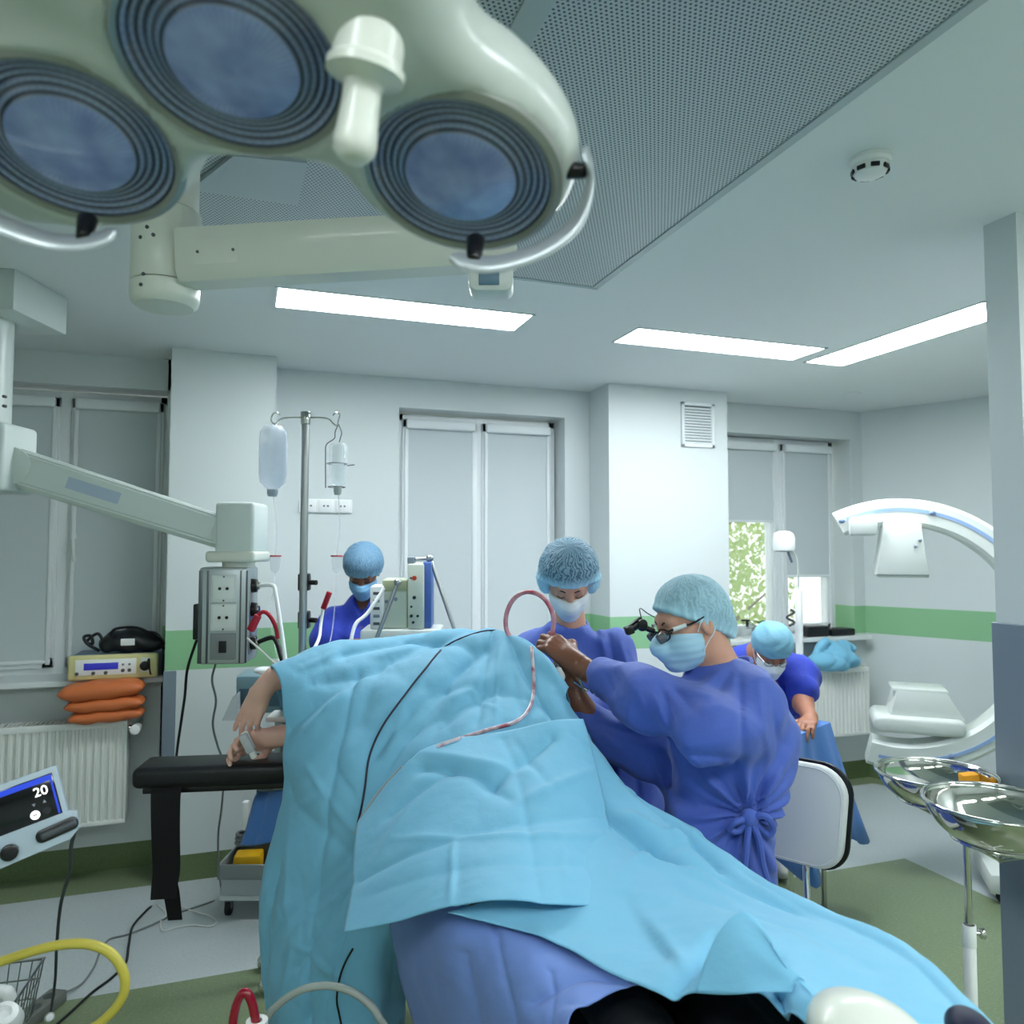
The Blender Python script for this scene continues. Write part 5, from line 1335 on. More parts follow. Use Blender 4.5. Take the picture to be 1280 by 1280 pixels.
# pulse clip and white board behind the hand
t = thing('pulse_clip', 'small pale pulse clip held between the patient fingers on the armboard', 'pulse clip', P(308, 934, 2.47))
Mp = basis(P(309, 930, 2.475), (CR*.45-CU*.9).normalized(), (CR*.9+CU*.45).normalized(), -CF)
obj('upper_jaw', MB().box((-.035, -.014, -.008), (.030, .014, .010), .006, Mp, 3), MILKY, t)
obj('lower_jaw', MB().box((-.038, -.012, -.026), (.026, .012, -.010), .006, Mp, 3), WHITE, t)
obj('spring_tab', MB().box((.026, -.010, -.012), (.052, .010, .004), .005, Mp, 3), WHITE, t)
sb = obj('white_tray_edge', MB().box((0, 0, -.010), (.16, .10, .010), .008, basis(P(331, 900, 2.62), CR, CF, CU), 3), WHITE)
tag(sb, 'white rounded strip end sticking out behind the hand on the armboard', 'armrest')
# ================================================================== LEFT SIDE
def radiator(x0, x1, z0, z1, yf, yb, label, valve=True):
    t = thing('radiator', label, 'radiator', ((x0+x1)/2, yb, z0))
    m = MB(); n = int((x1-x0)/.033)
    prof = []
    for k in range(n*6+1):
        u = k/(n*6); x = x0+(x1-x0)*u; w = (k % 6)/6
        prof.append((x, .012 if .18 < w < .7 else 0))
    rows = [[Vector((x, yf+d, z)) for x, d in prof] for z in (z0+.02, z1-.035)]
    m.grid(rows); m.grid([[Vector((x, yf+.03, z)) for x, d in prof] for z in (z0+.02, z1-.035)])
    m.box((x0, yf-.001, z1-.036), (x1, yf+.03, z1-.004), .004); m.box((x0, yf-.001, z0), (x1, yf+.03, z0+.021), .004)
    obj('front_panel', m, RADW, t)
    obj('back_panel', MB().box((x0, yb-.03, z0), (x1, yb, z1-.006), .004), RADW, t)
    g = MB()
    for k in range(int((x1-x0)/.02)): g.box((x0+.006+k*.02, yf+.01, z1-.008), (x0+.014+k*.02, yb-.01, z1-.002))
    obj('top_grille', g, RADW, t, 0)
    obj('side_cover', MB().box((x0-.004, yf, z0), (x0, yb, z1), .001).box((x1, yf, z0), (x1+.004, yb, z1), .001), RADW, t)
    obj('supply_pipe', MB().cyl((x0+.06, yb-.03, 0), (x0+.06, yb-.03, z0+.02), .011, seg=14), RADW, t)
    obj('wall_bracket', MB().box((x0+.1, yb-.002, z1-.12), (x0+.14, 4.549, z1-.08)).box((x1-.16, yb-.002, z1-.12), (x1-.12, 4.549, z1-.08)), RADW, t)
    if valve:
        v = obj('valve', MB().cyl((x1+.004, yf+.05, z1-.05), (x1+.045, yf+.05, z1-.05), .013, seg=16).cyl((x1+.045, yf+.05, z1-.05), (x1+.045, 4.548, z1-.05), .010, seg=12), CHROME, t)
        obj('thermostat_head', MB().cyl((x1+.045, yf+.05, z1-.05), (x1+.045, yf-.045, z1-.045), .021, .025, 24, .005), WHITE, v)
    return t
radiator(-1.95, onY(158, 900, 4.33).x, .30, .81, 4.33, 4.46, 'white ribbed radiator under the left window with cushions on it')
radiator(3.15, onY(1086, 850, 4.38).x, .36, .835, 4.38, 4.50, 'white radiator under the far right window, blue bundle on top', False)

def pillow(name, c, w, d, h, rz, m, label, cat, group=None, tilt=0, pw=4):
    mb = MB(); N, K = 22, 14
    M = Matrix.Translation(Vector(c))@Matrix.Rotation(rz, 4, 'Z')@Matrix.Rotation(tilt, 4, 'Y')
    for sgn in (1, -1):
        rows = []
        for j in range(K+1):
            v = -1+2*j/K; r = []
            for i in range(N+1):
                u = -1+2*i/N
                t = max(0, (1-abs(u)**pw)*(1-abs(v)**pw))**.6
                r.append(M@Vector((u*w/2*(1-.05*v*v), v*d/2*(1-.06*u*u), sgn*(h/2*t+.0015)+.004*math.sin(u*9+v*5)*t)))
            rows.append(r if sgn > 0 else r[::-1])
        mb.grid(rows)
    bmesh.ops.remove_doubles(mb.bm, verts=mb.bm.verts[:], dist=.0035)
    o = obj(name, mb, m, smooth=2); tag(o, label, cat, group); return o
xa = onY(84, 880, 4.335).x; xb_ = onY(170, 880, 4.335).x
pillow('cushion', ((xa+xb_)/2, 4.335, .965), .39, .17, .086, .03, ORANGE, 'orange cushion on top of the stack over the radiator', 'cushion', 'orange cushions on the radiator', -.05)
pillow('cushion', ((xa+xb_)/2+.018, 4.34, .895), .36, .17, .066, -.02, ORANGE, 'orange cushion in the middle of the stack over the radiator', 'cushion', 'orange cushions on the radiator', -.03)
pillow('cushion', ((xa+xb_)/2+.024, 4.345, .838), .345, .17, .060, .02, ORANGE, 'orange cushion at the bottom of the stack on the radiator', 'cushion', 'orange cushions on the radiator', -.04)

# infusion warmer like unit on the sill
x0, x1 = onY(85, 832, 4.39).x, onY(203, 826, 4.39).x; z0 = 1.006; hh = .125
t = thing('control_unit', 'cream control unit with blue display on the left window sill', 'device', ((x0+x1)/2, 4.5, z0))
DCR = mat('old_cream_plastic', (214, 208, 150), .4)
obj('housing', MB().box((x0+.01, 4.40, z0), (x1-.01, 4.66, z0+hh-.004), .008), mat('steel_blue_case', (78, 112, 150), .35), t)
fb = obj('front_bezel', MB().box((x0, 4.375, z0), (x1-.02, 4.405, z0+hh), .012, seg=3), DCR, t)
obj('side_cap', MB().box((x1-.022, 4.385, z0+.004), (x1+.004, 4.45, z0+hh-.006), .010), mat('navy_plastic', (22, 32, 52), .4), t)
W_ = x1-x0
obj('panel', MB().box((x0+.035, 4.371, z0+.025), (x0+W_*.72, 4.377, z0+hh-.022), .002), WHITE, t)
obj('display', MB().box((x0+W_*.17, 4.368, z0+.052), (x0+W_*.53, 4.3725, z0+.086), .001), mat('blue_display', (50, 52, 168), .2, emit=(44, 46, 170), es=.25), t)
for bx0, bz in ((.10, .036), (.27, .036), (.40, .036), (.58, .044), (.65, .044), (.58, .074), (.65, .074)):
    obj('button', MB().cyl((x0+W_*bx0, 4.372, z0+bz), (x0+W_*bx0, 4.366, z0+bz), .009 if bz < .07 else .006, seg=14, bevel=.001), GUARD if bz > .07 else DARKSTEEL, t)
sk = obj('socket_plate', MB().box((x0+W_*.765, 4.371, z0+.03), (x0+W_*.87, 4.377, z0+hh-.022), .003), OFFW, t)
obj('socket', MB().cyl((x0+W_*.815, 4.374, z0+.062), (x0+W_*.815, 4.355, z0+.062), .026, .022, 20, .003), BLACKG, sk)
obj('lead', MB().tube([(x0+W_*.835, 4.36, z0+.07), (x0+W_*.865, 4.345, z0+.10), (x0+W_*.87, 4.35, z0+.05), (x0+W_*.885, 4.352, z0+.018)], .004, 8), BLACK, t)
# black bag with coiled cable on it
bz = z0+hh; bx0, bx1 = onY(125, 800, 4.42).x, onY(196, 800, 4.42).x; bc = (bx0+bx1)/2
t = thing('carry_bag', 'black soft bag with a white label and cables on top of the cream control unit', 'bag', (bc, 4.5, bz))
body('bag_body', [e_((bc, 4.50, bz+.055), (.145, .09, .062), None, .02), c_((bc-.10, 4.45, bz+.04), (bc+.13, 4.45, bz+.034), .034, .034, .03), f_(lambda p: -(p[..., 2]-bz-.001), .01)], .006, LEATHER, t, disp=lambda p: .005*np.sin(p[..., 0]*60+p[..., 2]*50))
obj('label', MB().box((bc-.035, 4.403, bz+.040), (bc+.03, 4.410, bz+.074), .001), WHITE, t)
obj('handle', MB().tube([(bc-.09, 4.44, bz+.095), (bc-.06, 4.43, bz+.125), (bc+.03, 4.43, bz+.128), (bc+.10, 4.43, bz+.095), (bc+.15, 4.43, bz+.05), (bc+.165, 4.42, bz+.012)], .007, 10), WEB, t)
obj('coiled_cable', MB().tube([(bc-.14, 4.46, bz+.012), (bc-.19, 4.44, bz+.05), (bc-.21, 4.45, bz+.085), (bc-.18, 4.45, bz+.09), (bc-.17, 4.45, bz+.05), (bc-.20, 4.46, bz+.06), (bc-.15, 4.46, bz+.10), (bc-.12, 4.46, bz+.05), (bc-.12, 4.45, bz+.012)], .008, 8), BLACK, t)

# ------------------------------------------------------------------ screen unit at the lower left
o = P(68, 960, 1.6); xd = (P(68, 960, 1.6)-P(0, 984, 1.552)).normalized(); nd = -ray(40, 1000).normalized(); nd = (nd-xd*nd.dot(xd)).normalized(); yd = nd.cross(xd)
Ms = basis(o, xd, yd, nd); u = 1.6/FPX
t = thing('touch_screen_unit', 'tilted touch screen unit showing a white 20 in front of the radiator', 'screen', Ms@Vector((-.13, -.07, -.06)))
CASE = mat('pale_blue_grey_case', (176, 192, 204), .35)
obj('case', MB().prism([(.004, .005), (-.26, .005), (-.26, -.155), (-.005, -.148), (.016, -.132), (.018, -.098), (.004, -.092)], .03, Ms@Matrix.Translation((0, 0, -.03)), .003), CASE, t)
sc_ = obj('screen', MB().box((-.25, -.092, -.001), (-.006, -.007, .0012), .0005, Ms@Matrix.Translation((0, 0, 0))), mat('screen_glass', (8, 9, 14), .12), t)
sb_ = MB(); SBL = mat('screen_blue', (30, 58, 180), .3, emit=(40, 72, 210), es=.55)
obj('header_bar', MB().box((-.248, -.020, .0012), (-.009, -.009, .0018), 0, Ms), SBL, sc_)
obj('side_bar', MB().box((-.013, -.090, .0012), (-.009, -.020, .0018), 0, Ms), SBL, sc_); obj('side_bar', MB().box((-.124, -.090, .0012), (-.118, -.020, .0018), 0, Ms), SBL, sc_)
LIT = mat('screen_white', (255, 255, 255), .3, emit=(255, 255, 255), es=1.6); DIMW = mat('screen_grey', (120, 124, 130), .3, emit=(120, 124, 130), es=.25)
obj('digits', text_bm('20', .026, Ms@Matrix.Translation((-.033, -.036, .0018))), LIT, sc_, 0)
obj('round_key', MB().cyl(Ms@Vector((-.052, -.077, .0012)), Ms@Vector((-.052, -.077, .002)), .0085, seg=28), LIT, sc_)
obj('key_mark', MB().box((-.056, -.0782, .002), (-.048, -.0758, .0024), 0, Ms), BLACKG, sc_)
obj('dim_key', MB().cyl(Ms@Vector((-.031, -.0765, .0012)), Ms@Vector((-.031, -.0765, .0016)), .0075, seg=24), mat('screen_dark_grey', (34, 36, 42), .4), sc_)
for x, y, s in ((-.031, -.057, 1), (-.050, -.0575, -1)): obj('arrow_key', MB().prism([(x-.0035, y-.003*s), (x+.0035, y-.003*s), (x, y+.0035*s)], .0005, Ms@Matrix.Translation((0, 0, .0012))), DIMW, sc_)
Mr = Ms@Matrix.Translation((-.022, -.120, 0))@Matrix.Rotation(.05, 4, 'Z')
obj('probe_dock', MB().prism(rrect(.078, .026, .012), .006, Mr, .002), BLACKG, t)
obj('probe', MB().box((-.030, -.008, .004), (.036, .006, .016), .005, Mr, 3), mat('dark_grey_grip', (70, 74, 78), .4), t)
obj('dial', MB().cyl(Ms@Vector((-.108, -.128, 0)), Ms@Vector((-.108, -.128, .012)), .016, seg=24, bevel=.003), BLACKG, t)
pp = Ms@Vector((-.17, -.10, -.05))
obj('pole', MB().cyl((pp.x, pp.y, .05), (pp.x, pp.y, pp.z+.01), .014, seg=18), STEEL, t)
ft = MB(); ft.cyl((pp.x, pp.y, .02), (pp.x, pp.y, .06), .05, seg=24, bevel=.006)
for k in range(5):
    a = k*2*PI/5+.4; ft.cyl((pp.x, pp.y, .045), (pp.x+.20*math.cos(a), pp.y+.20*math.sin(a), .03), .016, .012, 12)
    ft.ball((pp.x+.20*math.cos(a), pp.y+.20*math.sin(a), .022), .022)
obj('foot', ft, DARKSTEEL, t)
f_z = lambda x, y, z=.006: onZ(x, y, z)
k = obj('screen_cable', MB().tube([Ms@Vector((.010, -.128, -.01)), P(89, 1058, 1.70), P(87, 1090, 1.85), P(76, 1130, 2.05), P(71, 1180, 2.25), P(69, 1225, 2.5), P(64, 1262, 2.66), onZ(62, 1272, .06)], .0042, 8, 8), mat('dark_grey_cable', (52, 58, 64), .5))
tag(k, 'dark grey cable hanging from the touch screen unit to the power strip', 'cable')

# power strip on the floor
s0, s1 = onZ(74, 1243, .022), onZ(12, 1292, .022); xd = (s1-s0).normalized(); yd = Vector((0, 0, 1)).cross(xd)
Mp = basis(s0, xd, yd, (0, 0, 1)); L = (s1-s0).length
t = thing('power_strip', 'grey power strip on the floor with the screen cable plugged in', 'power strip', s0)
obj('housing', MB().box((0, -.034, -.02), (L, .034, .022), .006, Mp), mat('strip_grey', (108, 112, 106), .5), t)
for k in range(4): obj('socket', MB().cyl(Mp@Vector((.05+k*.068, 0, .0225)), Mp@Vector((.05+k*.068, 0, .0205)), .021, seg=22), DARKSTEEL, t)
obj('plug', MB().cyl(onZ(62, 1272, .046), onZ(62, 1272, .075), .017, .012, 16, .003), WHITE, t)

# wire basket
bc0 = P(55, 1198, 2.2)
xd = (CR*.97+CF*.25); xd.z = 0; xd.normalize(); yd = Vector((0, 0, 1)).cross(xd)
Mb = basis(bc0, xd, yd, (0, 0, 1))
t = thing('wire_basket', 'steel wire basket at the lower left edge, white fittings inside', 'basket', Mb@Vector((-.12, -.14, -.15)))
rim = MB(); rim.tube([Mb@Vector(v) for v in ((0, 0, 0), (-.26, 0, 0), (-.26, -.28, 0), (0, -.28, 0))], .0045, 8, closed=True, raw=True)
obj('rim', rim, STEEL, t)
ww = MB(); q_ = lambda x, y, z: Mb@Vector((-.13+(x+.13)*(1+z*1.1), -.14+(y+.14)*(1+z*1.1), z))
for k in range(10):
    x = -.26*k/9; 
    for y in (0, -.28): ww.tube([q_(x, y, 0), q_(x, y, -.14)], .0019, 6)
    ww.tube([q_(x, 0, -.14), q_(x, -.28, -.14)], .0019, 6)
for k in range(10):
    y = -.28*k/9
    for x in (0, -.26): ww.tube([q_(x, y, 0), q_(x, y, -.14)], .0019, 6)
for z in (-.05, -.10, -.14): ww.tube([q_(0, 0, z), q_(-.26, 0, z), q_(-.26, -.28, z), q_(0, -.28, z)], .0024, 6, closed=True, raw=True)
obj('wires', ww, STEEL, t)
ps = MB(); bp0 = Mb@Vector((-.13, -.14, -.14))
ps.cyl((bp0.x, bp0.y, .03), (bp0.x, bp0.y, bp0.z), .016, seg=16); ps.cyl((bp0.x, bp0.y, .0), (bp0.x, bp0.y, .03), .12, seg=32, bevel=.008)
obj('stand', ps, STEEL, t)
k = obj('pipe_elbow', MB().tube([P(-18, 1238, 2.08), P(2, 1240, 2.08), P(10, 1243, 2.08), P(13, 1262, 2.08)], .018, 14), WHITE); tag(k, 'white elbow pipe fitting lying in the wire basket', 'fitting')
c = P(4, 1276, 1.9); k = MB().lathe([(0, -.04), (.04, -.04), (.045, .0), (.030, .03), (.016, .034), (.012, .02), (0, .02)], frame_to(c, c+CU*.8-CF*.3+CR*.3), 28)
k = obj('round_valve', k, WHITE); tag(k, 'round white valve with a dark hole below the wire basket', 'fitting')

# hoses rising into the bottom of the view
k = obj('yellow_hose', MB().tube([P(-60, 1235, 1.48), P(-20, 1211, 1.5), P(25, 1194, 1.5), P(70, 1182, 1.5), P(108, 1180, 1.5), P(136, 1190, 1.5), P(153, 1212, 1.5), P(156, 1236, 1.5), P(146, 1258, 1.5), P(124, 1280, 1.5), P(90, 1310, 1.5), P(60, 1420, 1.55), onZ(50, 1500, .02)], .0092, 12, 8), YEL)
tag(k, 'thick yellow hose looping above the power strip', 'hose')
k = obj('red_hose', MB().tube([onZ(292, 1560, .02), P(289, 1420, 1.6), P(290, 1300, 1.6), P(294, 1262, 1.6), P(302, 1243, 1.6), P(310, 1243, 1.6), P(317, 1262, 1.6), P(321, 1300, 1.6), P(324, 1420, 1.6), onZ(326, 1560, .02)], .0095, 12, 8), REDGLOSS)
tag(k, 'glossy dark red hose bend at the bottom edge', 'hose')
k = obj('hose_ring', MB().lathe([(.011, 0), (.022, 0), (.022, .014), (.011, .014), (.011, 0)], Matrix.Translation(P(321, 1284, 1.6)), 24), WHITE); tag(k, 'white ring around the red hose bend', 'ring')
k = obj('grey_hose', MB().tube([onZ(318, 1480, .02), P(322, 1330, 1.66), P(331, 1278, 1.68), P(350, 1254, 1.69), P(378, 1237, 1.69), P(408, 1232, 1.69), P(436, 1238, 1.68), P(458, 1252, 1.67), P(474, 1272, 1.66), P(490, 1320, 1.66), onZ(500, 1480, .02)], .0082, 12, 8), mat('clear_grey_hose', (160, 168, 162), .2, alpha=.85))
tag(k, 'translucent grey hose arching in front of the cyan drape', 'hose')
tube_on('thin_black_lead', [(441, 1186), (431, 1204), (424, 1225), (421, 1250), (424, 1268), (428, 1290), (430, 1320)], .0028, BLACK, [sA], 'thin black lead hanging down the cyan drape by the grey hose', 'cable')

# cables of the column and on the floor
k = obj('black_mains_cable', MB().tube([MC@Vector((-.105, zc0+.10, .03)), P(243, 808, 2.80), P(234, 838, 2.82), P(231, 870, 2.85), P(226, 905, 2.9), P(220, 950, 3.0), P(212, 1040, 3.2), onZ(202, 1118, .008), onZ(183, 1138, .014), onZ(166, 1158, .016), onZ(161, 1182, .012), onZ(157, 1204, .005), onZ(140, 1222, .005), onZ(116, 1240, .005), onZ(92, 1262, .005), onZ(60, 1292, .005), onZ(30, 1330, .005)], .005, 8, 8), BLACK)
tag(k, 'black mains cable from the socket column down across the floor', 'cable')
pg = obj('mains_plug', MB().box((-.122, zc0+.085, .0), (-.096, zc0+.215, .055), .006, MC), BLACKG); tag(pg, 'black plug in the left side of the socket column', 'plug')
k = obj('grey_power_cable', MB().tube([MC@Vector((-.05, zc0, .0)), P(265, 850, 2.9), P(270, 876, 2.95), P(266, 905, 3.0), P(272, 932, 3.05), P(280, 960, 3.1), P(277, 1010, 3.2), P(273, 1040, 3.25), P(273, 1075, 3.28), P(275, 1100, 3.40), onZ(276, 1121, .006), onZ(262, 1128, .005), onZ(238, 1136, .005), onZ(215, 1144, .005), onZ(190, 1156, .005), onZ(160, 1168, .005), onZ(137, 1174, .005), onZ(126, 1188, .005), onZ(118, 1208, .005), onZ(104, 1228, .005), onZ(90, 1237, .012), Mp@Vector((0, 0, 0))], .0042, 8, 8), GREYC)
tag(k, 'grey cable from the socket column along the floor to the power strip', 'cable')
k = obj('white_floor_cable', MB().tube([onZ(224, 1133, .005), onZ(245, 1140, .005), onZ(264, 1146, .005), onZ(270, 1153, .005), onZ(262, 1158, .005), onZ(240, 1156, .005), onZ(218, 1160, .005), onZ(203, 1164, .005), onZ(201, 1152, .005), onZ(208, 1142, .005), onZ(196, 1130, .005)], .0035, 8, 8), WHITEC)
tag(k, 'short loop of white cable lying on the floor behind the strap', 'cable')

# trolley with tray under the armboard
w0 = onZ(287, 1142, 0); Mt = basis(w0, Vector((CR.x, CR.y, 0)).normalized(), Vector((CF.x, CF.y, 0)).normalized(), (0, 0, 1))
t = thing('trolley', 'small white trolley with grey tray and castors under the armboard', 'trolley', w0)
TW = mat('milky_white_plastic', (206, 212, 212), .4)
obj('base', MB().box((-.035, -.05, .075), (.40, .36, .10), .01, Mt), TW, t)
bn = MB(); bn.box((-.03, -.045, .10), (.16, .02, .178), .012, Mt); bn.box((-.03, -.045, .10), (.17, .3, .112), .004, Mt)
obj('bin', bn, MILKY, t)
tr_ = MB(); tr_.box((-.035, -.07, .178), (.21, .20, .192), .004, Mt)
for lo, hi in (((-.035, -.07), (.21, -.058)), ((-.035, .188), (.21, .20)), ((-.035, -.07), (-.023, .20)), ((.198, -.07), (.21, .20))): tr_.box((lo[0], lo[1], .18), (hi[0], hi[1], .245), .003, Mt)
obj('tray', tr_, mat('tray_grey', (142, 150, 150), .4), t)
obj('machine_column', MB().box((.09, .06, .19), (.30, .30, .66), .01, Mt), mat('dark_grey_case', (72, 80, 84), .5), t)
obj('white_cuff', MB().box((.035, .03, .36), (.065, .07, .49), .006, Mt), WHITE, t)
for x, y in ((0, -.01), (.36, -.01), (0, .32), (.36, .32)):
    cst = obj('caster', MB().cyl(Mt@Vector((x-.012, y, .032)), Mt@Vector((x+.012, y, .032)), .032, seg=22, bevel=.004), BLACK, t)
    obj('fork', MB().box((x-.018, y-.012, .03), (x+.018, y+.012, .078), .004, Mt), DARKSTEEL, cst)
k = obj('yellow_case', MB().box((.02, -.045, .194), (.14, .05, .268), .008, Mt@Matrix.Rotation(.15, 4, 'Z')), YELB); tag(k, 'bright yellow case lying in the grey trolley tray', 'case')
k = obj('coiled_hose', MB().tube([Mt@Vector((.045+.065*math.cos(a)*(1-.03*a/6.28), .13+.05*math.sin(a), .262+.02*a/6.28)) for a in np.linspace(0, 19, 40)], .009, 8, 3), mat('grey_rubber', (118, 126, 128), .45)); tag(k, 'coiled grey hose piled on the trolley tray', 'hose')
# monitor partly hidden behind the hand
c = P(330, 866, 3.35); Mm = facing(c, -CF+CR*.1)
t = thing('patient_monitor', 'grey blue monitor box partly hidden behind the patient hand', 'monitor', Mm@Vector((0, -.08, 0)))
obj('case', MB().box((-.115, -.085, -.14), (.16, .078, .02), .012, Mm), mat('teal_grey_case', (116, 146, 156), .4), t)
obj('panel', MB().box((-.100, -.055, .018), (.14, .025, .024), .003, Mm), mat('slate_panel', (70, 96, 112), .3), t)
obj('support', MB().cyl(Mm@Vector((.06, -.08, -.06)), Vector(((Mm@Vector((.06, 0, -.06))).x, (Mm@Vector((.06, 0, -.06))).y, .1)), .025, seg=18), STEEL, t)
wd = MB().prism([(-.04, -.05), (.03, -.05), (.03, .07), (.005, .05)], .03, facing(P(292, 884, 3.3), -CF), .003)
k = obj('side_handle', wd, MILKY, t)

# ------------------------------------------------------------------ drip stand
v0 = P(381, 600, 3.1); px_, py_ = v0.x, v0.y
zz = lambda y: EYE+(690-y)*3.1/FPX+.0   # height of a picture row at the stand
zt_ = P(381, 515, 3.1).z
t = thing('drip_stand', 'tall steel drip stand with two hooked arms behind the armboard', 'drip stand', (px_, py_, 0))
obj('pole', MB().cyl((px_, py_, .06), (px_, py_, zt_), .0155, seg=22), STEEL, t)
obj('top_collar', MB().cyl((px_, py_, P(381, 530, 3.1).z), (px_, py_, zt_+.003), .020, seg=22, bevel=.002), CHROME, t)
for s, px2, hx in ((-1, 340, 337), (1, 424, 429)):
    pts = [P(381, 522, 3.1), P(381+s*20, 522, 3.1), P(381+s*30, 524, 3.1), P(381+s*36, 530, 3.1), P(px2+ (5 if s < 0 else -2), 532, 3.1), P(px2-1, 526, 3.1), P(px2+(1 if s < 0 else 1), 518, 3.1), P(px2+(6 if s < 0 else -4), 516, 3.1), P(px2+(10 if s < 0 else -8), 519, 3.1)]
    obj('hook_arm', MB().tube(pts, .0032, 8, 6), CHROME, t)
for y in (728, 775):
    c = P(381, y, 3.1); cl = MB(); cl.box((-.024, -.033, -.022), (.020, .036, .022), .006, facing(c, -CF)); cl.cyl(c+CR*.02, c+CR*.05-CF*.01, .010, seg=14)
    obj('clamp', cl, BLACKG, t)
bs = MB(); bs.cyl((px_, py_, .05), (px_, py_, .10), .03, seg=20)
for k in range(5):
    a = k*2*PI/5; bs.cyl((px_, py_, .075), (px_+.15*math.cos(a), py_+.15*math.sin(a), .055), .014, .011, 12); bs.ball((px_+.15*math.cos(a), py_+.15*math.sin(a), .03), .03)
obj('base', bs, CHROME, t)
c = P(342, 533, 3.1)
def zat(y, d=3.1): return P(342, y, d).z
t = thing('infusion_bottle', 'large milky infusion bottle hung upside down from the left hook', 'bottle', (c.x, c.y, zat(621)))
Mo = Matrix.Translation((c.x, c.y, 0))
obj('bottle', MB().lathe([(0, zat(532)), (.036, zat(533)), (.052, zat(540)), (.055, zat(550)), (.055, zat(592)), (.050, zat(603)), (.028, zat(610)), (.020, zat(612)), (.020, zat(617)), (0, zat(617))], Mo, 32), mat('milky_bottle', (214, 224, 236), .25, alpha=.42), t)
obj('liquid', MB().lathe([(0, zat(556)), (.050, zat(556)), (.050, zat(592)), (.045, zat(602)), (.022, zat(609)), (0, zat(609))], Mo, 32), mat('clear_fluid', (206, 218, 234), .15, alpha=.28), t)
obj('cap', MB().lathe([(0, zat(621)), (.017, zat(621)), (.0215, zat(617)), (.0215, zat(612)), (0, zat(612))], Mo, 24), mat('grey_cap', (150, 162, 170), .4), t)
obj('hanger', MB().tube([(c.x-.012, c.y, zat(534)), (c.x, c.y, zat(528)), (c.x+.012, c.y, zat(534))], .002, 6), MILKY, t)
c2 = P(423, 540, 3.1)
t = thing('caged_bottle', 'clear glass infusion bottle in a wire cage on the right hook', 'bottle', (c2.x, c2.y, zat(619)))
Mo = Matrix.Translation((c2.x, c2.y, 0))
obj('bottle', MB().lathe([(0, zat(555)), (.030, zat(555)), (.036, zat(559)), (.036, zat(597)), (.030, zat(605)), (.014, zat(609)), (.014, zat(614)), (0, zat(614))], Mo, 28), mat('clear_glass', (226, 236, 240), .06, alpha=.30), t)
obj('cap', MB().lathe([(0, zat(619)), (.013, zat(619)), (.0165, zat(614)), (.0165, zat(609)), (0, zat(609))], Mo, 20), ALU, t)
cg = MB(); D_k = 3.1
cg.tube([P(423, 530, D_k), P(419, 540, D_k), P(418, 548, D_k), P(408, 556, D_k), P(407, 570, D_k), P(407, 610, D_k)], .0022, 6)
cg.tube([P(423, 530, D_k), P(427, 540, D_k), P(426, 546, D_k), P(424, 553, D_k)], .0022, 6)
for y, r in ((580, .039), (609, .034)): cg.tube([(c2.x+r*math.cos(a)-.004, c2.y+r*math.sin(a), zat(y)) for a in np.linspace(0, 2*PI, 20, endpoint=False)], .0020, 6, 2, closed=True)
cg.tube([P(434, 582, 3.07), P(443, 581, 3.05)], .0022, 6)
obj('wire_cage', cg, DARKSTEEL, t)
def drip(name, x, y, top, label, endp):
    c = P(x, y, 3.1); t = thing(name, label, 'drip chamber', c)
    Mo = Matrix.Translation((c.x, c.y, c.z))
    obj('chamber', MB().lathe([(0, .0), (.021, 0), (.021, -.02), (.017, -.055), (.006, -.068), (0, -.068)], Mo, 20), CLEAR, t)
    obj('red_rim', MB().lathe([(0, .003), (.025, .003), (.025, -.003), (0, -.003)], Mo, 20), RED, t)
    obj('feed_line', MB().tube([top, (top+c)/2+CR*.008, c], .0026, 6), CLEAR, t)
    obj('drip_line', MB().tube([c-Z*.066]+endp, .0026, 6), CLEAR, t)
drip('drip_chamber', 344, 695, P(342, 621, 3.1), 'drip chamber with a red rim under the milky bottle', [P(343, 730, 3.05), P(338, 770, 3.0), P(345, 815, 2.9), P(352, 836, 2.7)])
drip('drip_chamber', 421, 695, P(423, 619, 3.1), 'drip chamber with a red rim beneath the caged bottle', [P(420, 740, 3.08), P(415, 790, 3.0), P(408, 815, 2.8)])

# breathing hoses by the column
k = obj('white_support_rod', MB().tube([MC@Vector((.10, zc0+hs*.80, .02)), P(341, 732, 2.82), P(345, 745, 2.80), P(352, 790, 2.76), P(358, 836, 2.72)], .0075, 10), WHITE); tag(k, 'white rod slanting from the socket column to the drape', 'rod')
k = obj('red_gas_hose', MB().tube([P(315, 786, 2.74), P(320, 776, 2.74), P(326, 766, 2.74), P(333, 766, 2.74), P(340, 774, 2.75), P(345, 785, 2.76), P(347, 798, 2.77)], .0075, 10), RED); tag(k, 'short red gas hose curving beside the socket column', 'hose')
k = obj('red_connector', MB().cyl(P(313, 788, 2.735), P(323, 769, 2.735), .015, .013, 18, .003), RED); tag(k, 'dark red hose connector hanging by the socket column', 'connector')
k = obj('black_gas_hose', MB().tube([MC@Vector((.10, zc0+hs*.20, .02)), P(340, 797, 2.80), P(347, 806, 2.78), P(353, 826, 2.74), P(357, 838, 2.70)], .0085, 10), BLACK); tag(k, 'black gas hose running from the lowest column outlet to the drape', 'hose')
k = obj('thin_white_lead', MB().tube([P(309, 798, 2.76), P(325, 812, 2.74), P(342, 828, 2.70), P(352, 836, 2.66)], .004, 8), WHITEC); tag(k, 'thin white lead sagging below the socket column towards the drape', 'cable')
k = body('folded_cloth', [e_(P(330, 838, 2.62), (.035, .04, .012), None, .02), e_(P(342, 842, 2.6), (.03, .03, .012), None, .02)], .004, MASKW); tag(k, 'folded white cloth tucked at the drape edge above the hand', 'cloth')

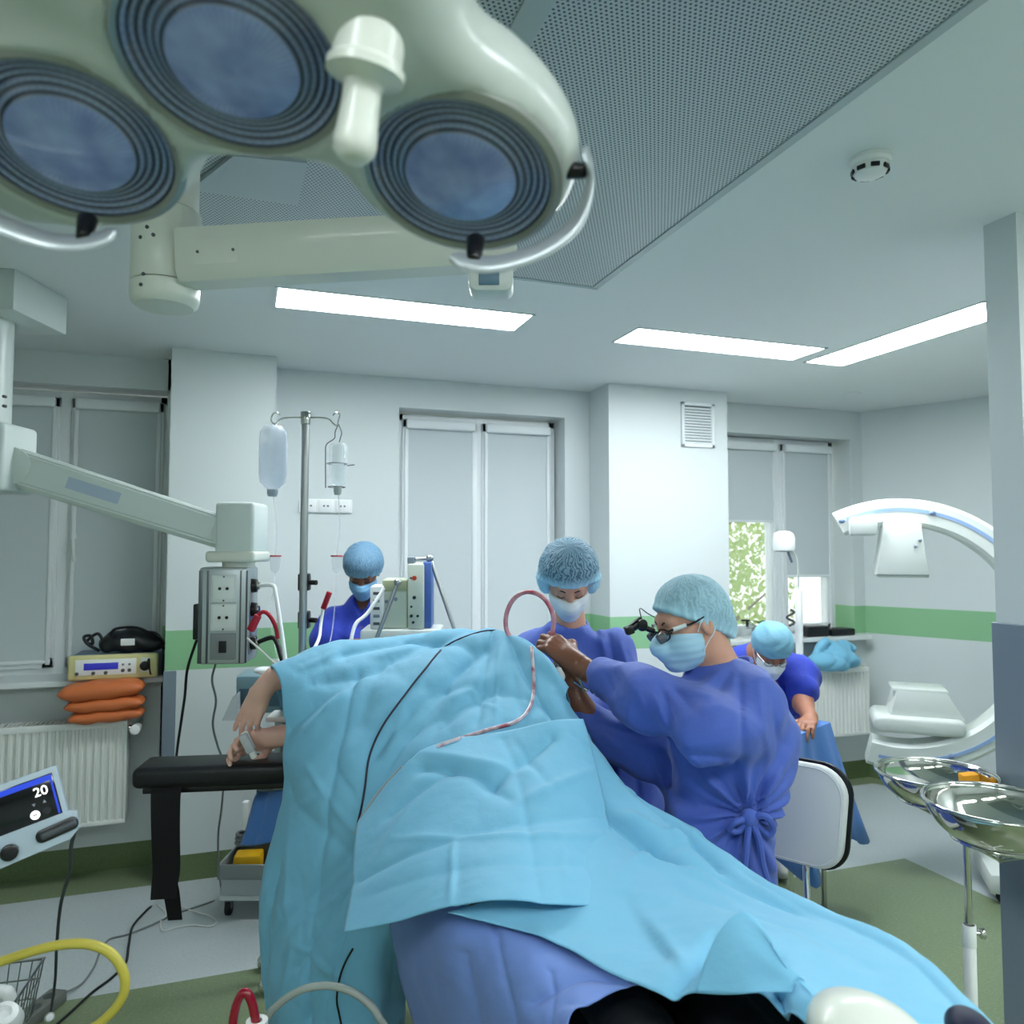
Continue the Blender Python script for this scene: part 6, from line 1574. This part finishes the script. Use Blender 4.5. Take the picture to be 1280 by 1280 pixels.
# ------------------------------------------------------------------ anaesthetic equipment behind the drape
t = thing('equipment_cart', 'light grey equipment cart behind the drape beside the nurse', 'cart', P(490, 1100, 3.42))
Mq = facing(P(490, 785, 3.40), -CF)
obj('cart_top', MB().box((-.13, -.10, -.12), (.22, 0.0, .06), .01, Mq), OFFW, t)
q0 = Mq@Vector((.03, -.12, -.15))
obj('cart_body', MB().box((-.12, -1.20, -.10), (.20, -.10, .03), .01, Mq), OFFW, t)
u = 3.4/FPX
t = thing('monitor_unit', 'upright beige unit with a blue side panel and a red switch on the cart', 'device', Mq@Vector((.12, .0, -.05)))
obj('case', MB().box((.075, .001, -.10), (.145, .285, .045), .006, Mq), mat('beige_case', (206, 212, 196), .4), t)
obj('side_panel', MB().box((.138, .003, -.10), (.176, .292, .02), .006, Mq), mat('side_blue', (72, 104, 172), .4), t)
obj('red_switch', MB().cyl(Mq@Vector((.105, .225, .045)), Mq@Vector((.105, .225, .052)), .010, seg=18), mat('switch_red', (200, 60, 40), .3), t)
for x, y, r in ((.105, .14, .008), (.092, .10, .005), (.092, .06, .007), (.12, .06, .006), (.09, .225, .004), (.10, .032, .006)):
    obj('knob', MB().cyl(Mq@Vector((x, y, .045)), Mq@Vector((x, y, .054)), r, seg=16), BLACKG, t)
obj('top_bracket', MB().box((.07, .285, -.04), (.10, .315, .02), .004, Mq), GUARD, t)
t = thing('ventilator_unit', 'low beige unit beside the upright blue sided one on the cart', 'device', Mq@Vector((.0, .0, -.05)))
obj('case', MB().box((-.040, .001, -.10), (.070, .215, .02), .006, Mq), mat('beige_case_b', (196, 204, 186), .4), t)
obj('upper_band', MB().box((-.038, .165, .018), (.068, .213, .028), .003, Mq), mat('khaki_band', (170, 176, 140), .4), t)
for x, y in ((-.02, .12), (.02, .13)): obj('knob', MB().cyl(Mq@Vector((x, y, .02)), Mq@Vector((x, y, .03)), .008, seg=16), GUARD, t)
t = thing('gauge_block', 'small white block with printed gauges at the left of the cart', 'device', Mq@Vector((-.10, 0, .0)))
obj('case', MB().box((-.088, .001, -.05), (-.030, .19, .05), .006, Mq), WHITE, t)
for k in range(5): obj('dial', MB().box((-.074, .02+k*.033, .049), (-.046, .033+k*.033, .052), .001, Mq), GUARD if k % 2 else DARKSTEEL, t)
k = obj('grey_stay_rod', MB().cyl(P(497, 728, 3.30), P(470, 800, 3.26), .009, seg=14).ball(P(497, 728, 3.30), .017), STEEL); tag(k, 'grey rod with a knob slanting in front of the beige units', 'rod')
rd = MB().cyl(P(538, 699, 3.42), P(570, 792, 3.38), .009, seg=14); rd.ball(P(537, 698, 3.42), .018); rd.cyl(P(534, 698, 3.42), P(519, 699, 3.40), .008, seg=12)
k = obj('support_rod', rd, STEEL); tag(k, 'steel rod slanting down on the right of the blue sided unit', 'rod')
k = obj('breathing_tube', MB().tube([P(480, 735, 3.30), P(472, 748, 3.28), P(458, 768, 3.25), P(446, 778, 3.22), P(441, 790, 3.2), P(438, 806, 3.18)], .008, 12), WHITE); tag(k, 'white breathing tube running down across the nurse', 'tube')
t = thing('white_probe', 'white cable with a red connector at the end in front of the nurse shoulder', 'cable', P(395, 810, 3.2))
obj('red_tip', MB().cyl(P(412, 740, 3.22), P(404, 761, 3.22), .012, seg=16, bevel=.002), RED, t)
obj('lead', MB().tube([P(404, 761, 3.22), P(401, 780, 3.2), P(399, 797, 3.15), P(392, 812, 3.05), P(384, 826, 2.9)], .007, 10), WHITE, t)
# ================================================================== RIGHT SIDE
# blue cloth bundle on the radiator
c = P(1040, 830, 1.0); 
bz0 = .838; bb = onY(1040, 832, 4.40)
k = body('cloth_bundle', [e_((bb.x, 4.38, bz0+.055), (.20, .10, .075), None, .02), e_((bb.x+.06, 4.40, bz0+.125), (.13, .06, .035), None, .02), c_((bb.x-.15, 4.38, bz0+.12), (bb.x-.05, 4.40, bz0+.185), .025, .016, .02), c_((bb.x-.05, 4.40, bz0+.185), (bb.x+.14, 4.41, bz0+.14), .016, .03, .02), f_(lambda p: -(p[..., 2]-bz0), .006)], .006, CYAN,
         disp=lambda p: waves(((.6, .2, 1), .12, .010, 0), ((1, .5, -.6), .08, .006, 1))(p))
tag(k, 'crumpled cyan cloth bundle on the far right radiator', 'cloth')
# things on the right sill
zs = 1.048
def sillbox(name, xa, xb, h, label, mt=LEATHER):
    a, b = onY(xa, 790, 4.53).x, onY(xb, 790, 4.53).x
    t = thing(name, label, 'box', ((a+b)/2, 4.53, zs))
    obj('case', MB().box((a, 4.47, zs), (b, 4.60, zs+h), .012, seg=3), mt, t)
    obj('lid_seam', MB().box((a-.002, 4.468, zs+h*.62), (b+.002, 4.602, zs+h*.66), .001), BLACKG, t)
sillbox('black_case', 1003, 1030, .075, 'taller black case on the right sill beside the white lamp pole')
sillbox('black_case', 1033, 1062, .05, 'flat black case at the right end of the far sill')
cx = onY(934, 780, 4.56).x
t = thing('pump_bottle', 'glass pump bottle with black top on the far sill', 'bottle', (cx, 4.56, zs))
obj('bottle', MB().lathe([(0, 0), (.034, 0), (.038, .01), (.038, .06), (.030, .075), (.012, .085), (0, .085)], Matrix.Translation((cx, 4.56, zs)), 24), CLEAR, t)
obj('pump', MB().cyl((cx, 4.56, zs+.08), (cx, 4.56, zs+.125), .010, seg=14).box((cx-.045, 4.55, zs+.118), (cx+.018, 4.57, zs+.132), .004), BLACKG, t)
cx = onY(948, 780, 4.60).x
t = thing('potted_plant', 'low dark green potted plant on the far sill behind the bending man', 'plant', (cx, 4.60, zs))
obj('pot', MB().lathe([(0, 0), (.035, 0), (.045, .05), (.047, .055), (0, .05)], Matrix.Translation((cx, 4.60, zs)), 24), GUARD, t)
b = bmesh.new(); rng = random.Random(4)
for k in range(46):
    a = rng.uniform(0, 6.28); r = rng.uniform(.02, .13); cc = Vector((cx+r*math.cos(a), 4.60+.5*r*math.sin(a), zs+.055+rng.uniform(0, .055)))
    dv = Vector((math.cos(a), math.sin(a), rng.uniform(-.1, .5))).normalized(); sv = dv.cross(Vector((0, 0, 1))).normalized(); L = rng.uniform(.03, .055)
    b.faces.new([b.verts.new(cc-dv*L*.5), b.verts.new(cc+sv*L*.3+Z*.005), b.verts.new(cc+dv*L*.6), b.verts.new(cc-sv*L*.3+Z*.005)])
obj('leaves', b, mat('plant_green', (46, 92, 52), .5), t, 0)
# examination lamp
ld = 4.35
t = thing('examination_lamp', 'slim white examination lamp standing in front of the far window', 'lamp', Vector((P(998, 790, ld).x, P(998, 790, ld).y, 0)))
pz = P(998, 737, ld); pf = Vector((pz.x, pz.y, .06))
obj('pole', MB().cyl(pf, pz, .021, seg=20, bevel=.003), WHITE, t)
obj('gooseneck', MB().tube([pz, P(998, 722, ld), P(997, 706, ld), P(994, 694, ld), P(988, 687, ld)], .0055, 10), OFFW, t)
hc_ = P(980, 688, ld)
obj('lamp_head', MB().lathe([(0, -.004), (.05, -.004), (.056, .0), (.060, .02), (.060, .07), (.052, .095), (.03, .108), (0, .11)], Matrix.Translation(hc_), 32), WHITE, t)
obj('lamp_glass', MB().lathe([(0, -.008), (.046, -.006), (.048, -.002), (0, -.002)], Matrix.Translation(hc_), 32), GUARD, t)
obj('head_handle', MB().cyl(P(985, 690, ld), P(990, 703, ld), .007, seg=12), GUARD, t)
bs = MB(); bs.cyl((pz.x, pz.y, .03), (pz.x, pz.y, .08), .03, seg=20)
for k in range(5):
    a = k*2*PI/5+.2; bs.cyl((pz.x, pz.y, .055), (pz.x+.24*math.cos(a), pz.y+.17*math.sin(a), .045), .014, .011, 12); bs.ball((pz.x+.24*math.cos(a), pz.y+.17*math.sin(a), .026), .026)
obj('base', bs, WHITE, t)
k = obj('spectacle_chain', MB().tube([P(988, 762, 4.3)+CR*(.02*math.sin(a*2.2))+Z*(-.03*a/1.5) for a in np.linspace(0, 4.5, 14)], .007, 8), mat('black_white_cord', (70, 72, 74), .5)); tag(k, 'dark coiled cord hanging on the white lamp pole', 'cord')

# instrument table under a blue sheet
za = .86
c1, c2 = onZ(990, 921, za), onZ(1037, 902, za); e1 = (c2-c1); L1 = e1.length; e1.normalize(); e2 = Vector((-e1.y, e1.x, 0)); L2 = .52
t = thing('instrument_table', 'small instrument table behind the surgeon', 'table', c1+e1*(L1/2)+e2*(L2/2)-Z*za)
MT = basis(c1, e1, e2, (0, 0, 1))
obj('table_top', MB().box((.01, .01, -.03), (L1-.01, L2-.01, -.006), .004, MT), STEEL, t)
for x, y in ((.03, .03), (L1-.03, .03), (.03, L2-.03), (L1-.03, L2-.03)):
    obj('leg', MB().cyl(MT@Vector((x, y, -za)), MT@Vector((x, y, -.03)), .012, seg=14), CHROME, t)
rows = []; n = 96
def per(s, off):   # rounded rectangle perimeter
    W, H = L1+2*off, L2+2*off; s = s*2*(W+H)
    for (a, b, l) in (((0, 0), (1, 0), W), ((W, 0), (0, 1), H), ((W, H), (-1, 0), W), ((0, H), (0, -1), H)):
        if s <= l: return Vector((a[0]+b[0]*s-off, a[1]+b[1]*s-off, 0))
        s -= l
    return Vector((-off, -off, 0))
for zf, off in ((.0015, -.18), (.0015, -.10), (.0015, -.02), (-.004, .002), (-.10, .010), (-.22, .025), (-.34, .040), (-.46, .055)):
    r = []
    for k in range(n):
        s = k/n; p = per(s, max(off, -.18)); 
        if zf < -.01:
            fl = -zf/.46; c = Vector((L1/2, L2/2, 0)); d = (per(s, off)-c)
            w = .022*fl*math.sin(s*2*PI*13+.7)+.014*fl*math.sin(s*2*PI*5+2)
            corner = min((per(s, 0)-Vector(q)).length for q in ((L1, 0, 0), (0, 0, 0), (L1, L2, 0), (0, L2, 0)))
            cw = math.exp(-(corner/.10)**2)
            p = per(s, off)+d.normalized()*(w+.09*fl*cw); p.z = zf*(1+.20*cw)
        else: p.z = zf
        r.append(MT@p)
    rows.append(r)
mb = MB(); mb.grid(rows, close_u=True)
mb.bm.verts.ensure_lookup_table(); mb.bm.faces.new([mb.bm.verts[k] for k in range(n)][::-1])
bmesh.ops.recalc_face_normals(mb.bm, faces=mb.bm.faces[:])
k = obj('table_sheet', mb, BLUET); tag(k, 'mid blue sheet draped over the instrument table', 'sheet')
md = k.modifiers.new('thickness', 'SOLIDIFY'); md.thickness = .002; md.offset = 1
def forceps(a, b, label, op=.012):
    A, B = onZ(*a, za+.012), onZ(*b, za+.012); d = (B-A); L = d.length; d.normalize(); s = Z.cross(d)
    t = thing('forceps', label, 'forceps', (A+B)/2, 'instruments on the blue table')
    for sg_ in (-1, 1):
        m_ = MB(); m_.tube([B+s*(sg_*.002), A+d*(L*.62), A+d*(L*.35)-s*(sg_*op*.8), A+d*.02-s*(sg_*op)], .0028, 8)
        h = obj('shank', m_, CHROME, t)
        cc = A-s*(sg_*op)
        obj('finger_ring', MB().tube([cc+d*(.016*math.cos(q))+s*(.011*math.sin(q)) for q in np.linspace(0, 2*PI, 14, endpoint=False)], .0022, 8, 2, closed=True), CHROME, h)
forceps((1010, 906), (972, 884), 'longest forceps, pointing to the back of the blue instrument table')
forceps((1000, 909), (975, 893), 'forceps lying nearest the surgeon on the blue table', .010)
forceps((1012, 900), (986, 893), 'forceps by the resting hand on the blue table', .010)

# chair behind the surgeon
cc = P(977, 1012, 2.55); nf = (-CF*.76-CR*.65); nf.z = 0; nf.normalize(); nf = (nf+Z*.10).normalized()
Mh = facing(cc, nf)
sd = Vector((Mh.col[0][0], Mh.col[0][1], 0)); fd = Vector((nf.x, nf.y, 0)).normalized(); base = Vector((cc.x, cc.y, 0))
t = thing('chair', 'white padded chair with black shell and chrome legs behind the surgeon', 'chair', base+fd*.2)
VIN = mat('white_vinyl', (214, 217, 216), .4)
poly = []
for x, y in rrect(.42, .32, .09, 8):
    poly.append((x*(1+.05*(y/.155)), y+.012*(1-(x/.21)**2)))
obj('backrest', MB().prism(poly, .036, Mh@Matrix.Translation((0, 0, -.006)), .014, 3), VIN, t)
obj('back_shell', MB().prism([(x*1.045, y*1.045) for x, y in poly], .016, Mh@Matrix.Translation((0, 0, -.021)), .004), BLACKG, t)
obj('backrest_piping', MB().tube([Mh@Vector((x*.93, y*.93, .029)) for x, y in poly], .0025, 6, 1, closed=True), VIN, t)
sc0 = base+fd*.27+Z*.46
obj('seat', MB().prism(rrect(.42, .40, .07, 6), .055, basis(sc0, sd, fd, Z), .016, 3), VIN, t)
obj('seat_shell', MB().prism(rrect(.43, .41, .07, 6), .014, basis(sc0-Z*.015, sd, fd, Z), .003), BLACKG, t)
for s in (-1, 1):
    obj('back_support', MB().tube([cc+sd*(s*.07)-fd*.028-Z*.10, cc+sd*(s*.07)-fd*.02-Z*.2, base+fd*.05+sd*(s*.10)+Z*.44, base+fd*.16+sd*(s*.12)+Z*.44], .011, 10), CHROME, t)
    obj('leg', MB().tube([base+fd*.10+sd*(s*.15)+Z*.445, base+fd*.02+sd*(s*.18)+Z*.22, base-fd*.02+sd*(s*.20)+Z*.0], .011, 10), CHROME, t)
    obj('leg', MB().tube([base+fd*.42+sd*(s*.15)+Z*.445, base+fd*.46+sd*(s*.18)+Z*.22, base+fd*.48+sd*(s*.20)+Z*.0], .011, 10), CHROME, t)

# ------------------------------------------------------------------ C-arm x-ray machine
dc = 4.0; c = P(1122, 790, dc); u = dc/FPX
n_ = (-CF*.93-CR*.36); n_.z = 0; n_.normalize(); xr = Z.cross(n_).normalized()
MR = basis(c, xr, Z, n_)
t = thing('c_arm_xray', 'white c-shaped x-ray arm by the right wall', 'x-ray machine', (c.x, c.y, 0))
CW = mat('xray_white', (222, 227, 222), .3)
Ro, Ri, hw = 166*u, 134*u, .085
def arc(a0, a1, ro, ri, z0, z1, m, name, par, n=72, bev=.0):
    rows = []
    for k in range(n+1):
        a = math.radians(a0+(a1-a0)*k/n); cs, sn = math.cos(a), math.sin(a)
        e = .018 if ro-ri > .08 else .0
        sec = [(ri+e, z0), (ro-e, z0), (ro, z0+e), (ro, z1-e), (ro-e, z1), (ri+e, z1), (ri, z1-e), (ri, z0+e)]
        rows.append([MR@Vector((r*cs, r*sn, z)) for r, z in sec])
    mb = MB(); mb.grid(rows, close_u=True)
    b = mb.bm; b.verts.ensure_lookup_table(); N = len(b.verts)
    b.faces.new([b.verts[i] for i in range(8)]); b.faces.new([b.verts[N-8+i] for i in range(8)][::-1])
    bmesh.ops.recalc_face_normals(b, faces=b.faces[:])
    return obj(name, mb, m, par)
A0, A1 = 116, -104
arm_ = arc(A0, A1, Ro, Ri, -hw, hw, CW, 'c_arm', t)
arc(A0-26, A1+30, Ro+.004, Ro-.01, -.030, .022, BLACKG, 'cable_groove', arm_)
BLT = mat('pale_blue_trim', (150, 176, 218), .4)
arc(A0-4, A1+4, Ri+.085, Ri+.068, hw-.002, hw+.004, BLT, 'blue_trim', arm_)
for a in (114, 75, 10, -70):
    ar = math.radians(a); r = Ri+.076
    obj('trim_clip', MB().ball(MR@Vector((r*math.cos(ar), r*math.sin(ar), hw+.002)), (.016, .016, .012), seg=14), mat('clip_blue_grey', (120, 140, 176), .4), arm_)
# upper housing
uh = facing(P(1126, 688, dc+.0), n_)
b = MB(); b.prism([(-.13, -.125), (.115, -.125), (.085, .13), (-.085, .15)], .26, uh@Matrix.Translation((0, 0, -.13)), .012)
hu = obj('upper_housing', b, CW, t)
obj('housing_edge', MB().box((-.12, -.137, -.12), (.112, -.124, .12), .004, uh), mat('housing_grey', (176, 184, 176), .4), hu)
for x, y in ((.055, .02), (.075, .05)): obj('lamp_dot', MB().ball(uh@Vector((x, y, .131)), .009, seg=12), GUARD, hu)
obj('arm_tip', MB().box((-.05, -.06, -.085), (.08, .035, .085), .015, facing(P(1074, 655, dc), n_)), CW, arm_)
# lower detector
lh = facing(P(1150, 912, dc), n_)
b = MB(); b.prism(rrect(.42, .085, .035, 6), .32, lh@Matrix.Translation((-.02, .045, -.16)), .02, 3)
dl = obj('detector_base', b, CW, t)
b = MB(); b.prism([(-.15, 0), (.19, 0), (.115, .135), (-.12, .135)], .24, lh@Matrix.Translation((0, .08, -.12)), .014)
obj('detector_housing', b, CW, t)
obj('housing_cap', MB().box((-.135, .205, -.115), (.12, .225, .115), .008, lh), CW, dl)
# carriage behind the partition
pr_ = MR@Vector((Ro+.06, 0, 0))
obj('carriage', MB().box((Ro-.02, -.12, -.10), (Ro+.16, .12, .10), .02, MR), CW, t)
cb = MR@Vector((Ro+.26, 0, 0))
obj('column', MB().box((Ro+.14, -c.z+.10, -.14), (Ro+.38, .25, .14), .03, MR), CW, t)
obj('base', MB().box((Ro-.35, -c.z+.03, -.22), (Ro+.5, -c.z+.14, .22), .03, MR), CW, t)
for x in (Ro-.28, Ro+.42):
    for z in (-.2, .2): obj('wheel', MB().cyl(MR@Vector((x, -c.z+.045, z-.015)), MR@Vector((x, -c.z+.045, z+.015)), .045, seg=22), BLACK, t)

# ------------------------------------------------------------------ bowls on their stand
SSH = mat('mirror_steel', (200, 200, 194), .07, metal=1.0)
def bowl(c, r, h, label):
    t = thing('steel_bowl', label, 'bowl', c-Z*h, 'steel bowls on the stand')
    pr_o, pr_i = [], []
    for q in np.linspace(0, 1, 16): a = q*PI/2; pr_o.append((r*.985*math.sin(a)**.85, -h*math.cos(a)**1.15 if q < 1 else 0))
    for q in np.linspace(1, 0, 16): a = q*PI/2; pr_i.append(((r*.985-.003)*math.sin(a)**.85, (-h+.003)*math.cos(a)**1.15 if q < 1 else 0))
    obj('basin', MB().lathe(pr_o+pr_i, Matrix.Translation(c), 64), SSH, t, 2)
    obj('rolled_rim', MB().tube([c+Vector(((r+.002)*math.cos(a), (r+.002)*math.sin(a), 0)) for a in np.linspace(0, 2*PI, 56, endpoint=False)], .0055, 10, 1, closed=True), SSH, t)
b1, b2 = P(1170, 966, 2.42), P(1248, 1004, 1.97)
bowl(b1, .172, .105, 'farther steel bowl with a yellow sponge in it')
bowl(b2, .172, .115, 'nearer empty steel bowl partly behind the grey partition edge')
sp = obj('sponge', MB().box((-.026, -.026, -.02), (.026, .026, .016), .005, facing(P(1212, 977, 2.46), -CF)@Matrix.Rotation(.1, 4, 'Z')), mat('sponge_orange', (224, 156, 40), .9)); tag(sp, 'orange yellow sponge lying inside the farther steel bowl', 'sponge')
pv_ = P(1212, 1180, 2.17); pt_z = P(1206, 1040, 2.17).z
t = thing('bowl_stand', 'steel and white stand carrying the two bowls', 'stand', (pv_.x, pv_.y, 0))
zj = P(1213, 1156, 2.17).z
obj('upper_pole', MB().cyl((pv_.x, pv_.y, zj-.1), (pv_.x, pv_.y, pt_z+.02), .0098, seg=18), CHROME, t)
obj('lower_pole', MB().cyl((pv_.x, pv_.y, .06), (pv_.x, pv_.y, zj), .0165, seg=22, bevel=.002).cyl((pv_.x, pv_.y, zj-.06), (pv_.x, pv_.y, zj), .018, seg=22, bevel=.001), WHITE, t)
k1 = Vector((pv_.x, pv_.y, zj-.025)); dd = Vector((CR.x, CR.y, 0)).normalized()
obj('locking_knob', MB().cyl(k1+dd*.016, k1+dd*.030, .006, seg=12).cyl(k1+dd*.030, k1+dd*.042, .015, seg=20, bevel=.003), CHROME, t)
br = MB(); top_ = Vector((pv_.x, pv_.y, pt_z))
for bc_, h_ in ((b1, .105), (b2, .115)):
    low = bc_-Z*(h_+.030)
    br.tube([top_-Z*.02, Vector((top_.x, top_.y, low.z-.0)), low], .006, 10, raw=True)
    br.tube([bc_-Z*(h_*.80)+Vector((.110*math.cos(a), .110*math.sin(a), 0)) for a in np.linspace(0, 2*PI, 32, endpoint=False)], .004, 8, 1, closed=True)
    for a in (0.3, 2.4, 4.5): br.tube([low, bc_-Z*(h_*.80)+Vector((.110*math.cos(a), .110*math.sin(a), 0))], .004, 8)
obj('bracket', br, CHROME, t)
bs = MB()
for k in range(5):
    a = k*2*PI/5+.5; bs.cyl((pv_.x, pv_.y, .07), (pv_.x+.22*math.cos(a), pv_.y+.22*math.sin(a), .05), .014, .012, 12); bs.ball((pv_.x+.22*math.cos(a), pv_.y+.22*math.sin(a), .028), .028)
obj('base', bs, WHITE, t)
# instruments and swab in the operating field
k = obj('suction_tip', MB().tube([P(686, 806, 2.475), P(690, 818, 2.47), P(696, 830, 2.45), P(699, 840, 2.43)], .004, 8), STEEL); tag(k, 'steel suction tip between the surgeon gloved fingers', 'instrument')
k = body('glow_spot', [e_(P(698, 838, 2.375), (.012, .012, .012), None, .01), e_(P(702, 846, 2.375), (.012, .009, .016), None, .01)], .003, WHITE); tag(k, 'small white swab standing in for headlight glow at the drape edge', 'glow_spot')  # white lump added in place of the headlight's bright spot on the wound
t = thing('clamp', 'shiny steel clamp at the wrist of the surgeon far glove', 'clamp', P(728, 858, 2.36))
obj('jaw', MB().tube([P(718, 852, 2.37), P(726, 858, 2.36), P(735, 863, 2.35)], .0045, 8), CHROME, t)
obj('jaw', MB().tube([P(723, 847, 2.37), P(727, 856, 2.36), P(730, 864, 2.35)], .004, 8), CHROME, t)
